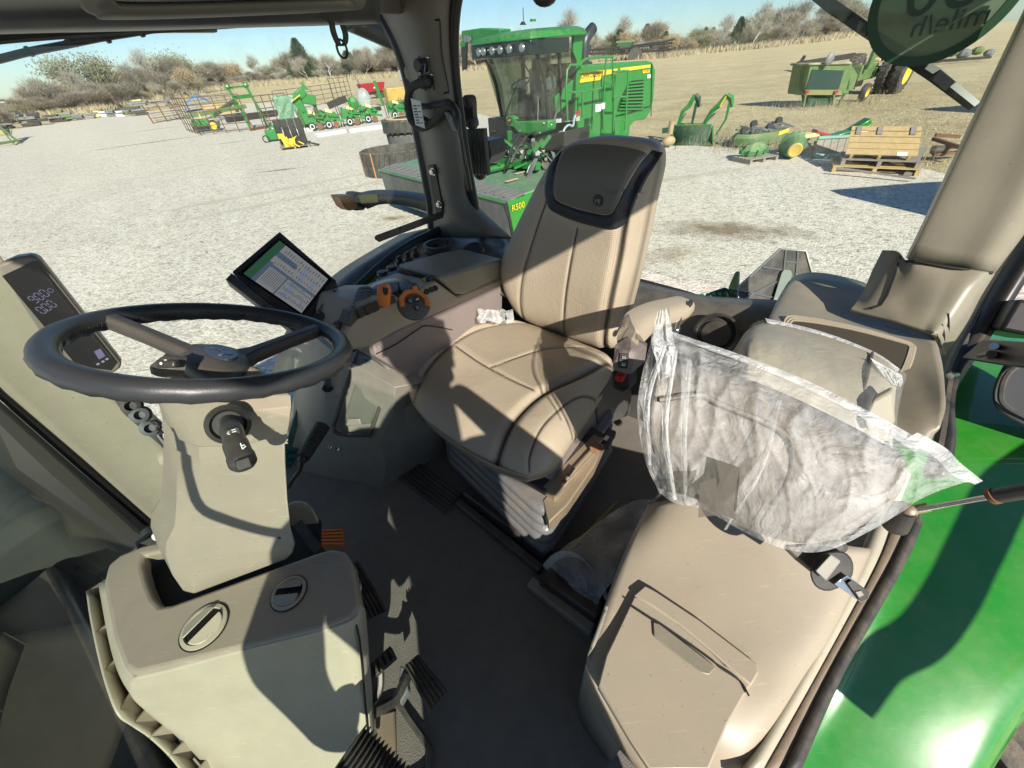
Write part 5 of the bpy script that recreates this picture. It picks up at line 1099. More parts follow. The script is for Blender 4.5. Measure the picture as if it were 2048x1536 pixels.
cw=thing('crumpled_film','small crumpled clear plastic wrap between the driver seat and side panel','plastic wrap',D(985,632,1.35))
b=MB(); 
for k in range(5):
    x0=955+k*14; pts=[[D(x0+dx+rnd.uniform(-3,3),620+dy+rnd.uniform(-3,3),1.38+rnd.uniform(-.02,.02)) for dx in(0,8,16)] for dy in(0,9,18,25)]; b.grid(patch(pts,3,3))
b.build('film',M['film_dense'],cw,smooth=0)
# ------------------------------------------------------------------ passenger seat wrapped in film
ps=thing('passenger_seat','folded khaki passenger seat wrapped in torn clear plastic film','seat',D(1560,1000,.75))
rows=[[D(x,y,d) for x,y,d in((1318,720,.74),(1420,735,.73),(1540,775,.70),(1680,840,.67),(1800,905,.66))],
      [D(x,y,d) for x,y,d in((1306,740,.70),(1410,760,.68),(1530,805,.65),(1670,870,.62),(1815,940,.61))],
      [D(x,y,d) for x,y,d in((1300,800,.68),(1400,840,.665),(1520,880,.635),(1660,930,.605),(1800,985,.60))],
      [D(x,y,d) for x,y,d in((1300,870,.69),(1400,920,.67),(1510,960,.64),(1640,1000,.615),(1760,1030,.61))],
      [D(x,y,d) for x,y,d in((1320,950,.72),(1400,1000,.70),(1490,1040,.67),(1590,1070,.645),(1690,1070,.64))],
      [D(x,y,d) for x,y,d in((1340,985,.78),(1420,1020,.76),(1500,1060,.72),(1590,1085,.70),(1680,1080,.69))]]
def wr(g,a,s):
    for r_ in g:
        for p in r_: p+= (CAM-p).normalized()*(a*noise.noise(p*s))
    return g
lg_=mat('brown_grey_vinyl',(.13,.115,.095),.5,bump=(300,.3,.001),var=(7,(.24,.22,.19),.8),dust=(DUST,.3))
b=MB(); b.grid(wr(patch(rows,7,7),.004,18)); b.build('folded_back',lg_,ps,solid=.04,smooth=60)
b=MB(); b.tube(spline([D(x,y,d) for x,y,d in((1318,800,.668),(1400,790,.66),(1440,808,.65),(1560,860,.622),(1585,905,.618),(1575,960,.625),(1545,1010,.64))],5),.005,8); b.build('welt',lg_,ps,smooth=60)
# cushion behind (khaki, paler, standing)
rows=[[D(x,y,d) for x,y,d in((1478,720,1.0),(1500,680,1.02),(1540,655,1.03),(1640,690,.98),(1760,740,.90),(1788,790,.86))],
      [D(x,y,d) for x,y,d in((1470,700,.97),(1496,660,.97),(1540,648,.97),(1650,672,.93),(1760,715,.87),(1798,748,.84))],
      [D(x,y,d) for x,y,d in((1462,712,.90),(1490,690,.87),(1540,692,.85),(1650,722,.82),(1750,760,.78),(1792,780,.79))],
      [D(x,y,d) for x,y,d in((1462,760,.86),(1490,760,.82),(1540,765,.80),(1640,790,.77),(1735,825,.74),(1788,830,.76))],
      [D(x,y,d) for x,y,d in((1470,850,.85),(1500,860,.82),(1550,870,.80),(1640,900,.76),(1720,920,.735),(1785,915,.75))]]
b=MB(); b.grid(wr(patch(rows,7,7),.005,12)); b.build('khaki_cushion',M['leather_gr'],ps,solid=.05,smooth=60)
for q in (((1520,660,.96),(1500,690,.858),(1492,760,.812)),((1745,705,.87),(1735,750,.783),(1712,830,.742))):
    b=MB(); b.tube(spline([D(*c) for c in q],6),.0028,6); b.build('seam',M['darkplas'],ps)
b=MB(); b.prism([D(x,y,.735) for x,y in((1746,790),(1785,770),(1790,835),(1735,850),(1730,830))],-AX*.02+BX*.0); b.build('side_cap',M['leather_gr'],ps,bevel=.004)
# the film itself: front bag with folds, its flying corner and the rear bag
def fold(g,amp):
    n=len(g); m_=len(g[0])
    for i in range(n):
        for j in range(m_):
            u=j/(m_-1); v=i/(n-1); d=(CAM-g[i][j]).normalized()
            r1=1-abs(noise.noise(V((u*7+v*.6+.5*noise.noise(V((u*3,v*3,7))),v*.9,5))))*2.2
            r2=1-abs(noise.noise(V((u*15-v*2.5,v*2.2,9))))*2.4
            r3=1-abs(noise.noise(V((u*10+v*8,v*9-u*5,3))))*2.6
            w=1.3*max(0,r1)**3+.35*max(0,r2)**3+.35*max(0,r3)**3+.6*noise.noise(V((u*5,v*4,1)))
            g[i][j]=g[i][j]+d*(amp*w*(.45+.55*math.sin(math.pi*min(1,v*1.1))))
    return g
rows=[[D(x,y,d) for x,y,d in((1318,632,.80),(1340,660,.755),(1400,690,.72),(1500,722,.69),(1620,770,.655),(1740,830,.625),(1860,895,.60),(1950,955,.58))],
      [D(x,y,d) for x,y,d in((1300,690,.735),(1330,712,.70),(1400,735,.675),(1500,780,.64),(1620,835,.605),(1740,890,.58),(1850,925,.57),(1958,966,.575))],
      [D(x,y,d) for x,y,d in((1282,760,.70),(1330,790,.675),(1400,810,.655),(1500,850,.62),(1620,900,.59),(1730,945,.57),(1830,955,.57),(1930,965,.575))],
      [D(x,y,d) for x,y,d in((1275,830,.70),(1320,870,.68),(1400,890,.655),(1500,930,.625),(1620,975,.59),(1720,1005,.575),(1800,1000,.575),(1870,985,.58))],
      [D(x,y,d) for x,y,d in((1290,920,.72),(1340,950,.70),(1400,970,.68),(1490,1010,.645),(1600,1050,.61),(1690,1065,.595),(1770,1040,.59),(1830,1005,.59))],
      [D(x,y,d) for x,y,d in((1318,985,.76),(1350,1006,.74),(1410,1020,.72),(1490,1065,.68),(1570,1098,.64),(1650,1102,.62),(1740,1062,.61),(1810,1020,.60))]]
b=MB(); b.grid(fold(patch(rows,24,24),.010)); b.build('front_film',M['film'],ps,smooth=80)
# bunched, denser folds at the left and a hem strip at the flying corner
rows=[[D(x,y,d) for x,y,d in((1316,622,.79),(1338,616,.78))],[D(x,y,d) for x,y,d in((1302,680,.72),(1345,668,.74))],[D(x,y,d) for x,y,d in((1312,720,.69),(1352,705,.70))],[D(x,y,d) for x,y,d in((1318,760,.672),(1350,750,.675))]]
b=MB(); b.grid(fold(patch(rows,10,8),.010)); b.build('bunched_fold',M['film_dense'],ps,smooth=60)
for k,(q0,q1,q2) in enumerate((((1352,700),(1330,850),(1350,1000)),((1380,720),(1368,860),(1372,1010)),((1560,800),(1520,940),(1450,1060)),((1330,690),(1295,800),(1300,930)))):
    rows=[[D(lerp(q0[0],q0[0],0)+dx,q0[1],.665-.0*k-(q0[0]-1340)*.0002) for dx in(-5,-2,0,2,5)],[D(q1[0]+dx*1.3,q1[1],.63-(q1[0]-1340)*.00015+abs(dx)*.0008) for dx in(-5,-2,0,2,5)],[D(q2[0]+dx*.6,q2[1],.665-(q2[0]-1340)*.00015) for dx in(-5,-2,0,2,5)]]
    b=MB(); b.grid(fold(patch(rows,4,12),.004)); b.build('fold_ridge',M['film'] if k in(1,2) else M['film_dense'],ps,smooth=60)
rows=[[D(x,y,d) for x,y,d in((1835,865,.60),(1890,895,.59),(1920,925,.58),(1966,962,.57))],[D(x,y,d) for x,y,d in((1810,880,.60),(1870,915,.59),(1905,950,.58),(1950,969,.57))]]
b=MB(); b.grid(patch(rows,6,4)); b.build('hem_corner',M['film_dense'],ps,smooth=60)
rows=[[D(x,y,d) for x,y,d in((1340,662,.755),(1400,682,.725),(1500,716,.692),(1620,764,.657),(1740,824,.627),(1850,884,.60))],[D(x,y,d) for x,y,d in((1350,675,.735),(1405,695,.705),(1500,730,.672),(1620,780,.642),(1735,842,.612),(1830,905,.595))]]
b=MB(); b.grid(fold(patch(rows,14,5),.006)); b.build('top_hem',M['film_dense'],ps,smooth=60)
rows=[[D(x,y,d) for x,y,d in((1470,730,.93),(1490,668,.99),(1530,640,1.0),(1640,668,.96),(1745,708,.90),(1806,742,.86),(1812,760,.84))],
      [D(x,y,d) for x,y,d in((1458,740,.86),(1485,690,.855),(1540,685,.835),(1650,714,.805),(1745,752,.765),(1798,775,.775),(1806,775,.78))],
      [D(x,y,d) for x,y,d in((1455,780,.82),(1485,762,.80),(1540,760,.785),(1640,785,.755),(1730,822,.725),(1788,832,.745),(1795,834,.75))],
      [D(x,y,d) for x,y,d in((1460,850,.81),(1490,850,.79),(1550,860,.77),(1640,890,.74),(1720,910,.715),(1786,900,.735),(1792,905,.74))]]
b=MB(); b.grid(fold(patch(rows,12,12),.006)); b.build('rear_film',film('thin_wrap',.03,(.7,.74,.72),.10,.16),ps,smooth=60)
rows=[[D(x,y,d) for x,y,d in((1530,636,1.0),(1640,662,.96),(1745,702,.90),(1800,738,.86))],[D(x,y,d) for x,y,d in((1535,646,.97),(1640,674,.93),(1740,716,.87),(1788,752,.84))]]
b=MB(); b.grid(fold(patch(rows,12,5),.008)); b.build('rear_hem',M['film_dense'],ps,smooth=60)
b=MB(); b.grid(fold(patch([[D(1740,715,.83),D(1775,735,.82),D(1804,750,.82)],[D(1762,745,.80),D(1785,756,.8),D(1806,765,.8)],[D(1786,772,.79),D(1795,772,.79),D(1800,775,.79)]],8,8),.008)); b.build('rear_corner',M['film_dense'],ps,smooth=60)
for i,q in enumerate((((1432,920),(1480,935),(1472,1040),(1418,1020),(1440,960)),((1400,965),(1432,955),(1440,1030),(1396,1035)))):
    b=MB(); b.prism([D(x,y,.632-.008*i) for x,y in q],ray(1440,980).normalized()*.0008); b.build('taped_patch',trans('brown_smoked_tape',(.05,.042,.03),.35),ps)
# ------------------------------------------------------------------ green rear fender
fe=thing('rear_fender','glossy green curved rear fender outside the open door','fender',P(1800,1300,2.0))
def fa(a,b_):    # arc over the tyre: centre a=1.25, radius .95
    pass
rows=[]
prof=[(3.2,1.3),(2.8,1.75),(2.4,2.02),(1.95,2.14),(1.5,2.13),(1.2,2.08),(.95,2.035),(.72,1.96),(.5,1.83),(.33,1.66),(.2,1.4),(.12,1.0)]
for a,z in prof:
    ob_w=min(.985,.50+.47*max(0,a-.42)+.35*max(0,a-.7)) if a>.42 else .50-.2*(.42-a)
    ob_w+=.05+.09*max(0,min(1,(.9-a)/.4))
    ib_w=.41 if a>.6 else .41-.12*(.6-a)/.4
    rows.append([W(a,lerp(ib_w,ob_w,q_),z+dz) for q_,dz in((0,-.02),(.06,.005),(.15,0),(.36,.003),(.62,0),(.84,-.012),(.95,-.045),(1,-.10))])
b=MB(); b.grid(patch(rows,5,6)); b.build('fender_skin',M['green'],fe,solid=.006,smooth=60)
ty=thing('tractor_tyre','dark rubber rear tyre showing past the fender edge','tyre',W(1.25,.9,.95))
b=MB(); c=W(1.30,.55,.95); b.lathe(c,BX,[(.5,0),(.93,.02),(.97,.10),(.97,.50),(.93,.58),(.5,.6)],64); b.build('carcass',M['tyre'],ty)
b=MB()
for k in range(30):
    a=k*2*math.pi/30
    for s_ in(0,1):
        a2=a+s_*math.pi/30; d=AX*math.cos(a2)+ZX*math.sin(a2); d2=AX*math.cos(a2+.16)+ZX*math.sin(a2+.16)
        b.bar(c+BX*(.06+.30*s_)+d*.985,c+BX*(.28+.30*s_)+d2*.985,.05,.05,d)
b.build('lugs',M['tyre'],ty)
# hazard plate and fender link behind the rear window (seen through it)
mp_=thing('rear_mud_shield','black ribbed tapered shield plate behind the rear window sill','shield plate',D(1540,550,2.1))
pn=(AX*-.5+ZX*.8).normalized()
b=MB(); q=[D(x,y,2.1) for x,y in((1560,498),(1612,502),(1628,560),(1640,620),(1500,640),(1476,590),(1475,576))]; b.prism(q,ray(1550,560).normalized()*.02); b.build('plate',M['metalb'],mp_,bevel=.004)
b=MB()
for (x0,y0,x1,y1) in((1572,500,1560,610),(1596,502,1588,610),(1526,534,1565,540),(1475,580,1560,598),(1590,548,1618,552),(1570,523,1592,525),(1480,602,1560,560)): b.tube([D(x0,y0,2.095),D(x1,y1,2.095)],.004,5)
b.tube([D(x,y,2.095) for x,y in((1476,590),(1475,576),(1560,498),(1612,502),(1628,560))],.006,5); b.build('ribs',mat('pale_edge',(.14,.15,.15),.4),mp_)
b=MB(); b.prism([D(x,y,2.08) for x,y in((1563,545),(1568,538),(1582,540),(1585,548),(1566,620),(1540,620))],ray(1560,580).normalized()*.01); b.build('stiffener',mat('olive_plate',(.16,.19,.16),.5),mp_,bevel=.004)
hr_=thing('rear_hitch','bright green hitch link with ribbed pads behind the rear window','hitch',D(1450,590,2.3))
b=MB(); b.prism([D(x,y,2.3) for x,y in((1470,544),(1477,541),(1480,545),(1478,590),(1455,588),(1458,572))],ray(1470,560).normalized()*.05); b.build('link',M['green'],hr_,bevel=.01)
for k in range(5):
    b=MB(); b.prism([D(x,y,2.26) for x,y in((1398+k*12,588-k*1),(1408+k*12,585-k*.5),(1411+k*12,606),(1400+k*12,604))],ray(1420,600).normalized()*.12); b.build('pad',M['green'],hr_,bevel=.012)
b=MB(); b.prism([D(x,y,2.28) for x,y in((1415,586),(1450,574),(1478,590),(1470,612),(1440,606))],ray(1440,600).normalized()*.1); b.build('cast_body',M['green_dk'],hr_,bevel=.01)
# ------------------------------------------------------------------ windscreen, hood
wq=[W(-.165,-1.42,1.9),W(-.33,-1.05,1.8),W(-.45,-.6,1.75),W(-.45,-.2,1.75),W(-.38,.3,1.8)]
ws=spline(wq,6); b=MB(); b.grid([ws,[V((p.x,p.y,3.1)) + AX*.06 for p in ws]]); gl=b.build('windscreen',M['glass_wind'],None,smooth=60); tag(gl,'greenish windscreen glass reflecting the post at the lower left','windscreen')
ho=thing('tractor_hood','dark green tractor hood beyond the windscreen','hood',W(-1.2,-.6,1.9))
b=MB(); rows=[[W(a,b_,z) for b_,z in((-1.75,1.2),(-1.7,1.75),(-1.4,2.02),(-.8,2.06),(-.2,2.02),(.1,1.75),(.15,1.2))] for a in(-.62,-.9,-1.4,-2.2,-2.8)]
b.grid(patch(rows,4,3)); b.build('hood_shell',M['green_dk'],ho,solid=.01)
b=MB(); b.prism([W(-.30,-1.62,.8),W(-.30,-2.6,.8),W(-1.5,-2.6,.8),W(-1.5,-1.62,.8)],ZX*1.42); o_=b.build('exhaust_housing',mat('dull_green_black',(.035,.042,.036),.5,var=(2,(.06,.065,.055),.6),dust=(DUST,.2)),None,bevel=.08); tag(o_,'dull black green exhaust housing beyond the windscreen at the left border','exhaust housing')
cw_=MB(); cw_.prism([W(-.42,-1.6,1.86),W(-.36,.40,1.86),W(-.75,.40,1.80),W(-.75,-1.6,1.80)],V((0,0,-.3))); o_=cw_.build('cowl',M['black'],None,bevel=.02); tag(o_,'black cowl ledge under the windscreen outside the dash console','cowl')
# door-side posts and roof edge outside the frame, which shade the cab
dp=thing('front_left_post','black front left cab post at the open doorway','post',W(-.35,.5,ZF))
b=MB(); b.tube([W(-.40,.42,1.7),W(-.36,.46,2.4),W(-.25,.46,3.22)],.035,8); b.build('post',M['black'],dp)
b=MB(); b.tube(spline([P(x,y,z)+SUNV*.7 for x,y,z in((340,860,2.54),(362,900,2.5),(375,950,2.45),(402,1012,2.39),(450,1040,2.37),(520,1060,2.35),(575,1066,2.34))],4),.012,8); b.build('shade_rail',M['black'],dp)  # added unseen rail, set sunward so its curved shadow falls on the column
# ================================================================== OUTSIDE
rnd=random.Random(11)
def G(x,y): return P(x,y,0.0)
def Hgt(gx,gy,x,y):
    g=G(gx,gy); d=ray(x,y); return H+d.z*(math.hypot(g.x,g.y)/math.hypot(d.x,d.y))
def ground_mat(name,kind):
    m_,t,out=nt(name); b=N(t,'ShaderNodeBsdfPrincipled',Roughness=.95); b.inputs['Specular IOR Level'].default_value=.2; t.links.new(b.outputs[0],out.inputs[0]); tc=N(t,'ShaderNodeTexCoord')
    def nz(s,d=6,r_=.6,scl=None,dist=0):
        n=N(t,'ShaderNodeTexNoise',Scale=s,Detail=d,Roughness=r_,Distortion=dist)
        if scl:
            mp=N(t,'ShaderNodeMapping'); mp.inputs['Scale'].default_value=scl; mp.inputs['Rotation'].default_value=(0,0,.35); t.links.new(tc.outputs['Object'],mp.inputs[0]); t.links.new(mp.outputs[0],n.inputs['Vector'])
        else: t.links.new(tc.outputs['Object'],n.inputs['Vector'])
        return n.outputs['Fac']
    if kind=='gravel':
        vo=N(t,'ShaderNodeTexVoronoi',Scale=24); t.links.new(tc.outputs['Object'],vo.inputs['Vector'])
        v2=N(t,'ShaderNodeTexVoronoi',Scale=11); t.links.new(tc.outputs['Object'],v2.inputs['Vector'])
        sp=N(t,'ShaderNodeSeparateColor'); t.links.new(vo.outputs['Color'],sp.inputs[0])
        s2=N(t,'ShaderNodeSeparateColor'); t.links.new(v2.outputs['Color'],s2.inputs[0])
        c=ramp(t,sp.outputs[0],[(0,(.10,.085,.065)),(.17,(.30,.26,.20)),(.28,(.60,.54,.445)),(.7,(.70,.645,.54)),(1,(.86,.82,.73))])
        c2=ramp(t,s2.outputs[0],[(0,(.32,.28,.21)),(.18,(.60,.54,.44)),(1,(.80,.745,.64))])
        c=mixrgb(t,.5,c,c2)
        gap=ramp(t,vo.outputs['Distance'],[(.6,0.0),(.9,.4)]); c=mixrgb(t,gap,c,(.30,.265,.21))
        c=mixrgb(t,ramp(t,nz(.35,6,.65),[(.40,0.0),(.70,.40)]),c,(.66,.58,.46))
        c=mixrgb(t,ramp(t,nz(1.6,5,.7),[(.52,0.0),(.72,.30)]),c,(.78,.73,.63))
        # soaked brown stains with shapes of their own
        pos=N(t,'ShaderNodeNewGeometry')
        for (cx_,cy_,rx,ry,ro,col,am) in STAINS:
            mp=N(t,'ShaderNodeMapping',vector_type='TEXTURE'); mp.inputs['Location'].default_value=(cx_,cy_,0); mp.inputs['Rotation'].default_value=(0,0,ro); mp.inputs['Scale'].default_value=(rx,ry,1); t.links.new(pos.outputs['Position'],mp.inputs[0])
            ln=N(t,'ShaderNodeVectorMath',operation='LENGTH'); t.links.new(mp.outputs[0],ln.inputs[0])
            ad=N(t,'ShaderNodeMath',operation='MULTIPLY_ADD'); t.links.new(nz(2.2/max(rx,ry)*1.6,7,.7),ad.inputs[0]); ad.inputs[1].default_value=2.0; t.links.new(ln.outputs['Value'],ad.inputs[2])
            f=ramp(t,ad.outputs[0],[(.0,am),(.99,0.0)]) ; 
            m0=N(t,'ShaderNodeMapRange'); m0.inputs[1].default_value=1.15; m0.inputs[2].default_value=1.85; m0.inputs[3].default_value=am; m0.inputs[4].default_value=0; t.links.new(ad.outputs[0],m0.inputs[0])
            c=mixrgb(t,m0.outputs[0],c,col)
        t.links.new(c,b.inputs['Base Color'])
        bp=N(t,'ShaderNodeBump',Strength=.8,Distance=.012); bp.invert=True; t.links.new(vo.outputs['Distance'],bp.inputs['Height'])
        b2=N(t,'ShaderNodeBump',Strength=.45,Distance=.03); t.links.new(nz(5,6),b2.inputs['Height']); t.links.new(bp.outputs[0],b2.inputs['Normal']); t.links.new(b2.outputs[0],b.inputs['Normal'])
    else:
        c=ramp(t,nz(.8,9,.78,(1,1.5,1),.8),[(.30,(.36,.28,.16)),(.5,(.62,.50,.29)),(.68,(.80,.67,.42))])
        c=mixrgb(t,ramp(t,nz(.07,6,.65,(1,2.6,1),1.2),[(.42,0.0),(.62,.6)]),c,(.76,.64,.40))
        c=mixrgb(t,ramp(t,nz(.16,6,.6,(1,2,1),.6),[(.50,0.0),(.66,.55)]),c,(.46,.40,.22))
        c=mixrgb(t,ramp(t,nz(4,5,.8),[(.35,.5),(.58,0.0)]),c,(.28,.21,.12))
        t.links.new(c,b.inputs['Base Color'])
        bp=N(t,'ShaderNodeBump',Strength=1,Distance=.12); t.links.new(nz(6,6,.8),bp.inputs['Height']); t.links.new(bp.outputs[0],b.inputs['Normal'])
    return m_
STAINS=[(4.75,8.0,2.0,.85,-.35,(.17,.12,.065),.85),(-2.75,10.7,.55,.30,0,(.25,.19,.11),.9),(-9.2,18.9,1.7,.22,.25,(.17,.135,.09),.8),(-24.5,34,5.5,.45,.72,(.14,.12,.10),.8),(-32,45,4,.4,.7,(.2,.17,.13),.7),(3.2,7.0,.9,.5,.3,(.26,.20,.12),.6),(-17,30,1.6,.3,.4,(.18,.15,.11),.7),(-6,14,9,.35,.55,(.50,.44,.34),.7),(-7.2,15.4,9,.35,.55,(.50,.44,.34),.7),(-14,22,12,.4,.95,(.52,.46,.36),.6),(5.5,12.5,5,.35,.2,(.48,.42,.32),.6),(-3,8,4,1.2,1.2,(.55,.49,.39),.6)]
b=MB(); n=40; rr=[0,30,80,200,600,3000]
b.add([(0,0,0)],[]); rows=[[V((r_*math.cos(a),r_*math.sin(a),0)) for a in [2*math.pi*i/n for i in range(n)]] for r_ in rr[1:]]
b=MB(); b.add([p for p in rows[0]],[tuple(range(n))]); b.grid(rows,loopu=True); o_=b.build('ground',ground_mat('dry_field','grass'),None,smooth=0); tag(o_,kind='structure')
gp_=[(-90,40),(-62,61),(-61,76),(-60,90),(-40,84),(-30,76),(-18,60),(-6.3,46),(2,30),(7.3,18.3),(8.5,16),(10.9,14.9),(12.1,10.9),(12.6,9.4),(17,2),(24,-30),(-90,-30)]
gg=[V((a,b_,.012)) for a,b_ in gp_]; out=[]
for i in range(len(gg)):
    a=gg[i]; c=gg[(i+1)%len(gg)]; k=max(1,int((c-a).length/1.2)) if i<14 else 1
    for j in range(k):
        p=lerp(a,c,j/k); o2=V((noise.noise(p*.5)*.7+noise.noise(p*1.7)*.4,noise.noise(p*.5+V((9,9,9)))*.7+noise.noise(p*1.7+V((5,5,5)))*.4,0)); out.append(p+o2*(1 if i<14 else 0))
b=MB(); b.add(out,[tuple(range(len(out)))]); o_=b.build('gravel_yard',ground_mat('gravel','gravel'),None,smooth=0); tag(o_,kind='structure')
# dry grass blades near the yard edge and over the near field
def poly_in(x,y): return inside((x,y),gp_)
gb=MB(); vs=[];fs=[]
straw=mat('dry_straw',(.60,.50,.29),.9,var=(.8,(.38,.34,.18),.9)); straw2=mat('grey_weeds',(.33,.29,.21),.9,var=(1.5,(.22,.20,.13),.8))
for k in range(30000):
    if k<17000: ang=R(rnd.uniform(22,100)); r_=12+34*rnd.random()**1.3
    else: ang=R(rnd.uniform(22,80)); r_=14+20*rnd.random()
    x,y=r_*math.cos(ang),r_*math.sin(ang)
    if poly_in(x,y): continue
    h=rnd.uniform(.02,.07); w=.004+.00035*r_; a=rnd.uniform(0,6.28); lx,ly=rnd.gauss(0,.07),rnd.gauss(0,.07)
    n0=len(vs); vs+=[V((x-w*math.cos(a),y-w*math.sin(a),0)),V((x+w*math.cos(a),y+w*math.sin(a),0)),V((x+lx,y+ly,h))]; fs.append((n0,n0+1,n0+2))
gb.add(vs,fs); o_=gb.build('dry_grass',straw,None,smooth=0); tag(o_,kind='stuff')
vs=[];fs=[]
for (px_,py_,rad_,cnt) in ((1440,285,.7,260),(1385,285,.5,160),(1560,285,.9,350),(1640,300,.8,300),(1500,300,.6,120),(1690,210,1.0,300),(1610,215,.9,300),(1360,280,.5,100),(1780,195,.8,120),(1820,325,.8,150),(1730,300,.5,100)):
    g=G(px_,py_)
    for k in range(cnt):
        x,y=g.x+rnd.gauss(0,rad_),g.y+rnd.gauss(0,rad_*.7); h=rnd.uniform(.15,.5); a=rnd.uniform(0,6.28); w=.008; lx,ly=rnd.gauss(0,.12),rnd.gauss(0,.12)
        n0=len(vs); vs+=[V((x-w*math.cos(a),y-w*math.sin(a),0)),V((x+w*math.cos(a),y+w*math.sin(a),0)),V((x+lx,y+ly,h))]; fs.append((n0,n0+1,n0+2))
b=MB(); b.add(vs,fs); o_=b.build('weeds',straw2,None,smooth=0); tag(o_,kind='stuff')
# ------------------------------------------------------------------ trees
bark=mat('bark',(.20,.17,.14),.9,var=(3,(.12,.10,.08),.7)); barkw=mat('pale_bark',(.45,.42,.38),.9,var=(3,(.25,.22,.2),.7))
def twigmat(name,c,c2): return mat(name,c,.9,var=(.35,c2,.9))
TW={'grey':twigmat('grey_twigs',(.27,.23,.18),(.19,.165,.13)),'rust':twigmat('rusty_leaves',(.42,.31,.18),(.33,.26,.18)),'cedar':twigmat('cedar_green',(.09,.115,.05),(.055,.075,.035)),'olive':twigmat('olive_brush',(.20,.20,.11),(.27,.24,.16)),'bare':twigmat('pale_twigs',(.40,.36,.29),(.25,.22,.18))}
def sliver(vs,fs,p,d,l,w):
    s=d.cross(V((rnd.gauss(0,1),rnd.gauss(0,1),rnd.gauss(0,1))));
    if s.length<1e-4: return
    s.normalize(); n0=len(vs); vs+=[p-s*w,p+s*w,p+d*l]; fs.append((n0,n0+1,n0+2))
def make_tree(kind,label,h=8.0,seedv=0):
    rnd.seed(seedv); root=bpy.data.objects.new({'cedar':'cedar_tree'}.get(kind,'bare_tree' if kind in('bare','grey') else 'leafy_tree'),None); COL.objects.link(root)
    tb=MB(); vs=[];fs=[]
    if kind=='cedar':
        tb.tube([(0,0,0),(0,0,h*.5),(0,0,h*.97)],[.16,.10,.02],6)
        for k in range(3600):
            t=rnd.random()**.8; z=h*(.02+.98*t); rmax=h*.34*(1-t)**.62*(1+.35*noise.noise(V((math.cos(k)*0+z*1.3,k%7,seedv)))); a=rnd.uniform(0,6.28); q=rmax*math.sqrt(rnd.uniform(.25,1))*(1+.25*math.sin(a*5+z*3+seedv))
            p=V((q*math.cos(a),q*math.sin(a),z)); d=(V((math.cos(a),math.sin(a),rnd.uniform(.1,1.2)))).normalized(); sliver(vs,fs,p,d,h*.055,h*.012)
    else:
        tips=[]
        def br(p,d,l,r_,lev):
            q=p+d*l; mid=lerp(p,q,.5)+V((rnd.gauss(0,.04),rnd.gauss(0,.04),0))*l; tb.tube([p,mid,q],[r_,r_*.8,r_*.62],5 if lev<2 else 4,cap=False)
            if lev>=(4 if kind=='bare' else 3): tips.append((q,d)); return
            nb=3 if lev<2 else rnd.choice((2,3,3))
            for k in range(nb):
                dd=(d+V((rnd.gauss(0,.55),rnd.gauss(0,.55),rnd.uniform(-.05,.4)))).normalized(); br(lerp(p,q,rnd.uniform(.55,1)),dd,l*rnd.uniform(.62,.82),r_*.58,lev+1)
        nst=rnd.choice((1,2,3)) if kind!='bare' else 1
        for s_ in range(nst): br(V((rnd.gauss(0,.5)*(nst-1),rnd.gauss(0,.5)*(nst-1),0)),V((rnd.gauss(0,.28),rnd.gauss(0,.28),1)).normalized(),h*.30,h*.021,0)
        cnt=int({'grey':4200,'rust':3600,'olive':4200,'bare':1900}[kind]/max(1,len(tips)))
        for (q,d) in tips:
            for k in range(max(6,cnt)):
                p=q+V((rnd.gauss(0,1),rnd.gauss(0,1),rnd.gauss(0,1)))*h*(.06 if kind=='grey' else(.085 if kind!='bare' else .04))-d*h*.05*rnd.random()
                dd=(d*.8+V((rnd.gauss(0,.6),rnd.gauss(0,.6),rnd.uniform(-.1,.9)))).normalized()
                if kind in('rust','olive'): sliver(vs,fs,p,dd,h*.035,h*.010)
                else: sliver(vs,fs,p,dd,h*(.15 if kind=='grey' else .10),h*(.0032 if kind=='grey' else .0028))
        # low skirt of brush twigs
        if kind in('grey','olive'):
            for k in range(2200):
                a=rnd.uniform(0,6.28); q=h*.26*math.sqrt(rnd.random()); p=V((q*math.cos(a),q*math.sin(a),rnd.uniform(0,h*.28))); sliver(vs,fs,p,V((rnd.gauss(0,.4),rnd.gauss(0,.4),1)).normalized(),h*.10,h*.006)
    t_=tb.build('trunk',barkw if kind=='bare' else bark,root,smooth=0); cb=MB(); cb.add(vs,fs); c_=cb.build('crown',TW[kind],root,smooth=0)
    tag(root,label,'tree'); return root
TL={'grey':'grey brown leafless scrubby tree in the far tree line','rust':'tree with rusty orange autumn leaves in the far tree line','cedar':'dark green cedar in the far tree line','olive':'olive green bushy tree in the far tree line','bare':'tall pale bare tree rising above the far tree line'}
protos={}
for i,k in enumerate(('grey','grey','rust','cedar','cedar','olive','bare','bare','grey','rust')):
    protos.setdefault(k,[]).append(make_tree(k,TL[k],8.0,100+i))
used=set()
def put_tree(kind,x,ybase,ytop,label=None,spread=1.0):
    src=rnd.choice(protos[kind]); g=G(x,ybase); h=max(2.0,Hgt(x,ybase,x,ytop))
    if src.name in used:
        o=src.copy(); COL.objects.link(o)
        for ch in [c for c in src.children if c.name.split('.')[0] in('trunk','crown')]:
            c=ch.copy(); COL.objects.link(c); c.parent=o
    else: o=src; used.add(src.name)
    s=h/8.0; o.location=g; o.scale=(s*spread,s*spread,s); o.rotation_euler=(0,0,rnd.uniform(0,6.28)); tag(o,label or TL[kind],'tree','trees in the far tree line')
    return o
rnd.seed(5)
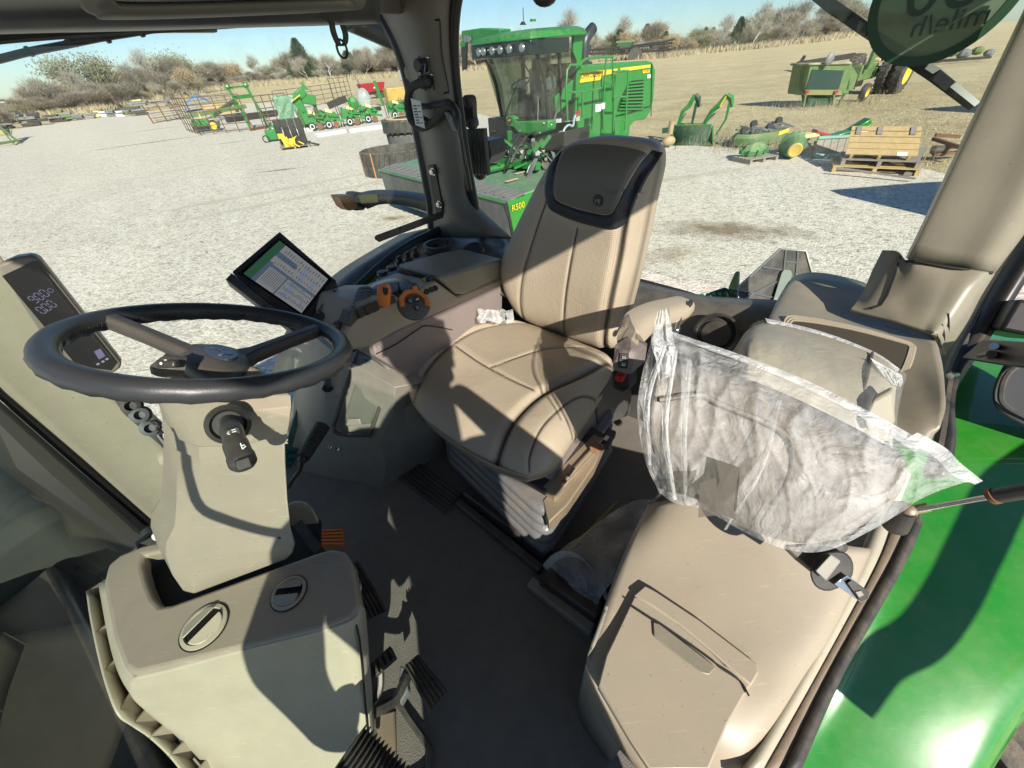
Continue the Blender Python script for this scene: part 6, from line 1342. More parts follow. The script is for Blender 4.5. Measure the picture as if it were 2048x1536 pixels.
AN=[(-60,262,205),(0,250,196),(60,236,186),(140,228,172),(200,222,150),(240,214,150),(300,206,152),(345,196,140),(380,190,138),(430,182,150),(480,174,134),(530,170,138),(600,166,120),(660,162,110),(700,159,100),(760,154,92),(820,150,90),(920,141,85),(1000,135,80),(1150,124,60),(1250,118,58),(1340,113,58),(1400,106,50),(1450,101,52),(1500,97,46),(1550,92,38),(1600,86,34),(1650,80,26),(1700,73,24),(1760,64,14),(1900,52,10),(2000,44,4)]
def anc(x):
    for (x0,b0,t0),(x1,b1,t1) in zip(AN,AN[1:]):
        if x0<=x<=x1: u=(x-x0)/(x1-x0); return lerp(b0,b1,u),lerp(t0,t1,u)
    return AN[-1][1:]
def kindat(x):
    r_=rnd.random()
    if rnd.random()<.30: return 'bare'
    if 560<x<720: return 'cedar' if r_<.3 else('grey' if r_<.9 else 'rust')
    if 1150<x<1480: return 'cedar' if r_<.30 else('olive' if r_<.45 else('rust' if r_<.6 else 'grey'))
    if 1480<x<1800: return 'cedar' if r_<.14 else('olive' if r_<.36 else('rust' if r_<.44 else 'grey'))
    if x<560: return 'grey' if r_<.72 else('rust' if r_<.82 else('olive' if r_<.95 else 'cedar'))
    return 'grey' if r_<.8 else 'rust'
x=-50
while x<1990:
    if not(870<x<905):
        yb,yt=anc(x); hh=yb-yt; k=kindat(x); put_tree(k,x+rnd.uniform(-5,5),yb-hh*.06,yb-hh*rnd.choice((.9,1.0,1.15,1.3,1.6,1.9))*(1.1 if x<560 else 1),spread=1.1)
        k=kindat(x+7); put_tree(k,x+7+rnd.uniform(-5,5),yb-hh*.02,yb-hh*rnd.uniform(.6,1.1),spread=1.5)
    x+=15
for (x,kd,dy,lb) in ((376,'rust',28,'tall rusty orange tree left of the green loader frame'),(476,'rust',36,'tall pale orange tree behind the green loader frame'),(215,'grey',8,'broad grey brown tree above the left edge junk row'),(620,'bare',30,'wide pale leafless tree beyond the strap ring'),(665,'bare',32,'second pale leafless tree left of the rear right pillar'),(730,'bare',30,'pale leafless tree against the rear right pillar'),(1500,'bare',52,'very tall pale bare tree right of the windrower'),(1580,'bare',45,'tall bare tree left of the wiper arm'),(1180,'bare',8,'bare tree behind the windrower exhaust'),(1255,'rust',14,'orange leaved tree behind the yellow striped engine'),(1475,'bare',30,'slim bare tree beside the tallest one'),(955,'bare',15,'thin bare tree left of the windrower cab'),(1640,'bare',25,'bare tree just left of the wiper'),(1420,'bare',18,'thin bare tree over the distant sprayer')):
    yb,yt=anc(x); put_tree(kd,x,yb,yt-dy,lb)
# pale brush at the feet of the trees
vs=[];fs=[]
for k in range(26000):
    x=rnd.uniform(-60,1990); yb,yt=anc(x); g=P(x,yb+rnd.uniform(-1.0,2.6),0); s=(g-CAM).length; h=s*rnd.uniform(.004,.011); sliver(vs,fs,g,V((rnd.gauss(0,.35),rnd.gauss(0,.35),1)).normalized(),h,s*.0009)
b=MB(); b.add(vs,fs); o_=b.build('brush',twigmat('pale_brush',(.46,.38,.24),(.28,.24,.17)),None,smooth=0); tag(o_,kind='stuff')
# ------------------------------------------------------------------ windrower and its header
OS=V((-1.46,9.55,0)); SR=V((.776,.63,0)); SD=V((.63,-.776,0))
def Wd(s,t,z): return OS+SR*s+SD*t+ZX*z
def wT(x,y,t): return PL(x,y,OS+SD*t,SD)
def wS(x,y,s): return PL(x,y,OS+SR*s,SR)
GM=M['green_out']; BK=M['black']
wr_=thing('windrower','green self propelled windrower with glass cab and yellow striped engine hood','windrower',Wd(4,.7,0))
def pt(name,mb,mt,par=wr_,**k): return mb.build(name,mt,par,**k)
# engine body
body=[wT(x,y,1.35) for x,y in((1156,132),(1180,128),(1295,121),(1306,124),(1312,140),(1308,200),(1300,228),(1290,240),(1272,242),(1262,252),(1256,290),(1225,295),(1160,280),(1155,235))]
b=MB(); b.prism(body,SD*-1.55); pt('engine_hood',b,GM,bevel=.05,seg=3)
b=MB(); b.prism([wT(x,y,1.37) for x,y in((1157,146),(1236,137),(1233,146),(1206,151),(1200,160),(1158,166))],SD*-.015); ys=pt('yellow_stripe',b,M['yellow'])
b=MB(); b.prism([wT(x,y,1.37) for x,y in((1241,136),(1301,129),(1301,135),(1241,144))],SD*-.015); pt('yellow_stripe',b,M['yellow'])
ex=(wT(1200,152,1.4)-wT(1160,157,1.4)).normalized(); ex=V((ex.x,ex.y,0)).normalized(); 
tm=text_mb('JOHN DEERE',wT(1160,157.5,1.375),ex,ZX,.128,spacing=.95); pt('lettering',tm,BK,ys,smooth=0)
b=MB(); b.prism([wT(x,y,1.37) for x,y in((1286,140),(1299,138),(1299,145),(1286,147))],SD*-.012); nb=pt('number_plate',b,M['yellow'])
pt('lettering',text_mb('W235R',wT(1287,145,1.374),ex,ZX,.08,spacing=.85),GM,nb,smooth=0)
b=MB(); b.prism([wT(x,y,1.37) for x,y in((1295,149),(1301,148),(1301,156),(1295,157))],SD*-.012); pt('white_label',b,M['white'])
# louvres
b=MB(); b.prism([wT(x,y,1.362) for x,y in((1258,165),(1266,161),(1288,159),(1286,205),(1235,222),(1240,200))],SD*-.01); lv_=pt('grille_recess',b,mat('dark_grille',(.01,.03,.012),.6))
for k in range(9):
    y=166+k*6.4; x0=1258-k*2.6; b=MB(); b.bar(wT(x0,y+1.0,1.39),wT(1287,y-2.4+.4*k,1.39),.04,.032,ZX); pt('louvre',b,GM,lv_)
for (x,y0,y1) in((1230,150,280),(1304,128,232)):
    b=MB(); b.tube([wT(x,y0,1.37),wT(x-2,y1,1.37)],.012,5); pt('panel_gap',b,gask)
b=MB(); b.tube(spline([wT(x,y,1.372) for x,y in((1232,232),(1265,224),(1300,212))],3),.012,5); pt('panel_gap',b,gask)
b=MB(); b.prism([wT(x,y,1.2) for x,y in((1146,125),(1156,132),(1155,235),(1148,240),(1132,240))],SD*-1.2); pt('firewall',b,BK)
# exhaust
b=MB(); b.tube(spline([wT(x,y,.7) for x,y in((1168,128),(1168,100),(1170,80),(1178,66),(1186,56))],4),.115,12); pt('exhaust_stack',b,mat('dull_exhaust',(.06,.065,.07),.4,.5),smooth=60)
b=MB(); b.lathe(wT(1168,128,.7),ZX,[(.2,-.1),(.2,.02),(.12,.06)],14); pt('exhaust_collar',b,BK)
# cab: glass front (s=2.1 to 2.3) and side (t=1.5)
b=MB(); b.prism([Wd(2.1,-.1,1.92),Wd(1.95,.7,1.92),Wd(2.1,1.5,1.92),Wd(3.0,1.5,1.92),Wd(3.0,-.1,1.92)],ZX*.08); pt('cab_floor',b,BK)
roof=MB(); zt=3.27
pts=[Wd(1.65,-.25,zt),Wd(1.55,.7,zt),Wd(1.65,1.6,zt),Wd(2.6,1.75,zt+.02),Wd(3.15,1.7,zt+.02),Wd(3.2,.7,zt),Wd(3.15,-.3,zt)]
roof.loft([[p for p in pts],[p+ZX*.10+(Wd(2.7,.7,zt)-p)*.06 for p in pts],[p+ZX*.15+(Wd(2.7,.7,zt)-p)*.2 for p in pts]]); pt('roof',roof,GM,bevel=.03)
b=MB(); b.prism([Wd(1.66,-.22,zt-.22),Wd(1.56,.7,zt-.22),Wd(1.66,1.58,zt-.22),Wd(2.6,1.7,zt-.22),Wd(2.6,-.25,zt-.22)],ZX*.218); lb=pt('light_band',b,mat('smoked_black',(.015,.02,.02),.15),bevel=.02)
for t in(.10,.33,.62,.86,1.12,1.4):
    b=MB(); c=Wd(1.60-.05*math.sin(math.pi*(t+.2)/1.9)+(.05 if t<.3 or t>1.3 else 0),t,zt-.11); b.lathe(c,-SR,[(.001,-.02),(.065,-.01),(.07,.02),(.06,.035),(.001,.03)],14); pt('work_light',b,M['lampw'],lb)
b=MB(); b.prism([wS(x,y,1.9) for x,y in((922,62),(960,56),(1000,58),(998,72),(960,80),(944,88),(924,84))],SR*.3); pt('roof_wing',b,GM,bevel=.02)
for (x,y) in((933,79),(939,79)):
    b=MB(); b.lathe(wS(x,y,1.88),-SR,[(.001,-.02),(.07,0),(.07,.03),(.001,.03)],12); pt('work_light',b,M['lampw'])
b=MB(); b.prism([wS(x,y,1.8) for x,y in((921,85),(932,85),(931,138),(924,141))],SR*.06); mr=pt('mirror',b,BK,bevel=.01)
b=MB(); b.prism([wS(x,y,1.79) for x,y in((920,84),(930,84),(929,93),(921,95))],SR*.05); pt('mirror_bracket',b,GM)
# windscreen pillars and glass
def arc(z,s0,n=8): return [Wd(s0-.18*math.sin(math.pi*i/n),-.05+1.5*i/n,z) for i in range(n+1)]
b=MB(); b.grid([arc(1.95,2.25),arc(2.6,2.15),arc(3.1,1.88)]); pt('windscreen',b,M['glass_dark'],smooth=60)
b=MB(); b.grid([[Wd(2.27,1.47,1.95),Wd(2.95,1.47,1.95)],[Wd(1.87,1.47,3.1),Wd(3.0,1.47,3.1)]]); pt('side_window',b,M['glass_dark'],smooth=0)
b=MB(); b.grid([[Wd(2.27,-.08,1.95),Wd(2.95,-.08,1.95)],[Wd(1.87,-.08,3.1),Wd(3.0,-.08,3.1)]]); pt('side_window',b,M['glass_dark'],smooth=0)
for t in(-.06,1.46):
    b=MB(); b.tube([Wd(2.27,t,1.95),Wd(2.15,t,2.6),Wd(1.86,t,3.25)],.04,8); pt('front_post',b,BK)
    b=MB(); b.tube([Wd(3.0,t,1.9),Wd(3.0,t,3.3)],.05,8); pt('rear_post',b,BK)
b=MB(); b.prism([Wd(3.0,1.50,1.95),Wd(3.10,1.50,1.95),Wd(3.16,1.5,3.3),Wd(2.88,1.5,3.3),Wd(2.88,1.5,3.05),Wd(3.0,1.5,2.9)],SD*.06); pt('rear_post_trim',b,GM,bevel=.01)
b=MB(); b.tube(spline([Wd(2.05,1.35,1.95),Wd(2.12,1.25,2.5),Wd(1.82,1.0,3.2)],5),.012,5); b.tube([Wd(2.0,.3,1.98),Wd(1.98,.9,2.7)],.012,5); pt('wiper',b,BK)
b=MB(); b.tube([Wd(2.4,1.49,1.95),Wd(2.62,1.5,2.5),Wd(2.5,1.49,3.2)],.035,6); pt('door_post',b,BK)
# interior seen through glass
b=MB(); b.loft([[Wd(2.55+dx,.7+dy,z) for dx,dy in((-.25,-.25),(.25,-.25),(.25,.25),(-.25,.25))] for z in(2.0,2.4)]); b.loft([[Wd(2.75+k*.08+dx,.7+dy,2.4+k*.6) for dx,dy in((-.07,-.24),(.07,-.24),(.07,.24),(-.07,.24))] for k in(0,1)]); st_=pt('driver_seat',b,mat('dim_seat',(.10,.12,.12),.5),bevel=.05)
b=MB(); b.tube([Wd(2.3,.55,2.0),Wd(2.33,.55,2.55)],.05,8); c=Wd(2.33,.55,2.6); b.tube([c+(SR*math.cos(a)+SD*math.sin(a))*.2+ZX*.08*math.cos(a) for a in [i*math.pi/9 for i in range(18)]],.018,6,closed=True); pt('steering_wheel',b,BK)
b=MB(); b.ball(Wd(2.7,1.05,2.55),.16,(1,.6,1.4)); b.ball(Wd(2.6,.3,2.5),.14,(1,.6,1.2)); pt('film_wrap',b,M['film_dense'])
b=MB(); b.prism([Wd(2.3,1.1,2.0),Wd(2.9,1.1,2.0),Wd(2.9,1.1,2.5),Wd(2.4,1.1,2.45)],SD*.2); pt('arm_console',b,mat('dim_console',(.16,.17,.15),.5),bevel=.04)
# front fairing under the cab with emblem
b=MB(); b.prism([wS(x,y,1.95) for x,y in((1010,232),(1022,231),(1028,235),(1034,243),(1097,241),(1096,262),(1068,272),(1035,266),(1028,256),(1012,252))],SR*.25); fa_=pt('front_fairing',b,GM,bevel=.03)
b=MB(); c=wS(1019,241,1.93); b.lathe(c,-SR,[(.001,0),(.075,0),(.075,.01),(.001,.012)],8); em=pt('emblem',b,BK,fa_)
b=MB(); b.bar(c-SR*.015-SD*.03,c-SR*.015+SD*.03+ZX*.01,.02,.005,SR); b.bar(c-SR*.015+SD*.03,c-SR*.015+SD*.04+ZX*.03,.015,.005,SR); pt('deer_mark',b,M['yellow'],em)
b=MB(); b.prism([wS(x,y,2.0) for x,y in((975,236),(1012,240),(1030,272),(1060,280),(1130,262),(1128,300),(980,300))],SR*.8); pt('chassis',b,BK,bevel=.02)
b=MB(); b.prism([wT(x,y,1.45) for x,y in((1108,234),(1160,232),(1160,242),(1110,246))],SD*-.3); pt('platform',b,mat('dusty_platform',(.38,.40,.30),.7),bevel=.01)
b=MB(); b.prism([wT(x,y,1.5) for x,y in((1110,195),(1148,158),(1142,200),(1112,230))],SD*-.05); pt('side_panel',b,GM)
# front wheels
for (x,y,rad) in((1142,318,.80),(958,285,.72)):
    w=MB(); c=wT(x,y,1.75) if x>1000 else wT(x,y,-.9)
    c.z=rad; w.lathe(c-SD*.28,SD,[(rad*.5,0),(rad*.93,.03),(rad,.10),(rad,.46),(rad*.93,.53),(rad*.5,.56)],36)
    for k in range(22):
        for s_ in(0,1):
            a=(k+.5*s_)*2*math.pi/22; d=SR*math.cos(a)+ZX*math.sin(a); d2=SR*math.cos(a+.2)+ZX*math.sin(a+.2); w.bar(c+SD*(-.26+.27*s_)+d*(rad+.01),c+SD*(-.01+.27*s_)+d2*(rad+.01),.07,.07,d)
    tw=pt('wheel',w,mat('dusty_tyre',(.16,.15,.135),.9,dust=(DUST,.8)))
# ladder rails and handrails (light green tubes)
def rail(pts,t,r_=.022): 
    b=MB(); b.tube(spline([wT(x,y,t) for x,y in pts],3),r_,6); pt('handrail',b,GM)
rail([(1135,242),(1134,140),(1160,130),(1172,118),(1224,114),(1225,125),(1226,235)],1.75)
rail([(1134,182),(1160,184),(1226,172)],1.75); rail([(1213,116),(1209,170),(1206,232)],1.8); rail([(1227,144),(1254,142),(1256,155),(1250,260)],1.85); rail([(1226,145),(1229,200),(1226,262)],1.85)
rail([(1226,193),(1254,194)],1.85); rail([(1226,240),(1252,241)],1.85); rail([(1165,183),(1165,235)],1.75)
b=MB(); b.tube(spline([wT(x,y,1.8) for x,y in((1124,290),(1127,262),(1137,250),(1146,252),(1149,235),(1156,226))],4),.022,6); pt('grey_rod',b,mat('grey_rod',(.35,.42,.45),.4))
b=MB(); b.tube([wT(1152,232,1.8),wT(1159,221,1.8)],.035,8); pt('red_grip',b,M['red'])
b=MB(); b.box(wT(1196,216,1.8),(.18,.04,.14),(SR,SD,ZX)); b.box(wT(1206,212,1.8),(.10,.04,.12),(SR,SD,ZX)); pt('plate_box',b,M['white'],bevel=.01)
# roof bits
b=MB(); b.cyl(wS(1046,50,2.4),wS(1046,43,2.4),.07,.03); b.tube([wS(1047,45,2.4),wS(1046,15,2.4)],.007,4); pt('antenna',b,BK)
b=MB(); b.cyl(wS(1066,43,2.6),wS(1066,38,2.6),.06,n=10); pt('beacon_mount',b,GM)
# ---- header
hd=thing('mower_header','wide green mower header with dark rubber front curtains in front of the windrower','mower header',V((-1.4,9.5,0)))
zt=1.02; hl=P(757,340,zt); hr=P(1010,405,zt); back=SR*2.1
b=MB(); b.prism([hl,hr,hr+SR*.35,hl+SR*.35],ZX*-.03); rub=mat('grey_rubber_flap',(.19,.20,.195),.6,bump=(14,.6,.02),var=(3,(.13,.135,.13),.7),dust=(DUST,.4)); 
pt('front_lip',b,GM,hd,bevel=.01)
b=MB(); b.prism([hl+ZX*.01+SR*.06,hr+ZX*.01+SR*.06,hr+SR*.55+ZX*.07,hl+SR*.55+ZX*.07],ZX*-.02); tp=pt('rubber_top',b,rub,hd)
for k in range(18):
    t=(k+.3)/18; b=MB(); a_=lerp(hl,hr,t)+SR*.14+ZX*.035; b.bar(a_,a_+SR*.30+SD*.08+ZX*.04,.07,.012,ZX); pt('flap_rib',b,rub,tp)
b=MB(); b.prism([hl+SR*.5+ZX*.05,hr+SR*.5+ZX*.05,hr+SR*2.2+ZX*.10,hl+SR*2.2+ZX*.10],ZX*-.05); pt('top_cover',b,mat('faded_green_cover',(.09,.24,.13),.45,var=(2,(.16,.27,.17),.8),dust=(DUST,.5)),hd,bevel=.02)
b=MB()
nn_=14; rows=[]
for zz,of in((zt-.02,0),(.6,.03),(.25,.10)): rows.append([lerp(hl,hr,i/60)+SR*(.03+of*.8+.02*math.sin(i*1.9)*(zt-zz))+ZX*(zz-zt) for i in range(61)])
b.grid(rows); pt('front_curtain',b,mat('black_curtain',(.075,.08,.078),.7,var=(1.2,(.14,.14,.13),.8),dust=(DUST,.4)),hd,smooth=60)
ep=[hr+SD*.03+ZX*.0,hr+SD*.03+SR*2.25+ZX*.10,hr+SD*.03+SR*2.3-ZX*.62,hr+SD*.03+SR*.55-ZX*.80,hr+SD*.03+SR*.12-ZX*.62]
b=MB(); b.prism(ep,SD*-.06); epn=pt('end_panel',b,M['green'],hd,bevel=.02)
b=MB(); b.tube([ep[0]+SD*.01,ep[4]+SD*.01,ep[3]+SD*.01],.025,6); pt('edge_trim',b,BK,hd)
exh=SR.copy(); org=hr+SD*.065+SR*.10-ZX*.17
pt('lettering',text_mb('R500',org,(exh+ZX*.02),ZX,.15,spacing=1.05),M['yellow'],epn,smooth=0)
b=MB(); b.prism([hl-SD*.03,hl-SD*.03+SR*2.2,hl-SD*.03+SR*2.2-ZX*.7,hl-SD*.03+SR*.4-ZX*.8],SD*-.05); pt('end_panel',b,GM,hd,bevel=.02)
for (x,y,t) in((1096,330,0),(1078,345,0)):
    b=MB(); c=P(x-55,y+15,1.12); b.box(c,(.32,.07,.01),(SR,SD,ZX)); pt('warning_label',b,mat('orange_white_label',(.62,.42,.30),.5),hd)
c=P(1062,338,1.05); b=MB(); b.box(c+ZX*.22,(.16,.16,.5),(SR,SD,ZX)); b.box(c+ZX*.02,(.32,.32,.06),(SR,SD,ZX)); b.box(c+ZX*.46,(.22,.22,.07),(SR,SD,ZX)); pt('lift_post',b,GM,hd,bevel=.01)
b=MB(); b.cyl(c+ZX*.49+SD*.05,c+ZX*.58+SD*.05,.025); b.cyl(c+ZX*.49-SD*.05,c+ZX*.58-SD*.05,.025); pt('fittings',b,M['chrome'],hd)
for k in range(2):
    b=MB(); b.tube(spline([c+ZX*.55+SD*(.04-.08*k),c+ZX*.66-SD*.25,c+ZX*.60-SD*.6+ZX*.0,c+ZX*.42-SD*.95,c+ZX*.2-SD*1.2],6),.03,8); pt('hose',b,M['greypart'],hd,smooth=60)
b=MB(); b.tube(spline([c+ZX*.1-SD*.1,c+ZX*.16-SD*.5,c+ZX*.12-SD*.9,c+ZX*.05-SD*1.3],5),.018,6); b.tube(spline([c+ZX*.08-SD*.1+SR*.1,c+ZX*.15-SD*.5+SR*.1,c+ZX*.1-SD*1.0+SR*.1,c+ZX*.05-SD*1.4],5),.014,6); pt('hose',b,BK,hd,smooth=60)
c2=P(1095,322,1.12); b=MB(); b.lathe(c2,ZX,[(.07,0),(.07,.03),(.06,.04),(.06,.17),(.04,.2),(.001,.2)],14); pt('amber_light',b,mat('amber',(.75,.22,.03),.3),hd)
b=MB(); b.box(P(1102,305,1.35),(.05,.34,.10),(SR,SD,ZX)); pt('yellow_reflector',b,M['yellow'],hd)
b=MB(); b.prism([P(1110,322,1.1),P(1128,306,1.1),P(1124,296,1.35),P(1112,300,1.35)],SR*.05); pt('bracket',b,GM,hd)
b=MB(); b.tube([Wd(1.9,1.0,1.2),Wd(.9,.9,1.2)],.06,8); b.tube([Wd(1.9,-.1,1.3),Wd(.8,-.2,1.15)],.06,8); b.bar(Wd(1.6,-.4,1.25),Wd(1.6,1.8,1.25),.14,.14); pt('lift_arms',b,GM,hd)
for (x,y) in((1070,300),(1085,292),(1058,305)):
    b=MB(); b.tube([wS(x,y,1.4),wS(x+14,y-18,1.9)],.045,6); pt('link',b,GM,hd)
rk=random.Random(4)
for nm_,mt_,cnt in(('green_linkage',GM,26),('black_hoses',BK,18),('grey_fittings',M['greypart'],12)):
    b=MB()
    for k in range(cnt):
        p=Wd(rk.uniform(1.3,2.3),rk.uniform(-.1,1.9),rk.uniform(1.05,1.7)); d=V((rk.gauss(0,1),rk.gauss(0,1),rk.gauss(0,.8))).normalized()*rk.uniform(.12,.42)
        if nm_=='black_hoses': b.tube(spline([p-d,p+ZX*.08,p+d,p+d*1.5-ZX*.12],3),.02,5)
        else: b.bar(p-d,p+d,rk.uniform(.03,.10),rk.uniform(.03,.09))
    pt(nm_,b,mt_)
for (x,y) in((1040,262),(1060,268),(1080,266),(1088,247),(1103,250)):
    b=MB(); b.ball(wS(x,y,1.93),.018,n=6,m_=4); pt('bolt',b,M['chrome'])
b=MB(); b.prism([wS(x,y,1.93) for x,y in((1112,238),(1122,237),(1122,245),(1112,246))],SR*.01); pt('warning_label',b,M['white'])
# small grey weight on the far end and orange beacon
# ------------------------------------------------------------------ tyres left of the pillar
def tyre(c,r0,w_,par,name,mt,inner=.55,lugs=24):
    b=MB(); b.lathe(c,ZX,[(r0*inner,.02),(r0*.90,0),(r0,.06),(r0,w_-.06),(r0*.90,w_),(r0*inner,w_-.02),(r0*inner,.02)],48)
    for k in range(lugs):
        a=k*2*math.pi/lugs; d=V((math.cos(a),math.sin(a),0)); d2=V((math.cos(a+.13),math.sin(a+.13),0)); b.bar(c+d*(r0+.012)+ZX*.02,c+d2*(r0+.012)+ZX*(w_-.02),.045,.05,d)
    return b.build(name,mt,par)
gt=G(778,352)
t3=thing('rubber_track','large loop of black rubber track lying beside the mower header','track',gt)
c=V((gt.x+.35,gt.y+.55,0.02))
def oval(a,r_): return V((math.cos(a)*r_*1.12,math.sin(a)*r_*.9,0))
b=MB(); n=72; prof_=[(0,0),(0,.75),(-.05,.78),(-.07,.75),(-.07,0)]
b.loft([[c+oval(2*math.pi*i/n,1.16+o)+ZX*z*(1) for o,z in prof_] for i in range(n)],loop=True); pt('belt',b,M['tyre'],t3,smooth=50)
b=MB()
for k in range(44):
    a=k*2*math.pi/44
    for s_ in(0,1): b.bar(c+oval(a+.03*s_,1.18)+ZX*(.02+.38*s_),c+oval(a+.11+.0*s_,1.18)+ZX*(.36+.38*s_) if s_ else c+oval(a+.1,1.18)+ZX*.38,.05,.05,oval(a,1))
pt('lugs',b,M['tyre'],t3)
for a in(3.6,4.15):
    b=MB(); b.bar(c+oval(a,1.22)+ZX*.0,c+oval(a,1.22)+ZX*.78,.05,.006,oval(a,1)); b.bar(c+oval(a,1.08)+ZX*.3,c+oval(a,1.08)+ZX*.78,.05,.006,oval(a,1)); pt('orange_strap',b,mat('orange_strap',(.75,.32,.12),.6),t3)
g2=c+V((.25,1.9,0)); t4=thing('stacked_tyre','worn grey tractor tyre with yellow rim on top of the stack','tyre',g2); tyre(g2+ZX*1.05,.95,.46,t4,'carcass',M['tyre']); b=MB(); b.lathe(g2+ZX*1.49,ZX,[(.52,-.02),(.80,.0),(.80,.03),(.52,.03)],36); pt('rim',b,M['yellow_faded'],t4)
t5=thing('stacked_tyre','plain grey tyre in the middle of the stack beside the pillar','tyre',g2); tyre(g2+ZX*.62,.86,.42,t5,'carcass',mat('grey_tyre',(.12,.12,.115),.85,dust=(DUST,.6)),lugs=8)
t6=thing('stacked_tyre','dark tyre at the bottom of the stack behind the track loop','tyre',g2); tyre(g2+ZX*.02,.9,.58,t6,'carcass',M['tyre'])
# ------------------------------------------------------------------ planter row units
pg=[(632,262),(665,258),(706,252),(742,246),(795,238),(825,234)]
def unit(g,first):
    u=thing('planter_unit','','planter unit',g); e=V((.92,.38,0)).normalized(); f_=V((-.38,.92,0)).normalized()
    def q(a,b_,z): return g+e*a+f_*b_+ZX*z
    rr=random.Random(int(g.x*100)%97)
    b=MB(); b.prism([q(-.55,0,.45),q(.35,0,.40),q(.7,0,.62),q(.5,0,.95),q(.1,0,1.08),q(-.5,0,1.05)],f_*.22); b.bar(q(-.5,.25,.5),q(-.45,.25,1.15),.12,.3); b.bar(q(-.6,.1,.85),q(.3,.1,.55),.08,.1); pt('frame',b,GM,u)
    b=MB(); b.prism([q(-.15,-.03,1.02),q(.28,-.03,.90),q(.34,-.03,1.02),q(.0,-.03,1.20),q(-.12,-.03,1.2)],f_*.30); pt('seed_lid',b,M['yellow_faded'],u,bevel=.02)
    b=MB()
    for k in range(9):
        a0=rr.uniform(-.55,.5); z0=rr.uniform(.35,1.0); b.bar(q(a0,-.06,z0),q(a0+rr.uniform(-.25,.25),-.10,z0+rr.uniform(-.25,.2)),.04,.05)
    pt('linkage',b,BK,u)
    b=MB(); b.bar(q(.45,-.08,.5),q(.95,-.08,.38),.07,.14); b.bar(q(.2,-.1,.75),q(.75,-.1,.7),.05,.07); pt('arm',b,GM,u)
    for a_,z_,r_ in((-.15,.28,.25),(.35,.25,.20)):
        b=MB(); b.lathe(q(a_,-.12,z_),-f_,[(.001,0),(r_,0),(r_,.07),(.001,.07)],18); wl_=pt('gauge_wheel',b,BK if a_<0 else M['rust'],u)
        if a_<0:
            b=MB(); cc=q(a_,-.20,z_); b.tube([cc+(e*math.cos(t)+ZX*math.sin(t))*.13 for t in [k*math.pi/8 for k in range(16)]],.03,6,closed=True); pt('white_rim',b,M['white'],wl_)
    for k in(0,1):
        b=MB(); b.bar(q(-.75+.16*k,-.05,.05),q(-.85+.16*k,-.05,1.3),.05,.05); pt('rusty_stand',b,M['rustpipe'],u)
    return u
names=['planter unit at the left end of the row behind the black rack','planter unit second from left above the white boards','planter unit third from left with a clear white rimmed wheel','planter unit fourth from left beside the tyre stack','planter unit half hidden above the yellow rimmed tyre','planter unit behind the pillar at the right end of the planter row']
for i,(x,y) in enumerate(pg):
    u=unit(G(x,y),i==0); tag(u,names[i],'planter unit','planter units in a row')
for i,(x0,y0,x1,y1) in enumerate(((545,268,630,262),(632,275,690,266),(698,266,800,252))):
    b=MB(); b.bar(G(x0,y0)+ZX*.12,G(x1,y1)+ZX*.12,.7,.2); o_=b.build('white_board',M['white'],None,bevel=.02); tag(o_,('long white board lying left of the planter row','long white board under the left planter units','long white board under the right planter units')[i],'board','white boards under the planters')
# ------------------------------------------------------------------ black rack with yellow machine on a pallet
def pallet(name,label,c,ex_,ey_,w_,d_,mt,h=.14,n=6,grp=None):
    o=thing(name,label,'pallet',c,grp)
    for k in range(n):
        b=MB(); b.box(c+ey_*(-d_/2+d_*(k+.5)/n)+ZX*(h-.01),(w_,d_/n*.72,.022),(ex_,ey_,ZX)); pt('deck_board',b,mt,o)
    for k in(-1,0,1):
        b=MB(); b.box(c+ex_*(k*(w_/2-.05))+ZX*(h/2-.01),(.09,d_,h-.03),(ex_,ey_,ZX)); pt('stringer',b,mt,o)
    return o
e1=V((.94,.34,0)).normalized(); e2=V((-.34,.94,0)).normalized()
c=G(592,296); pallet('pallet','worn pale pallet under the yellow and black machine',c,e1,e2,1.5,1.1,M['woodold'])
t_=thing('black_rack','tall black slatted rack behind the yellow machine','rack',c)
for k in range(4):
    b=MB(); b.box(c+e2*.35+e1*(-.55+k*.36)+ZX*.75,(.33,.06,1.15),(e1,e2,ZX)); pt('slat_panel',b,M['metalb'],t_,bevel=.02)
b=MB(); b.bar(c+e1*.7+ZX*.2,c+e1*1.25-e2*.2+ZX*.05,.06,.06); b.bar(c+e1*.5-e2*.2+ZX*.3,c+e1*1.2-e2*.5+ZX*.05,.05,.05); pt('arm',b,M['metalb'],t_)
t_=thing('yellow_machine','small yellow and black machine strapped on the pallet','machine',c)
for (a_,b_,z_,r_) in((-.35,-.2,.35,.28),(-.05,-.3,.30,.25),(.2,-.2,.38,.22),(-.5,-.1,.62,.2)):
    b=MB(); b.box(c+e1*a_+e2*b_+ZX*z_,(r_*1.5,r_,r_*1.1),((e1*math.cos(z_*5)+ZX*math.sin(z_*5)),e2,(ZX*math.cos(z_*5)-e1*math.sin(z_*5)))); b.bar(c+e1*a_+e2*(b_-.2)+ZX*z_,c+e1*(a_+.3)+e2*(b_-.3)+ZX*(z_-.2),.06,.05); pt('yellow_cover',b,M['yellow'],t_,smooth=0)
b=MB(); b.lathe(c+e1*.35-e2*.3+ZX*.32,-e2,[(.001,0),(.26,0),(.26,.15),(.001,.15)],18); pt('black_wheel',b,BK,t_)
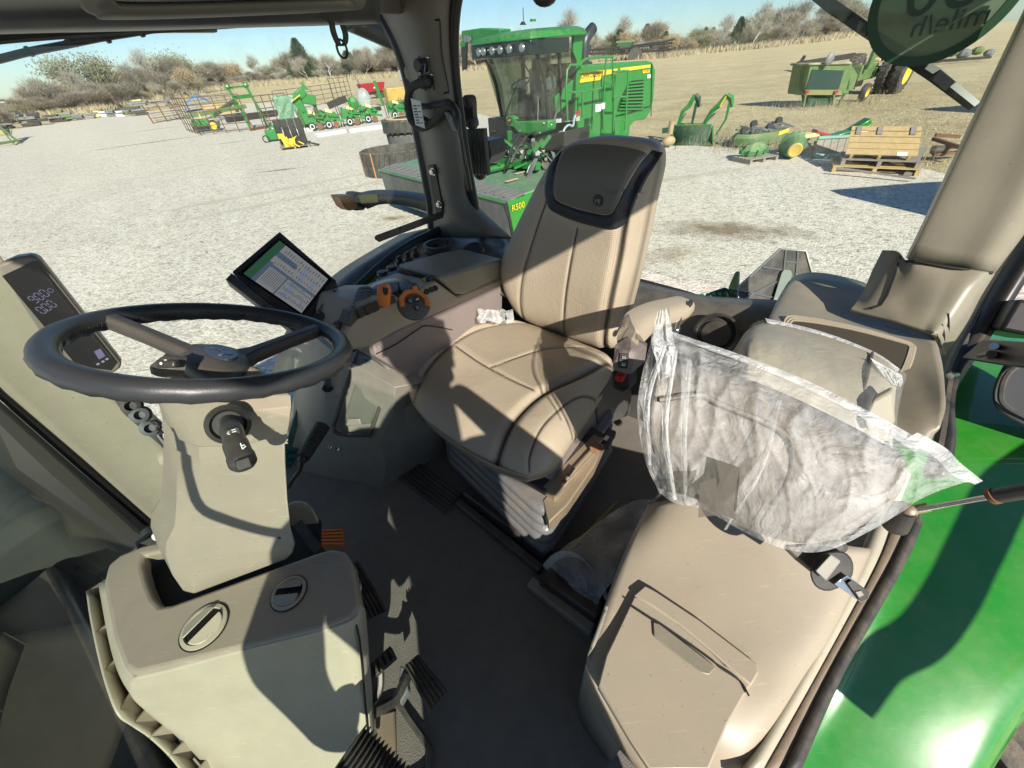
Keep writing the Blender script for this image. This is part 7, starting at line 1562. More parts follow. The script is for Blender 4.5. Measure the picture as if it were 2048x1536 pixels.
c=G(548,283); t_=thing('green_part','small dark green gearbox on the gravel by the white board','gearbox',c); b=MB(); b.box(c+ZX*.35,(.6,.5,.5),(e1,e2,ZX)); b.ball(c+ZX*.6+e1*.2,.25,n=8,m_=6); pt('casing',b,GM,t_,bevel=.04); b=MB(); b.lathe(c-e1*.35+ZX*.2-e2*.3,-e2,[(.14,0),(.2,0),(.2,.05),(.14,.05)],14); pt('ring',b,BK,t_)
# ------------------------------------------------------------------ wrapped green implement, wrapped pump, red wagon, yellow bucket
c=G(608,262); t_=thing('wrapped_implement','tall folded green implement with torn clear wrap hanging off its left side','implement',c)
f_x=V((.86,.5,0)).normalized(); f_y=V((-.5,.86,0)).normalized()
def bx_(mb,a,b_,z,sx,sy,sz,tilt=0):
    ax=(f_x*math.cos(tilt)+ZX*math.sin(tilt),f_y,ZX*math.cos(tilt)-f_x*math.sin(tilt)); mb.box(c+f_x*a+f_y*b_+ZX*z,(sx,sy,sz),ax)
b=MB(); bx_(b,-.75,.1,1.15,1.0,.7,1.9); pt('tank',b,GM,t_,bevel=.12)
b=MB(); bx_(b,.25,0,1.05,.75,.5,2.1,.25); pt('side_frame',b,GM,t_,bevel=.05)
b=MB(); bx_(b,1.0,.2,1.75,.95,.5,.6,-.25); bx_(b,.6,.1,2.1,.7,.4,.5,.5); pt('upper_arm',b,GM,t_,bevel=.06)
b=MB(); bx_(b,1.3,.2,1.1,.2,.2,1.2); pt('leg',b,M['green_dk'],t_)
b=MB(); b.bar(c+f_x*-.25-f_y*.42+ZX*1.72,c+f_x*.45-f_y*.42+ZX*2.05,.05,.14,f_y); pt('yellow_stripe',b,M['yellow'],t_)
b=MB(); b.prism([c+f_x*.75+ZX*2.3,c+f_x*.9+ZX*2.75,c+f_x*1.25+ZX*2.25],f_y*.1); pt('fin',b,GM,t_)
b=MB(); rows=[[c+f_x*(-1.35+.1*math.sin(j*2.1+i)+i*.02)+f_y*(-.5+.12*math.cos(j*1.7+i*2))+ZX*(2.1-j*.22)+f_x*(i*.16) for i in range(8)] for j in range(10)]; b.grid(patch(rows,2,2)); pt('torn_wrap',b,film('dim_film',.22,(.5,.6,.58)),t_,smooth=60)
c=G(722,226); t_=thing('wrapped_pump','green gearbox half covered by a clear grey bag','machine',c); b=MB(); b.ball(c+ZX*.75-f_x*.5,.5,(1,.5,1.2),7,5); pt('green_casing',b,GM,t_,smooth=0)
b=MB(); b.ball(c+ZX*.95+f_x*.6,.72,(.95,.6,1.3),9,7); pt('grey_bag',b,film('grey_film',.5,(.45,.5,.5)),t_,smooth=60); b=MB(); b.bar(c+f_x*.3+ZX*.15,c+f_x*2.0+ZX*.2,.3,.3); b.bar(c-f_x*2.8+ZX*.8,c-f_x*1+ZX*1.2,.25,.5); pt('base',b,BK,t_)
c=G(782,205); t_=thing('red_wagon','red box wagon standing in the field behind the planter row','wagon',G(748,197)); c=G(748,197)
b=MB(); b.loft([[c+f_x*(sx*1.7*k)+f_y*(sy*.8*k)+ZX*z for sx,sy in((-1,-1),(1,-1),(1,1),(-1,1))] for z,k in((.75,.85),(1.75,1.05))]); pt('box',b,M['red'],t_,bevel=.05)
b=MB(); b.box(c+ZX*.6,(2.9,1.1,.3),(f_x,f_y,ZX)); pt('chassis',b,BK,t_)
for a_ in(-1.1,.4,1.1):
    b=MB(); b.lathe(c+f_x*a_-f_y*.7+ZX*.35,-f_y,[(.001,0),(.35,0),(.35,.2),(.001,.2)],16); pt('wheel',b,M['tyre'],t_)
b=MB(); b.box(c+ZX*1.2-f_y*.86+f_x*.3,(.6,.02,.10),(f_x,f_y,ZX)); b.box(c+ZX*1.38-f_y*.86+f_x*.3,(.2,.02,.14),(f_x,f_y,ZX)); pt('white_mark',b,M['white'],t_)
b=MB(); b.bar(c-f_x*1.5+ZX*1.6,c-f_x*2.0+ZX*2.9,.12,.2); pt('auger',b,M['greypart'],t_)
c=G(800,208); t_=thing('yellow_bucket','faded yellow loader bucket standing by the pillar','bucket',c); b=MB(); b.loft([[c+f_x*(sx*1.4)+f_y*(sy*.6*k)+ZX*z for sx,sy in((-1,-1),(1,-1),(1,1),(-1,1))] for z,k in((.3,.7),(1.5,1.1))]); pt('shell',b,mat('ochre_paint',(.55,.38,.10),.6,var=(1.5,(.4,.28,.1),.8)),t_,bevel=.1)
b=MB(); b.bar(c-f_x*1.9+ZX*.1,c-f_x*2.3+ZX*2.2,.3,.12); pt('green_blade',b,GM,t_)
t_=MB(); c=G(820,160); t_.box(c+ZX*1.4,(6,2.4,2.6),(f_x,f_y,ZX)); o_=t_.build('box_trailer',M['white'],None,bevel=.1); tag(o_,'small white box trailer far off in the field beside the pillar','trailer')
# ------------------------------------------------------------------ loader frame, livestock panels, junk row at the left
c=G(503,262); d0=G(536,256); 
t_=thing('loader_frame','tall green front loader frame standing upright by the livestock panels','loader frame',c)
for g_,sx in((c,0),(d0,1)):
    top=g_+V((-.55,.3,2.75)); b=MB(); b.tube([g_+ZX*.1,g_+V((-.12,.05,1.2)),top],[.10,.09,.11],4); b.ball(top,.2,n=8,m_=6); pt('boom',b,GM,t_,smooth=0)
    b=MB(); b.tube([g_+V((.25,0,.15)),top-ZX*.6+V((.12,0,0))],.05,5); pt('rusty_rod',b,M['rustpipe'],t_)
b=MB(); b.bar(c+V((-.55,.3,2.7)),d0+V((-.55,.3,2.7)),.10,.10); b.bar(c+V((-.45,.28,2.1)),d0+V((-.45,.28,2.1)),.14,.24); pt('cross_tube',b,GM,t_)
b=MB(); b.bar(c+ZX*.1,d0+ZX*.1,.3,.16); b.box(d0+V((1.0,.2,.25)),(.8,.5,.4)); pt('foot',b,M['rust'],t_)
def panel(p0,p1,h,label,n=6,m_=5,mt=M['rustpipe'],post=True):
    o=thing('livestock_panel',label,'panel',p0,'rusty livestock panels')
    b=MB()
    for k in range(n): z=.15+(h-.15)*k/(n-1); b.tube([p0+ZX*z,p1+ZX*z],.028,5)
    pt('rails',b,mt,o,smooth=0); b=MB()
    for k in range(m_+1): q=lerp(p0,p1,k/m_); b.tube([q,q+ZX*h],.035,5)
    pt('uprights',b,mt,o,smooth=0); return o
pa,pb_,pc_,pd_=G(375,262),G(403,271),G(505,262),G(590,250)
panel(pa,pb_,2.3,'short end panel of the rusty livestock pen at its left corner'); panel(pb_,pc_,2.3,'rusty pen panel in front of the small green mower',6,4); panel(pc_+V((1,0,0)),pd_,2.1,'rusty pen panel right of the green loader frame',6,4)
panel(G(352,240),G(470,218),2.2,'rear rusty pen panel behind the small green mower',7,8,M['greypart']); panel(G(560,228),G(670,205),2.0,'far rusty panel behind the folded implement',5,5); panel(G(650,215)+V((0,4,0)),G(690,205)+V((0,4,0)),2.6,'dark wire cage left of the red wagon',6,4,M['metalb'])
c=G(340,246); t_=thing('slat_stack','stack of tan slatted panels at the left of the livestock pen','panel stack',c)
for k in range(7):
    b=MB(); b.bar(G(308,246)+ZX*(.2+k*.22),G(362,238)+ZX*(.2+k*.22),.5,.09); pt('slat',b,M['woodold'] if k%2 else M['wood'],t_)
for k in range(3):
    b=MB(); q=lerp(G(308,248),G(362,240),k/2); b.bar(q+ZX*0,q+ZX*1.7+V((-.2,0,0)),.1,.08); pt('post',b,M['rustpipe'],t_)
c=G(418,262); t_=thing('small_mower','small green mower with one yellow wheel inside the livestock pen','mower',c)
b=MB(); b.box(c+ZX*.45,(2.0,.8,.35),(e1,e2,ZX)); b.box(c+ZX*.7-e1*.3,(1.2,.5,.25),(e1,e2,ZX)); pt('deck',b,GM,t_,bevel=.05); b=MB(); b.box(c+ZX*.28-e2*.3,(1.9,.5,.25),(e1,e2,ZX)); pt('skirt',b,BK,t_)
q=G(433,262)+ZX*.38; b=MB(); b.lathe(q,-e2,[(.001,0),(.38,0),(.38,.2),(.001,.2)],18); wl_=pt('wheel',b,M['tyre'],t_); b=MB(); b.lathe(q-e2*.2,-e2,[(.001,0),(.24,0),(.24,.03),(.001,.0)],16); pt('rim',b,M['yellow'],wl_)
b=MB(); b.prism([c-e1*.2+ZX*.8,c-e1*.05+ZX*.8,c-e1*.15+ZX*1.3],e2*.2); pt('yellow_cone',b,M['yellow'],t_)
t_=thing('green_boom','long green implement boom lying behind the small mower','implement',G(450,240)); b=MB(); b.bar(G(375,248)+ZX*.6,G(500,232)+ZX*.9,.3,.35); b.bar(G(430,244)+ZX*.5,G(480,228)+ZX*1.3,.3,.4); pt('boom',b,M['green_old'],t_,bevel=.05); b=MB(); b.bar(G(455,246)+ZX*.3,G(560,232)+ZX*.3,.5,.5); pt('black_bar',b,BK,t_)
t_=thing('blue_tarp','blue tarp draped over parts behind the livestock pen','tarp',G(400,225)); rows=[[P(x,y,0)+ZX*z for x,y,z in((372,226,.1),(385,224,1.0),(405,222,1.5),(420,220,1.1),(432,219,.2))],[P(x,y,0)+ZX*z for x,y,z in((370,222,.1),(385,220,1.2),(405,218,1.9),(420,217,1.3),(432,216,.2))]]; b=MB(); b.grid(patch(rows,4,4)); pt('sheet',b,M['skyblue'],t_,solid=.02)
t_=thing('lumber_stack','orange brown lumber stack inside the pen','lumber',G(440,232)); 
for k in range(4):
    b=MB(); b.bar(G(415,236)+ZX*(.3+.3*k),G(485,227)+ZX*(.3+.3*k),.8,.2); pt('board',b,M['wood'],t_)
junk=[(14,258,2.6,.9,'metalb','black crushed scrap heap at the left border'),(38,243,2.5,1.4,'greypart','dark grey folded scrap block near the left border'),(72,252,2.2,1.6,'metalb','square black pallet of parts on the left gravel edge'),(118,244,2.6,1.0,'rubber','black heap of tyres left of the pale green machine'),(134,240,1.7,1.4,'green_old','pale green machine on the gravel edge'),(158,240,1.8,.8,'greypart','first grey sheet pile of the edge row'),(178,238,1.8,.8,'woodold','weathered brown pallet pile of the edge row'),(198,234,1.4,.9,'yellow_faded','pale yellow crate in the edge row'),(212,234,1.4,.8,'white','small white crate beside the pale yellow one'),(226,233,1.5,.9,'greypart','grey crate right of the white one'),(243,231,2.0,1.0,'metalb','black pile behind the second white crate'),(245,234,1.4,.8,'white','second white crate of the edge row'),(260,230,1.6,.9,'green_old','grey green crate near the row middle'),(280,231,2.8,1.2,'rubber','long black heap left of the slatted stack'),(292,222,3.2,1.5,'greypart','tall grey heap behind the slatted stack'),(318,214,3.0,1.3,'woodold','weathered heap behind the slatted stack'),(338,210,2.6,1.2,'greypart','small grey heap at the end of the edge row'),(276,212,2.6,1.3,'yellow_faded','pale straw bale in the field behind the edge row')]
for x,y,w_,h_,mt,lb in junk:
    c=G(x,y); t_=thing('scrap_pile',lb,'scrap pile',c)
    for k in range(4):
        b=MB(); a=rnd.uniform(-.3,.3); ex_=V((math.cos(a+.4),math.sin(a+.4),0)); b.box(c+ex_*w_*rnd.uniform(-.25,.25)+ZX*h_*(.15+.22*k),(w_*rnd.uniform(.5,.95),w_*rnd.uniform(.3,.6),h_*.2),(ex_,V((-ex_.y,ex_.x,0)),ZX)); pt('layer',b,M[mt] if k!=2 else M['greypart'],t_,bevel=.03)
for (x,y,lb) in((735/6.0+125,226,'rusty leaning post behind the edge row, left one'),(320,214,'rusty leaning post behind the edge row, right one')):
    c=G(x,y); b=MB(); b.tube([c,c+V((-.5,0,3.0))],.08,5); o_=b.build('leaning_post',M['rustpipe'],None); tag(o_,lb,'post')
c=G(18,290); t_=thing('green_trailer_frame','pale green and tan tilted frame at the left border of the gravel','trailer',c)
b=MB(); b.prism([G(-30,296)+ZX*.6,G(36,285)+ZX*.6,G(40,281)+ZX*.8,G(-30,291)+ZX*.8],ZX*.12); pt('tan_deck',b,M['yellow_faded'],t_); b=MB(); b.bar(G(20,290)+ZX*.2,G(42,286)+ZX*.2,.12,.12); b.bar(G(40,287)+ZX*.1,G(10,285)+ZX*2.2,.14,.14); b.bar(G(30,291)+ZX*.1,G(20,282)+ZX*1.6,.1,.1); b.bar(G(-30,298)+ZX*.25,G(40,288)+ZX*.25,.15,.15); pt('frame',b,M['green_old'],t_)
b=MB(); b.box(G(12,284)+ZX*1.9,(.9,.5,.9)); pt('head_box',b,M['green_old'],t_,bevel=.05)
for (x,y,w_,d_,h_,mt,lb) in((52,222,7,4,2.4,'white','white roofed open shed among trees at the left'),(0,226,5,4,3,'white','white trailer at the left border behind the trees'),(155,200,5,3,2.2,'white','small white shed behind the trees left of the pen')):
    c=G(x,y); t_=thing('shed',lb,'shed',c); b=MB(); b.box(c+ZX*h_*.5,(w_*.95,d_*.95,h_),(e1,e2,ZX)); pt('wall',b,M['greypart'],t_); b=MB(); b.box(c+ZX*(h_+.12),(w_,d_,.25),(e1,e2,ZX)); pt('roof',b,M[mt],t_)
for (x,y0,y1) in((125,205,143),(205,195,160),(270,0,0)):
    if y1: b=MB(); c=G(x+18,y0+8); b.tube([c,c+V((0,0,Hgt(x+18,y0+8,x,y1)))],.10,5); o_=b.build('utility_pole',M['woodold'],None); tag(o_,'thin utility pole above the trees at x' if 0 else ('thin tall mast above the left trees' if x==125 else 'thin pole standing before the broad grey tree'),'pole')
# ------------------------------------------------------------------ right hand field: loader, old tractor, pallets
def GV(gx,gy,x,y): return G(gx,gy)+ZX*Hgt(gx,gy,x,y)
# small loader with bucket
c=G(1400,292); t_=thing('front_loader','bright green front loader attachment with twin arms and a wide bucket on the field edge','front loader',c)
bl=G(1345,292); br_=G(1425,292); up=ZX
b=MB(); rows=[[bl+ZX*.0,br_+ZX*.0],[bl+ZX*.10+V((.05,.35,0)),br_+ZX*.10+V((.05,.35,0))],[bl+ZX*.62+V((0,.45,0)),br_+ZX*.62+V((0,.45,0))]]
b.grid(rows); pt('bucket',b,M['green_dk'],t_,solid=.03)
b=MB(); b.bar(bl+ZX*.62+V((0,.45,0)),br_+ZX*.62+V((0,.45,0)),.05,.08); pt('bucket_lip',b,GM,t_)
for q_ in(bl,br_):
    b=MB(); b.prism([q_,q_+V((.03,.45,.62)),q_+V((.03,.5,.1))],(br_-bl).normalized()*.04); pt('bucket_side',b,GM,t_)
for (x0,x1,x2,x3) in((1352,1372,1392,1396),(1400,1430,1456,1462)):
    base=V((0,.5,0)); dpt=(CAM-(c+V((0,.6,.8)))).length
    def lp(x,y): return PL(x,y,c+V((0,.6,0)),V((.35,.93,0)).normalized())
    b=MB(); b.tube([lp(x0+2,258),lp(x1-6,222),lp(x1+6,212),lp(x2-2,190)],[.07,.08,.09,.08],4); pt('arm',b,GM,t_,smooth=0)
    b=MB(); b.tube([lp(x2-2,190),lp(x3,196),lp(x3+2,214)],[.09,.11,.05],4); b.tube([lp(x3-3,206),lp(x3-10,238),lp(x3-16,262) if x0<1390 else lp(x3-30,270)],[.06,.05,.03],4); pt('hanger',b,GM if x0>1390 else M['green_dk'],t_,smooth=0)
    b=MB(); b.tube([lp(x0+6,250),lp(x1,226)],.028,6); pt('ram',b,M['chrome'],t_)
    if x0>1390:
        b=MB(); b.tube([lp(x1+8,214)+V((-.02,-.1,.02)),lp(x2-6,194)+V((-.02,-.1,.02))],.03,4); pt('yellow_stripe',b,M['yellow'],t_)
b=MB(); b.bar(lp(1358,250),lp(1408,250),.12,.12); tb_=pt('torque_tube',b,M['green_dk'],t_)
e=(lp(1404,250)-lp(1360,250)).normalized(); pt('lettering',text_mb('JOHN DEERE',lp(1366,252)-V((0,.09,0)),e,ZX,.12),M['yellow'],tb_,smooth=0)
# old rusty hydraulic part between windrower and loader
c=G(1335,296); t_=thing('rusty_pump_stand','tan rusty pump cylinder with green plate behind the driver seat','pump',c)
b=MB(); b.lathe(GV(1335,296,1333,268),ZX,[(.001,0),(.10,0),(.10,.42),(.001,.44)],16); b.ball(GV(1335,296,1338,282),.22,(1.2,.8,.8)); pt('casting',b,mat('tan_casting',(.42,.33,.20),.7,var=(4,(.3,.2,.12),.8)),t_)
b=MB(); b.prism([GV(1350,300,x,y) for x,y in((1345,286),(1357,283),(1360,296),(1350,302),(1344,296))],V((0,.05,0))); pt('green_plate',b,GM,t_)
b=MB(); b.bar(GV(1320,290,1300,262),GV(1345,290,1350,258),.2,.16); pt('beam',b,M['green_dk'],t_); b=MB(); b.tube([GV(1335,296,1310,248),GV(1335,296,1325,244),GV(1335,296,1345,252)],.03,5); pt('hose',b,M['rust'],t_)
# old tractor: cab standing in front, tractor behind
c=G(1652,212); t_=thing('old_cab','faded green old tractor cab with dark rear window standing on the dry grass','cab',c)
e=(G(1690,205)-G(1608,213)).normalized(); fn=V((e.y,-e.x,0))   # faces the viewer
if fn.y>0: fn=-fn
w0=(G(1690,205)-G(1608,213)).length
def cp_(x,y,o=0): return PL(x,y,c+fn*o,fn)
fr4=[cp_(1612,182),cp_(1696,181),cp_(1705,132),cp_(1626,132)]
b=MB(); b.prism([cp_(1608,190),cp_(1698,188),cp_(1706,124),cp_(1622,126)],-fn*1.3); pt('cab_box',b,M['green_old'],t_,bevel=.05)
b=MB(); b.prism([cp_(1612,178,.02),cp_(1677,178,.02),cp_(1688,141,.02),cp_(1624,139,.02)],fn*.03); pt('window',b,mat('dark_glass_old',(.03,.06,.055),.12),t_,bevel=.03)
b=MB(); b.prism([cp_(1617,131,.1),cp_(1704,129,.1),cp_(1705,123,.1),cp_(1620,126,.1)],-fn*1.4); pt('roof',b,mat('grey_cream_roof',(.38,.35,.22),.7,var=(2,(.1,.1,.07),.9)),t_,bevel=.05)
b=MB(); b.prism([cp_(1608,190,.04),cp_(1684,190,.04),cp_(1682,181,.04),cp_(1612,181,.04)],-fn*.1); pt('sill',b,mat('rusty_green',(.22,.2,.08),.7),t_)
for (x,) in((1613,),(1672,)):
    b=MB(); b.box(cp_(x,184,.1),(.22,.08,.12),(e,fn,ZX)); pt('tail_lamp',b,M['red'],t_)
for (x0,x1) in((1611,1606),(1668,1664),(1690,1672)):
    b=MB(); b.bar(cp_(x0,188),cp_(x1,217),.1,.08); pt('leg',b,M['green_old'],t_)
b=MB(); b.prism([cp_(1616,190,-.2),cp_(1670,190,-.2),cp_(1655,215,-.2),cp_(1618,215,-.2)],-fn*.5); pt('underbody',b,M['green_dk'],t_)
b=MB(); b.ball(cp_(1660,118,.3),.28,(.8,.3,1)); pt('grey_lamp',b,M['greypart'],t_)
b=MB(); b.prism([cp_(1690,181),cp_(1706,182),cp_(1716,150),cp_(1706,132)],-fn*1.2); pt('side_post',b,M['green_old'],t_,bevel=.03)
# tractor with dual rear wheels
c=G(1745,192); t_=thing('old_tractor','old green tractor with dual black rear tyres and yellow rims behind the cab','tractor',c)
fx=(G(1712,205)-G(1775,188)); fx.z=0; fx.normalize(); fy=V((-fx.y,fx.x,0)); fy=fy if fy.dot(V((0,-1,0)))>0 else -fy
def rw_(g,rad,wd,name,rim=True,lug=True,n=22):
    cc=g+ZX*rad; b=MB(); b.lathe(cc-fy*wd/2,fy,[(rad*.55,0),(rad*.93,.0),(rad,.08),(rad,wd-.08),(rad*.93,wd),(rad*.55,wd)],32)
    if lug:
        for k in range(n):
            for s_ in(0,1):
                a=(k+.5*s_)*2*math.pi/n; d=fx*math.cos(a)+ZX*math.sin(a); d2=fx*math.cos(a+.2)+ZX*math.sin(a+.2); b.bar(cc+fy*(-wd/2+wd*.5*s_)+d*(rad+.01),cc+fy*(-wd/2+wd*(.45+.5*s_))+d2*(rad+.01),.07,.09,d)
    o=pt(name,b,M['tyre'],t_)
    if rim: b=MB(); b.lathe(cc+fy*(wd/2-.12),fy,[(rad*.58,.12),(rad*.5,.10),(rad*.42,.0),(rad*.15,-.05),(.001,-.05)],24); pt('rim',b,M['yellow'],o)
gr=G(1787,187); rw_(gr,.98,.5,'rear_wheel'); rw_(gr-fy*.75,.98,.5,'rear_wheel'); rw_(gr-fy*2.6,.98,.5,'rear_wheel'); rw_(G(1722,203),.42,.28,'front_wheel',lug=False)
m0=gr-fy*1.6
b=MB(); b.box(m0+fx*1.5+ZX*1.15,(2.4,.6,.75),(fx,fy,ZX)); pt('hood',b,M['green_old'],t_,bevel=.06)
b=MB(); b.box(m0+fx*.2+ZX*1.1,(1.2,.9,.5),(fx,fy,ZX)); b.box(m0+fx*.1+ZX*1.5+fy*.75,(1.0,.5,.08),(fx,fy,ZX)); pt('fender',b,M['green_old'],t_,bevel=.05)
b=MB(); b.box(m0+fx*.1+ZX*1.65,(.6,.6,.15),(fx,fy,ZX)); b.box(m0-fx*.2+ZX*1.85,(.12,.6,.4),(fx,fy,ZX)); pt('seat',b,M['yellow_faded'],t_,bevel=.04)
b=MB(); cc=m0+fx*.75+ZX*1.95; b.tube([cc+(fy*math.cos(a)+(ZX*.8-fx*.4)*math.sin(a))*.22 for a in [k*math.pi/8 for k in range(16)]],.02,5,closed=True); pt('steering_wheel',b,BK,t_)
b=MB(); b.tube([GV(1712,195,1706,140),GV(1712,195,1716,95)],.16,8); b.lathe(GV(1712,195,1716,98),ZX,[(.28,0),(.28,.15),(.1,.2)],12); b.tube([GV(1712,195,1717,92),GV(1712,195,1718,82),GV(1712,195,1722,78)],.06,6); pt('air_stack',b,M['green_old'],t_)
b=MB(); b.box(m0+fx*2.2+ZX*.7,(1.2,.5,.4),(fx,fy,ZX)); pt('front_axle',b,BK,t_)
t_=thing('black_boom','long black folded boom lying on the field behind the old cab','boom',G(1650,150)); b=MB(); b.bar(G(1590,142)+ZX*.6,G(1700,133)+ZX*1.0,.3,.5); b.bar(G(1588,144),G(1600,140)+ZX*1.2,.3,.3); pt('beam',b,BK,t_)
t_=thing('tillage_row','long low row of pale green tillage parts far right on the field','implement',G(1900,130)); 
b=MB(); b.bar(G(1800,135)+ZX*.3,G(1975,122)+ZX*.3,.4,.2); pt('bar',b,BK,t_)
for k in range(7):
    q=lerp(G(1820,130),G(1970,119),k/6.0); b=MB(); b.ball(q+ZX*rnd.uniform(.4,.9),rnd.uniform(.4,.8),(1,1,.7),7,5); pt('shank',b,M['green_old'] if k%2 else M['greypart'],t_,smooth=0)
# distant sprayer with folded booms
c=G(1262,120); t_=thing('sprayer','distant dark green sprayer with long folded black truss booms','sprayer',c)
ds_=(c-CAM).length; e=(G(1300,118)-G(1220,124)).normalized(); u=ds_/770*.9
def sp(x,y): return PL(x,y,c,V((e.y,-e.x,0)))
b=MB(); b.prism([sp(1233,96),sp(1262,95),sp(1264,84),sp(1235,86)],V((1,1,0))*1.2); pt('cab',b,M['green_dk'],t_); b=MB(); b.prism([sp(1231,86),sp(1266,84),sp(1265,80),sp(1233,82)],V((1,1,0))*1.4); pt('roof',b,M['green_old'],t_)
b=MB(); b.prism([sp(1266,97),sp(1268,88),sp(1285,84),sp(1298,89),sp(1300,97)],V((1,1,0))*1.3); pt('tank',b,M['greypart'],t_)
b=MB()
for (xa,ya,xb,yb) in((1178,100,1240,94),(1178,108,1240,104),(1240,98,1345,85),(1240,108,1345,98),(1262,92,1320,84),(1300,90,1350,78)):
    b.tube([sp(xa,ya),sp(xb,yb)],u*1.2,4)
for k in range(34):
    x=1180+k*4.9; ya=lerp(101,84,k/34); b.tube([sp(x,ya),sp(x+3,ya+9)],u*.8,3)
pt('boom_truss',b,M['metalb'],t_,smooth=0)
for (x,y) in((1318,128),(1270,120)):
    b=MB(); b.lathe(sp(x,y-8),V((e.y,-e.x,0)),[(.001,-.3),(u*11,-.3),(u*11,.3),(.001,.3)],20); pt('wheel',b,M['tyre'],t_)
for (x,y,lb) in((1372,100,'small white pickup parked at the tree line right of the sprayer'),(1636,62,'white vehicle half hidden in the trees near the wiper')):
    c=G(x,y+2); t_=thing('parked_pickup',lb,'pickup',c); dd_=(c-CAM).length*.012; b=MB(); b.box(c+ZX*dd_*.35,(dd_*1.6,dd_*.6,dd_*.4)); b.box(c+ZX*dd_*.65-V((dd_*.2,0,0)),(dd_*.7,dd_*.55,dd_*.35)); pt('body',b,M['white'],t_,bevel=dd_*.06)
    for s_ in(-.5,.5): b=MB(); b.lathe(c+V((s_*dd_,-dd_*.3,dd_*.14)),V((0,-1,0)),[(.001,0),(dd_*.15,0),(dd_*.15,.1),(.001,.1)],12); pt('wheel',b,M['tyre'],t_)
# mower deck scrap
c=G(1515,288); t_=thing('mower_deck','upturned grey green mower deck with blades lying in weeds','mower deck',c); cx_=V((.95,.3,0)).normalized(); cy_=V((-.3,.95,0)).normalized()
b=MB(); b.loft([[c+cx_*(1.25*k*math.cos(a))+cy_*(.55*k*math.sin(a))+ZX*z for a in [i*math.pi/6 for i in range(12)]] for z,k in((.05,.9),(.3,1),(.42,.9))]); pt('deck_shell',b,M['green_old'],t_)
b=MB()
for k in range(26):
    p=c+cx_*rnd.uniform(-1.1,1.1)+cy_*rnd.uniform(-.4,.4)+ZX*rnd.uniform(.42,.6); d=V((rnd.gauss(0,1),rnd.gauss(0,1),.2)).normalized(); b.bar(p-d*.2,p+d*.2,.06,.05)
pt('linkage',b,M['greypart'],t_)
for k in range(4):
    b=MB(); b.lathe(c+cx_*(-.9+k*.6)+cy_*(.2*(k%2))+ZX*(.5+.12*(k%2)),V((.3,-1,.3)),[(.001,0),(.14,0),(.14,.1),(.001,.1)],14); pt('caster_wheel',b,BK,t_)
b=MB(); b.bar(c+cx_*.3-cy_*.5+ZX*.35,c+cx_*.75-cy_*.5+ZX*.42,.03,.12); pt('yellow_decal',b,M['yellow'],t_)
# cast hub on pallet, barrel hub
c=G(1508,322); pallet('pallet','weathered grey pallet under the green cast housing',c,cx_,cy_,1.15,.75,M['woodold'],.15,5)
t_=thing('cast_housing','green octagonal cast housing resting on a weathered pallet','housing',c+ZX*.15); q=c+cy_*.15+cx_*.03
b=MB(); b.loft([[q+cx_*(.46*k*math.cos(a))+cy_*(.3*k*math.sin(a))+ZX*z for a in [i*math.pi/5 for i in range(10)]] for z,k in((.16,.9),(.30,1),(.42,.8),(.52,.45))]); pt('casting',b,mat('dusty_green',(.06,.20,.06),.6,dust=(DUST,.9)),t_,smooth=20)
b=MB()
for i in range(10): a=i*math.pi/5; b.box(q+cx_*(.47*math.cos(a))+cy_*(.31*math.sin(a))+ZX*.27,(.05,.05,.14))
pt('ribs',b,GM,t_)
c=G(1578,318); ax_=(V((-.35,-1,-.12))).normalized(); cc=c+ZX*.33
t_=thing('wheel_hub','green barrel shaped wheel hub with a yellow end cap lying on the gravel','hub',c)
b=MB(); b.lathe(cc-ax_*.30,ax_,[(.001,-.05),(.30,-.05),(.36,.05),(.37,.14),(.33,.16),(.31,.2),(.29,.35),(.24,.5),(.19,.58),(.001,.58)],28); pt('drum',b,mat('mossy_green',(.03,.16,.04),.55,dust=(DUST,.6)),t_)
b=MB(); b.lathe(cc+ax_*.28,ax_,[(.19,0),(.20,.03),(.17,.05),(.15,.04),(.001,.045)],24); pt('end_cap',b,mat('ochre_cap',(.50,.36,.07),.6),t_)
b=MB(); 
for i in range(14):
    a=i*2*math.pi/14; x_,y_,_=basis(ax_); b.ball(cc-ax_*.2+(x_*math.cos(a)+y_*math.sin(a))*.375,.03,n=6,m_=4)
pt('bolts',b,GM,t_)
# grey crate with junk
c=G(1665,315); f1=(G(1712,314)-G(1624,318)).normalized(); f2=V((-f1.y,f1.x,0)); f2=f2 if f2.y>0 else -f2
t_=thing('grey_crate','weathered grey plank crate with teal rails leaning beside the pallets','crate',c)
q0=G(1626,318); wid=(G(1705,312)-q0).length
for k in range(6):
    b=MB(); p=q0+f1*(wid*(k+.5)/6); b.box(p+ZX*.32+f2*.12,(wid/6*.93,.03,.46),(f1,f2*.6-ZX*0+f2*.4,(ZX*.95+f2*.3).normalized())); pt('plank',b,M['woodold'],t_)
for z,o in((.10,.0),(.56,.14)):
    b=MB(); b.bar(q0+ZX*z+f2*(o+.02),q0+f1*wid+ZX*z+f2*(o+.02),.07,.07); pt('teal_rail',b,mat('teal_wood',(.22,.42,.36),.8),t_)
for k in range(3): b=MB(); b.bar(q0+f1*wid*k/2,q0+f1*wid*k/2+ZX*.5+f2*.8,.06,.05); pt('leg',b,M['woodold'],t_)
t_=thing('parts_heap','heap of yellow, red and green machine parts on the crate','parts heap',c+ZX*.6)
hp0=GV(1640,305,1600,283)
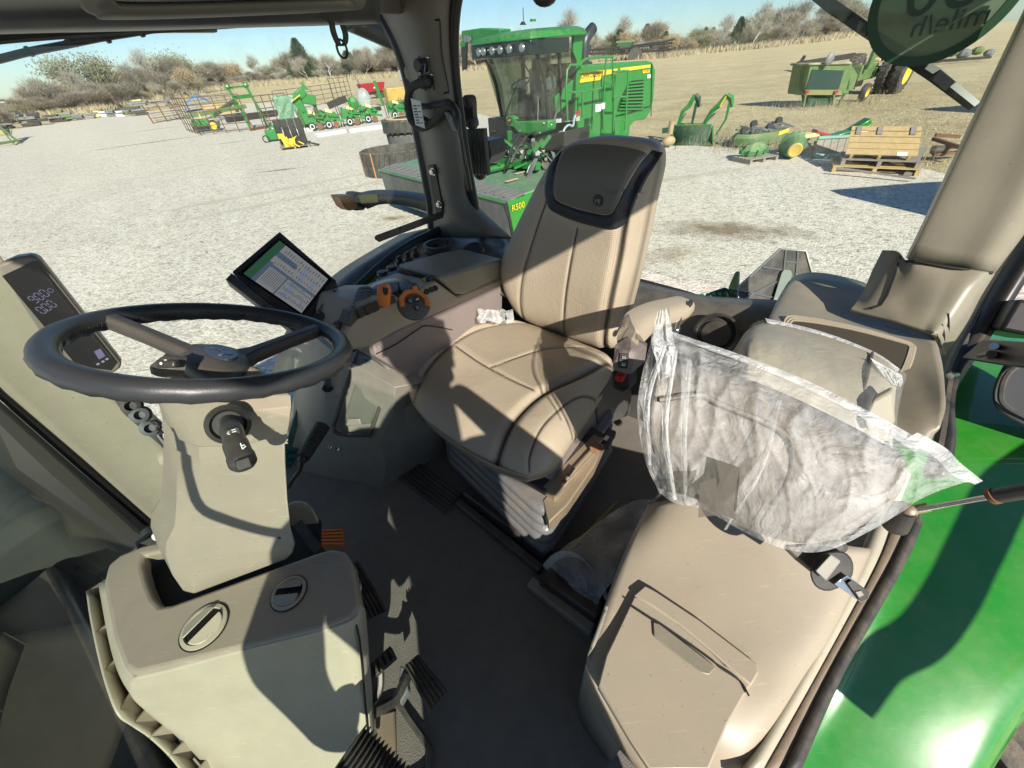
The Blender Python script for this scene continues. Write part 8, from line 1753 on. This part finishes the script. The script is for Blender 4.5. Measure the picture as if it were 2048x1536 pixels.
for (x,y,sx,sz,mt,tl) in((1605,272,.9,.12,'yellow_faded',.1),(1640,268,.45,.15,'red',-.3),(1645,275,.7,.10,'green',-.5),(1672,270,.9,.08,'green',.25),(1695,268,.4,.18,'red',.2),(1712,266,.45,.22,'white',-.2),(1718,252,.5,.16,'green',.6),(1690,280,.6,.12,'greypart',-.3),(1660,283,.8,.1,'rubber',.1)):
    p=PL(x,y,c+f2*.55,f2); b=MB(); a1=(f1*math.cos(tl)+ZX*math.sin(tl)); b.box(p,(sx,.35,sz),(a1,f2,f2.cross(a1)*-1)); pt({'yellow_faded':'yellow_panel','red':'red_part','green':'green_arm','white':'white_bag','greypart':'grey_part','rubber':'black_part'}[mt],b,M[mt],t_,bevel=.02)
# fresh wood pallets
c=G(1745,350); g1=(G(1822,352)-G(1672,345)).normalized(); g2_=V((-g1.y,g1.x,0)); g2_=g2_ if g2_.y>0 else -g2_
c=(G(1822,352)+G(1672,345))/2+g2_*.55
pallet('pallet','rough fresh wood pallet at the bottom of the pallet pile',c,g1,g2_,1.9,1.25,M['wood'],.17,6,None)
pallet('pallet','middle pale pallet of the pallet pile with open slats',c+ZX*.17+g2_*.1+g1*.05,g1,g2_,1.7,1.2,M['woodold'],.15,5,None)
tp_=thing('pallet','bright new yellow pine pallet leaning on top of the pallet pile','pallet',c+ZX*.4)
t1_=(g2_*.92+ZX*.40).normalized(); t2_=g1.cross(t1_).normalized(); o0=c+ZX*.42-g2_*.40
for k in range(5):
    b=MB(); b.box(o0+t1_*(.14+k*.26)+t2_*0,(1.55,.235 if k<3 else .2,.022),(g1,t1_,t2_)); pt('deck_board',b,M['wood'],tp_)
for k in(-1,0,1): b=MB(); b.box(o0+t1_*.62+g1*k*.62-t2_*.06,(.07,1.25,.09),(g1,t1_,t2_)); pt('stringer',b,M['wood'],tp_)
for k in(-1,-.2,1): b=MB(); b.box(o0+t1_*1.05+g1*k*.60+t2_*.03,(.12,.34,.02),(g1,t1_,t2_)); pt('grey_block',b,M['woodold'],tp_)
b=MB(); b.box(o0+t1_*.08+g1*.45+t2_*.014,(.22,.16,.004),(g1,t1_,t2_)); pt('white_label',b,M['white'],tp_)
b=MB(); b.bar(G(1668,352)+ZX*.2,G(1826,366)+ZX*.1,.07,.04); o_=b.build('loose_plank',M['woodold'],None); tag(o_,'grey loose plank lying along the front of the pallet pile','plank')
b=MB(); b.bar(G(1812,355)+ZX*.05,G(1835,318)+ZX*.3,.16,.03); o_=b.build('loose_plank',M['woodold'],None); tag(o_,'grey loose plank leaning at the right of the pallet pile','plank')
t_=thing('steel_channels','rusty red steel channel frame lying right of the pallets','frame',G(1880,318))
for (x0,y0,z0,x1,y1,z1) in((1850,318,.3,1925,322,.35),(1848,312,.45,1925,330,.35),(1860,322,.15,1925,318,.2),(1850,308,.5,1900,308,.45)):
    b=MB(); b.bar(G(x0,y0)+ZX*z0,G(x1,y1)+ZX*z1,.10,.08); pt('channel',b,M['rust'],t_)
b=MB(); b.ball(G(1868,320)+ZX*.25,.2,(1.5,.6,.6),8,5); pt('black_bundle',b,M['rubber'],t_)
# neighbouring machine beyond the right border: only its shadow reaches the picture
t_=thing('grain_header','long dark green harvest header parked to the right of the yard','harvest header',V((10.8,4.4,0)))
q0=V((9.9,5.0,0)); dv=V((1,-.05,0)); dn_=V((-.05,-1,0))
b=MB(); b.prism([q0+ZX*.1,q0+dv*7+ZX*.1,q0+dv*7+ZX*3.4,q0+dv*2.2+ZX*3.5,q0+ZX*3.4],dn_*.5); pt('back_sheet',b,GM,t_,bevel=.05)
b=MB(); b.lathe(q0+dv*.2-dn_*.6+ZX*.7,dv,[(.001,0),(.35,0),(.35,6.6),(.001,6.6)],18); pt('auger',b,M['greypart'],t_)
for k in(.8,5.5): b=MB(); b.lathe(q0+dv*k+dn_*.6+ZX*.4,dv,[(.001,0),(.4,0),(.4,.25),(.001,.25)],18); pt('wheel',b,M['tyre'],t_)
o2=t_.copy(); COL.objects.link(o2); o2.location=t_.location+V((12.3,11.6,0)); tag(o2,'second long green harvest header parked in the field to the right','harvest header')
for ch in list(t_.children):
    c_=ch.copy(); COL.objects.link(c_); c_.parent=o2
# ------------------------------------------------------------------ the photographer, standing on the step behind the camera (out of frame)
ph=thing('person','person in dark jacket and cap standing on the cab step holding up a phone','person',V((.03,-.38,1.3)))
def skin(name,chain,rad,mt,par,sub=2):
    me=bpy.data.meshes.new(name); vs=[]; es=[]; rs=[]; idx={}
    for nm,(p,r_) in chain.items(): idx[nm]=len(vs); vs.append(V(p)-V(par.location)); rs.append(r_)
    for a,b_ in rad: es.append((idx[a],idx[b_]))
    me.from_pydata(vs,es,[]); o=bpy.data.objects.new(name,me); COL.objects.link(o); o.parent=par; me.materials.append(mt)
    sk_m=o.modifiers.new('skin','SKIN'); sk_m.use_smooth_shade=True
    for i,r_ in enumerate(rs): me.skin_vertices[0].data[i].radius=r_ if isinstance(r_,tuple) else (r_,r_)
    me.skin_vertices[0].data[0].use_root=True
    sm_=o.modifiers.new('sub','SUBSURF'); sm_.levels=sub; sm_.render_levels=sub
    return o
PX,PY=.03,-.40
body={'pelvis':((PX+.08,PY,2.20),(.22,.16)),'waist':((PX+.07,PY,2.42),(.20,.15)),'chest':((PX+.03,PY+.02,2.66),(.25,.15)),'neckb':((PX,PY+.03,2.90),(.09,.08)),'neck':((PX+.05,PY+.05,3.00),.06),
 'shR':((PX-.22,PY+.03,2.84),.085),'elR':((PX-.30,PY-.02,2.56),.072),'wrR':((PX-.28,PY+.06,2.28),.055),'shL':((PX+.24,PY+.03,2.86),.085),'elL':((PX+.38,PY+.10,2.70),.058),'wrL':((.12,-.10,2.90),.032),
 'hipR':((PX-.03,PY,2.10),.13),'knR':((PX-.04,PY-.02,1.74),.09),'anR':((PX-.13,PY-.04,1.38),.045),'toR':((PX-.14,PY+.12,1.33),.04),'hipL':((PX+.19,PY,2.10),.14),'knL':((PX+.20,PY-.02,1.74),.09),'anL':((PX+.15,PY-.04,1.38),.045),'toL':((PX+.16,PY+.12,1.33),.04)}
skin('body',body,[('pelvis','waist'),('waist','chest'),('chest','neckb'),('neckb','neck'),('chest','shR'),('shR','elR'),('elR','wrR'),('chest','shL'),('shL','elL'),('elL','wrL'),('pelvis','hipR'),('hipR','knR'),('knR','anR'),('anR','toR'),('pelvis','hipL'),('hipL','knL'),('knL','anL'),('anL','toL')],mat('dark_jacket',(.05,.055,.07),.9),ph)
skn=mat('skin_tone',(.50,.32,.23),.5)
hb=MB(); hc=V((PX+.10,PY+.09,3.14)); hb.ball(hc,.105,(.78,.95,1.12),16,12); hb.ball(hc+V((0,.095,-.02)),.018,(.8,1,1.3),8,6); hb.ball(hc+V((-.085,0,-.01)),.025,(.4,.8,1.2),8,6); hb.ball(hc+V((.085,0,-.01)),.025,(.4,.8,1.2),8,6); hb.cyl(hc-ZX*.05-V((0,.01,0)),hc-ZX*.17-V((.02,.03,0)),.055,.06,12); pt('head',hb,skn,ph,smooth=60)
hb=MB(); hb.lathe(hc+ZX*.02,(ZX*.98-V((0,.1,0))),[(.102,-.01),(.108,.03),(.095,.08),(.05,.11),(.001,.115)],20); hb.prism([hc+V((x,y,.035)) for x,y in((-.07,.08),(-.05,.16),(0,.18),(.05,.16),(.07,.08))],V((0,0,.01))); pt('cap',hb,M['darkplas'],ph,smooth=60)
def hand(side,of):
    s=side; hd_={'w':((.115*s,-.10,2.905),(.030,.022)),'p':((.098*s,-.055,2.955),(.034,.018)),'k':((.090*s,-.035,2.985),(.034,.016))}
    ed=[('w','p'),('p','k')]
    for i in range(4):
        a=(.098*s,-.030,2.975+.018*i-.01); hd_['f%da'%i]=(a,.009); hd_['f%db'%i]=((.085*s,-.018-.002*i,2.972+.018*i),.0085); hd_['f%dc'%i]=((.066*s,-.016,2.974+.017*i),.0075); ed+=[('p','f%da'%i),('f%da'%i,'f%db'%i),('f%db'%i,'f%dc'%i)]
    hd_['ta']=((.100*s,-.060,2.975),.011); hd_['tb']=((.088*s,-.045,3.0),.0095); hd_['tc']=((.070*s,-.036,3.012),.008); ed+=[('p','ta'),('ta','tb'),('tb','tc')]
    hd_={k_:((v_[0][0]+of[0],v_[0][1]+of[1],v_[0][2]+of[2]),v_[1]) for k_,v_ in hd_.items()}
    skin('hand',hd_,ed,skn,ph,1)
hand(1,(0,0,0)); hand(-1,(PX-.29+.115,PY+.09+.10,2.27-2.905))
pc=thing('phone','dark phone held level in two hands just behind the lens','phone',CAM)
b=MB(); b.box(CAM-_f*.016,(.155,.074,.008),(_r,_u,_f)); pt('case',b,BK,pc,bevel=.003)
# open door beyond the right border: only its inner corner shows, the unseen arc and panels are added to shade the fender
b=MB(); b.prism(cspline([D(x,y,1.0) for x,y in((2004,735),(1988,770),(1985,800),(2000,826),(2060,860),(2140,900),(2200,900),(2200,690),(2070,690),(2030,700))],3),ray(2050,760).normalized()*.05); b.build('corner_panel',gask,do,bevel=.01)
b=MB(); b.tube(spline([D(x,y,.985) for x,y in((2070,712),(2018,745),(2002,785),(2012,812),(2070,842),(2140,872))],4),.006,6); b.build('seal',M['rubber'],do)
sf=SUNV*.75
arc_=[(1.25,.80,2.24),(1.464,.774,2.03),(1.255,.562,2.063),(1.091,.414,2.047),(.963,.313,2.008),(.857,.25,1.962),(.768,.218,1.926),(.691,.167,1.872)]
ap__=spline([V(p)+sf for p in arc_[1:]],5); b=MB(); b.tube(ap__,.032,10); b.build('frame',M['black'],do)  # arc traced from the fender's shadow and shifted towards the sun
b=MB(); b.add([V(p)+sf*1.04 for p in((1.394,.681,2.051),(1.512,.703,2.034),(1.25,.45,2.04),(1.20,.42,2.03),(1.20,.46,2.04),(1.30,.58,2.06))],[tuple(range(6))]); b.build('shade_panel',M['black'],do,solid=.01)  # added unseen sheet, placed sunward to darken the fender
b=MB(); b.add([V(p)+sf*1.06 for p in((.60,.13,1.92),(.70,.20,1.893),(.74,.20,1.91),(.72,.14,1.87),(.66,.09,1.82))],[tuple(range(6))]); b.build('shade_flap',M['darkplas'],do,solid=.01)  # added unseen piece for the dark patch low on the fender
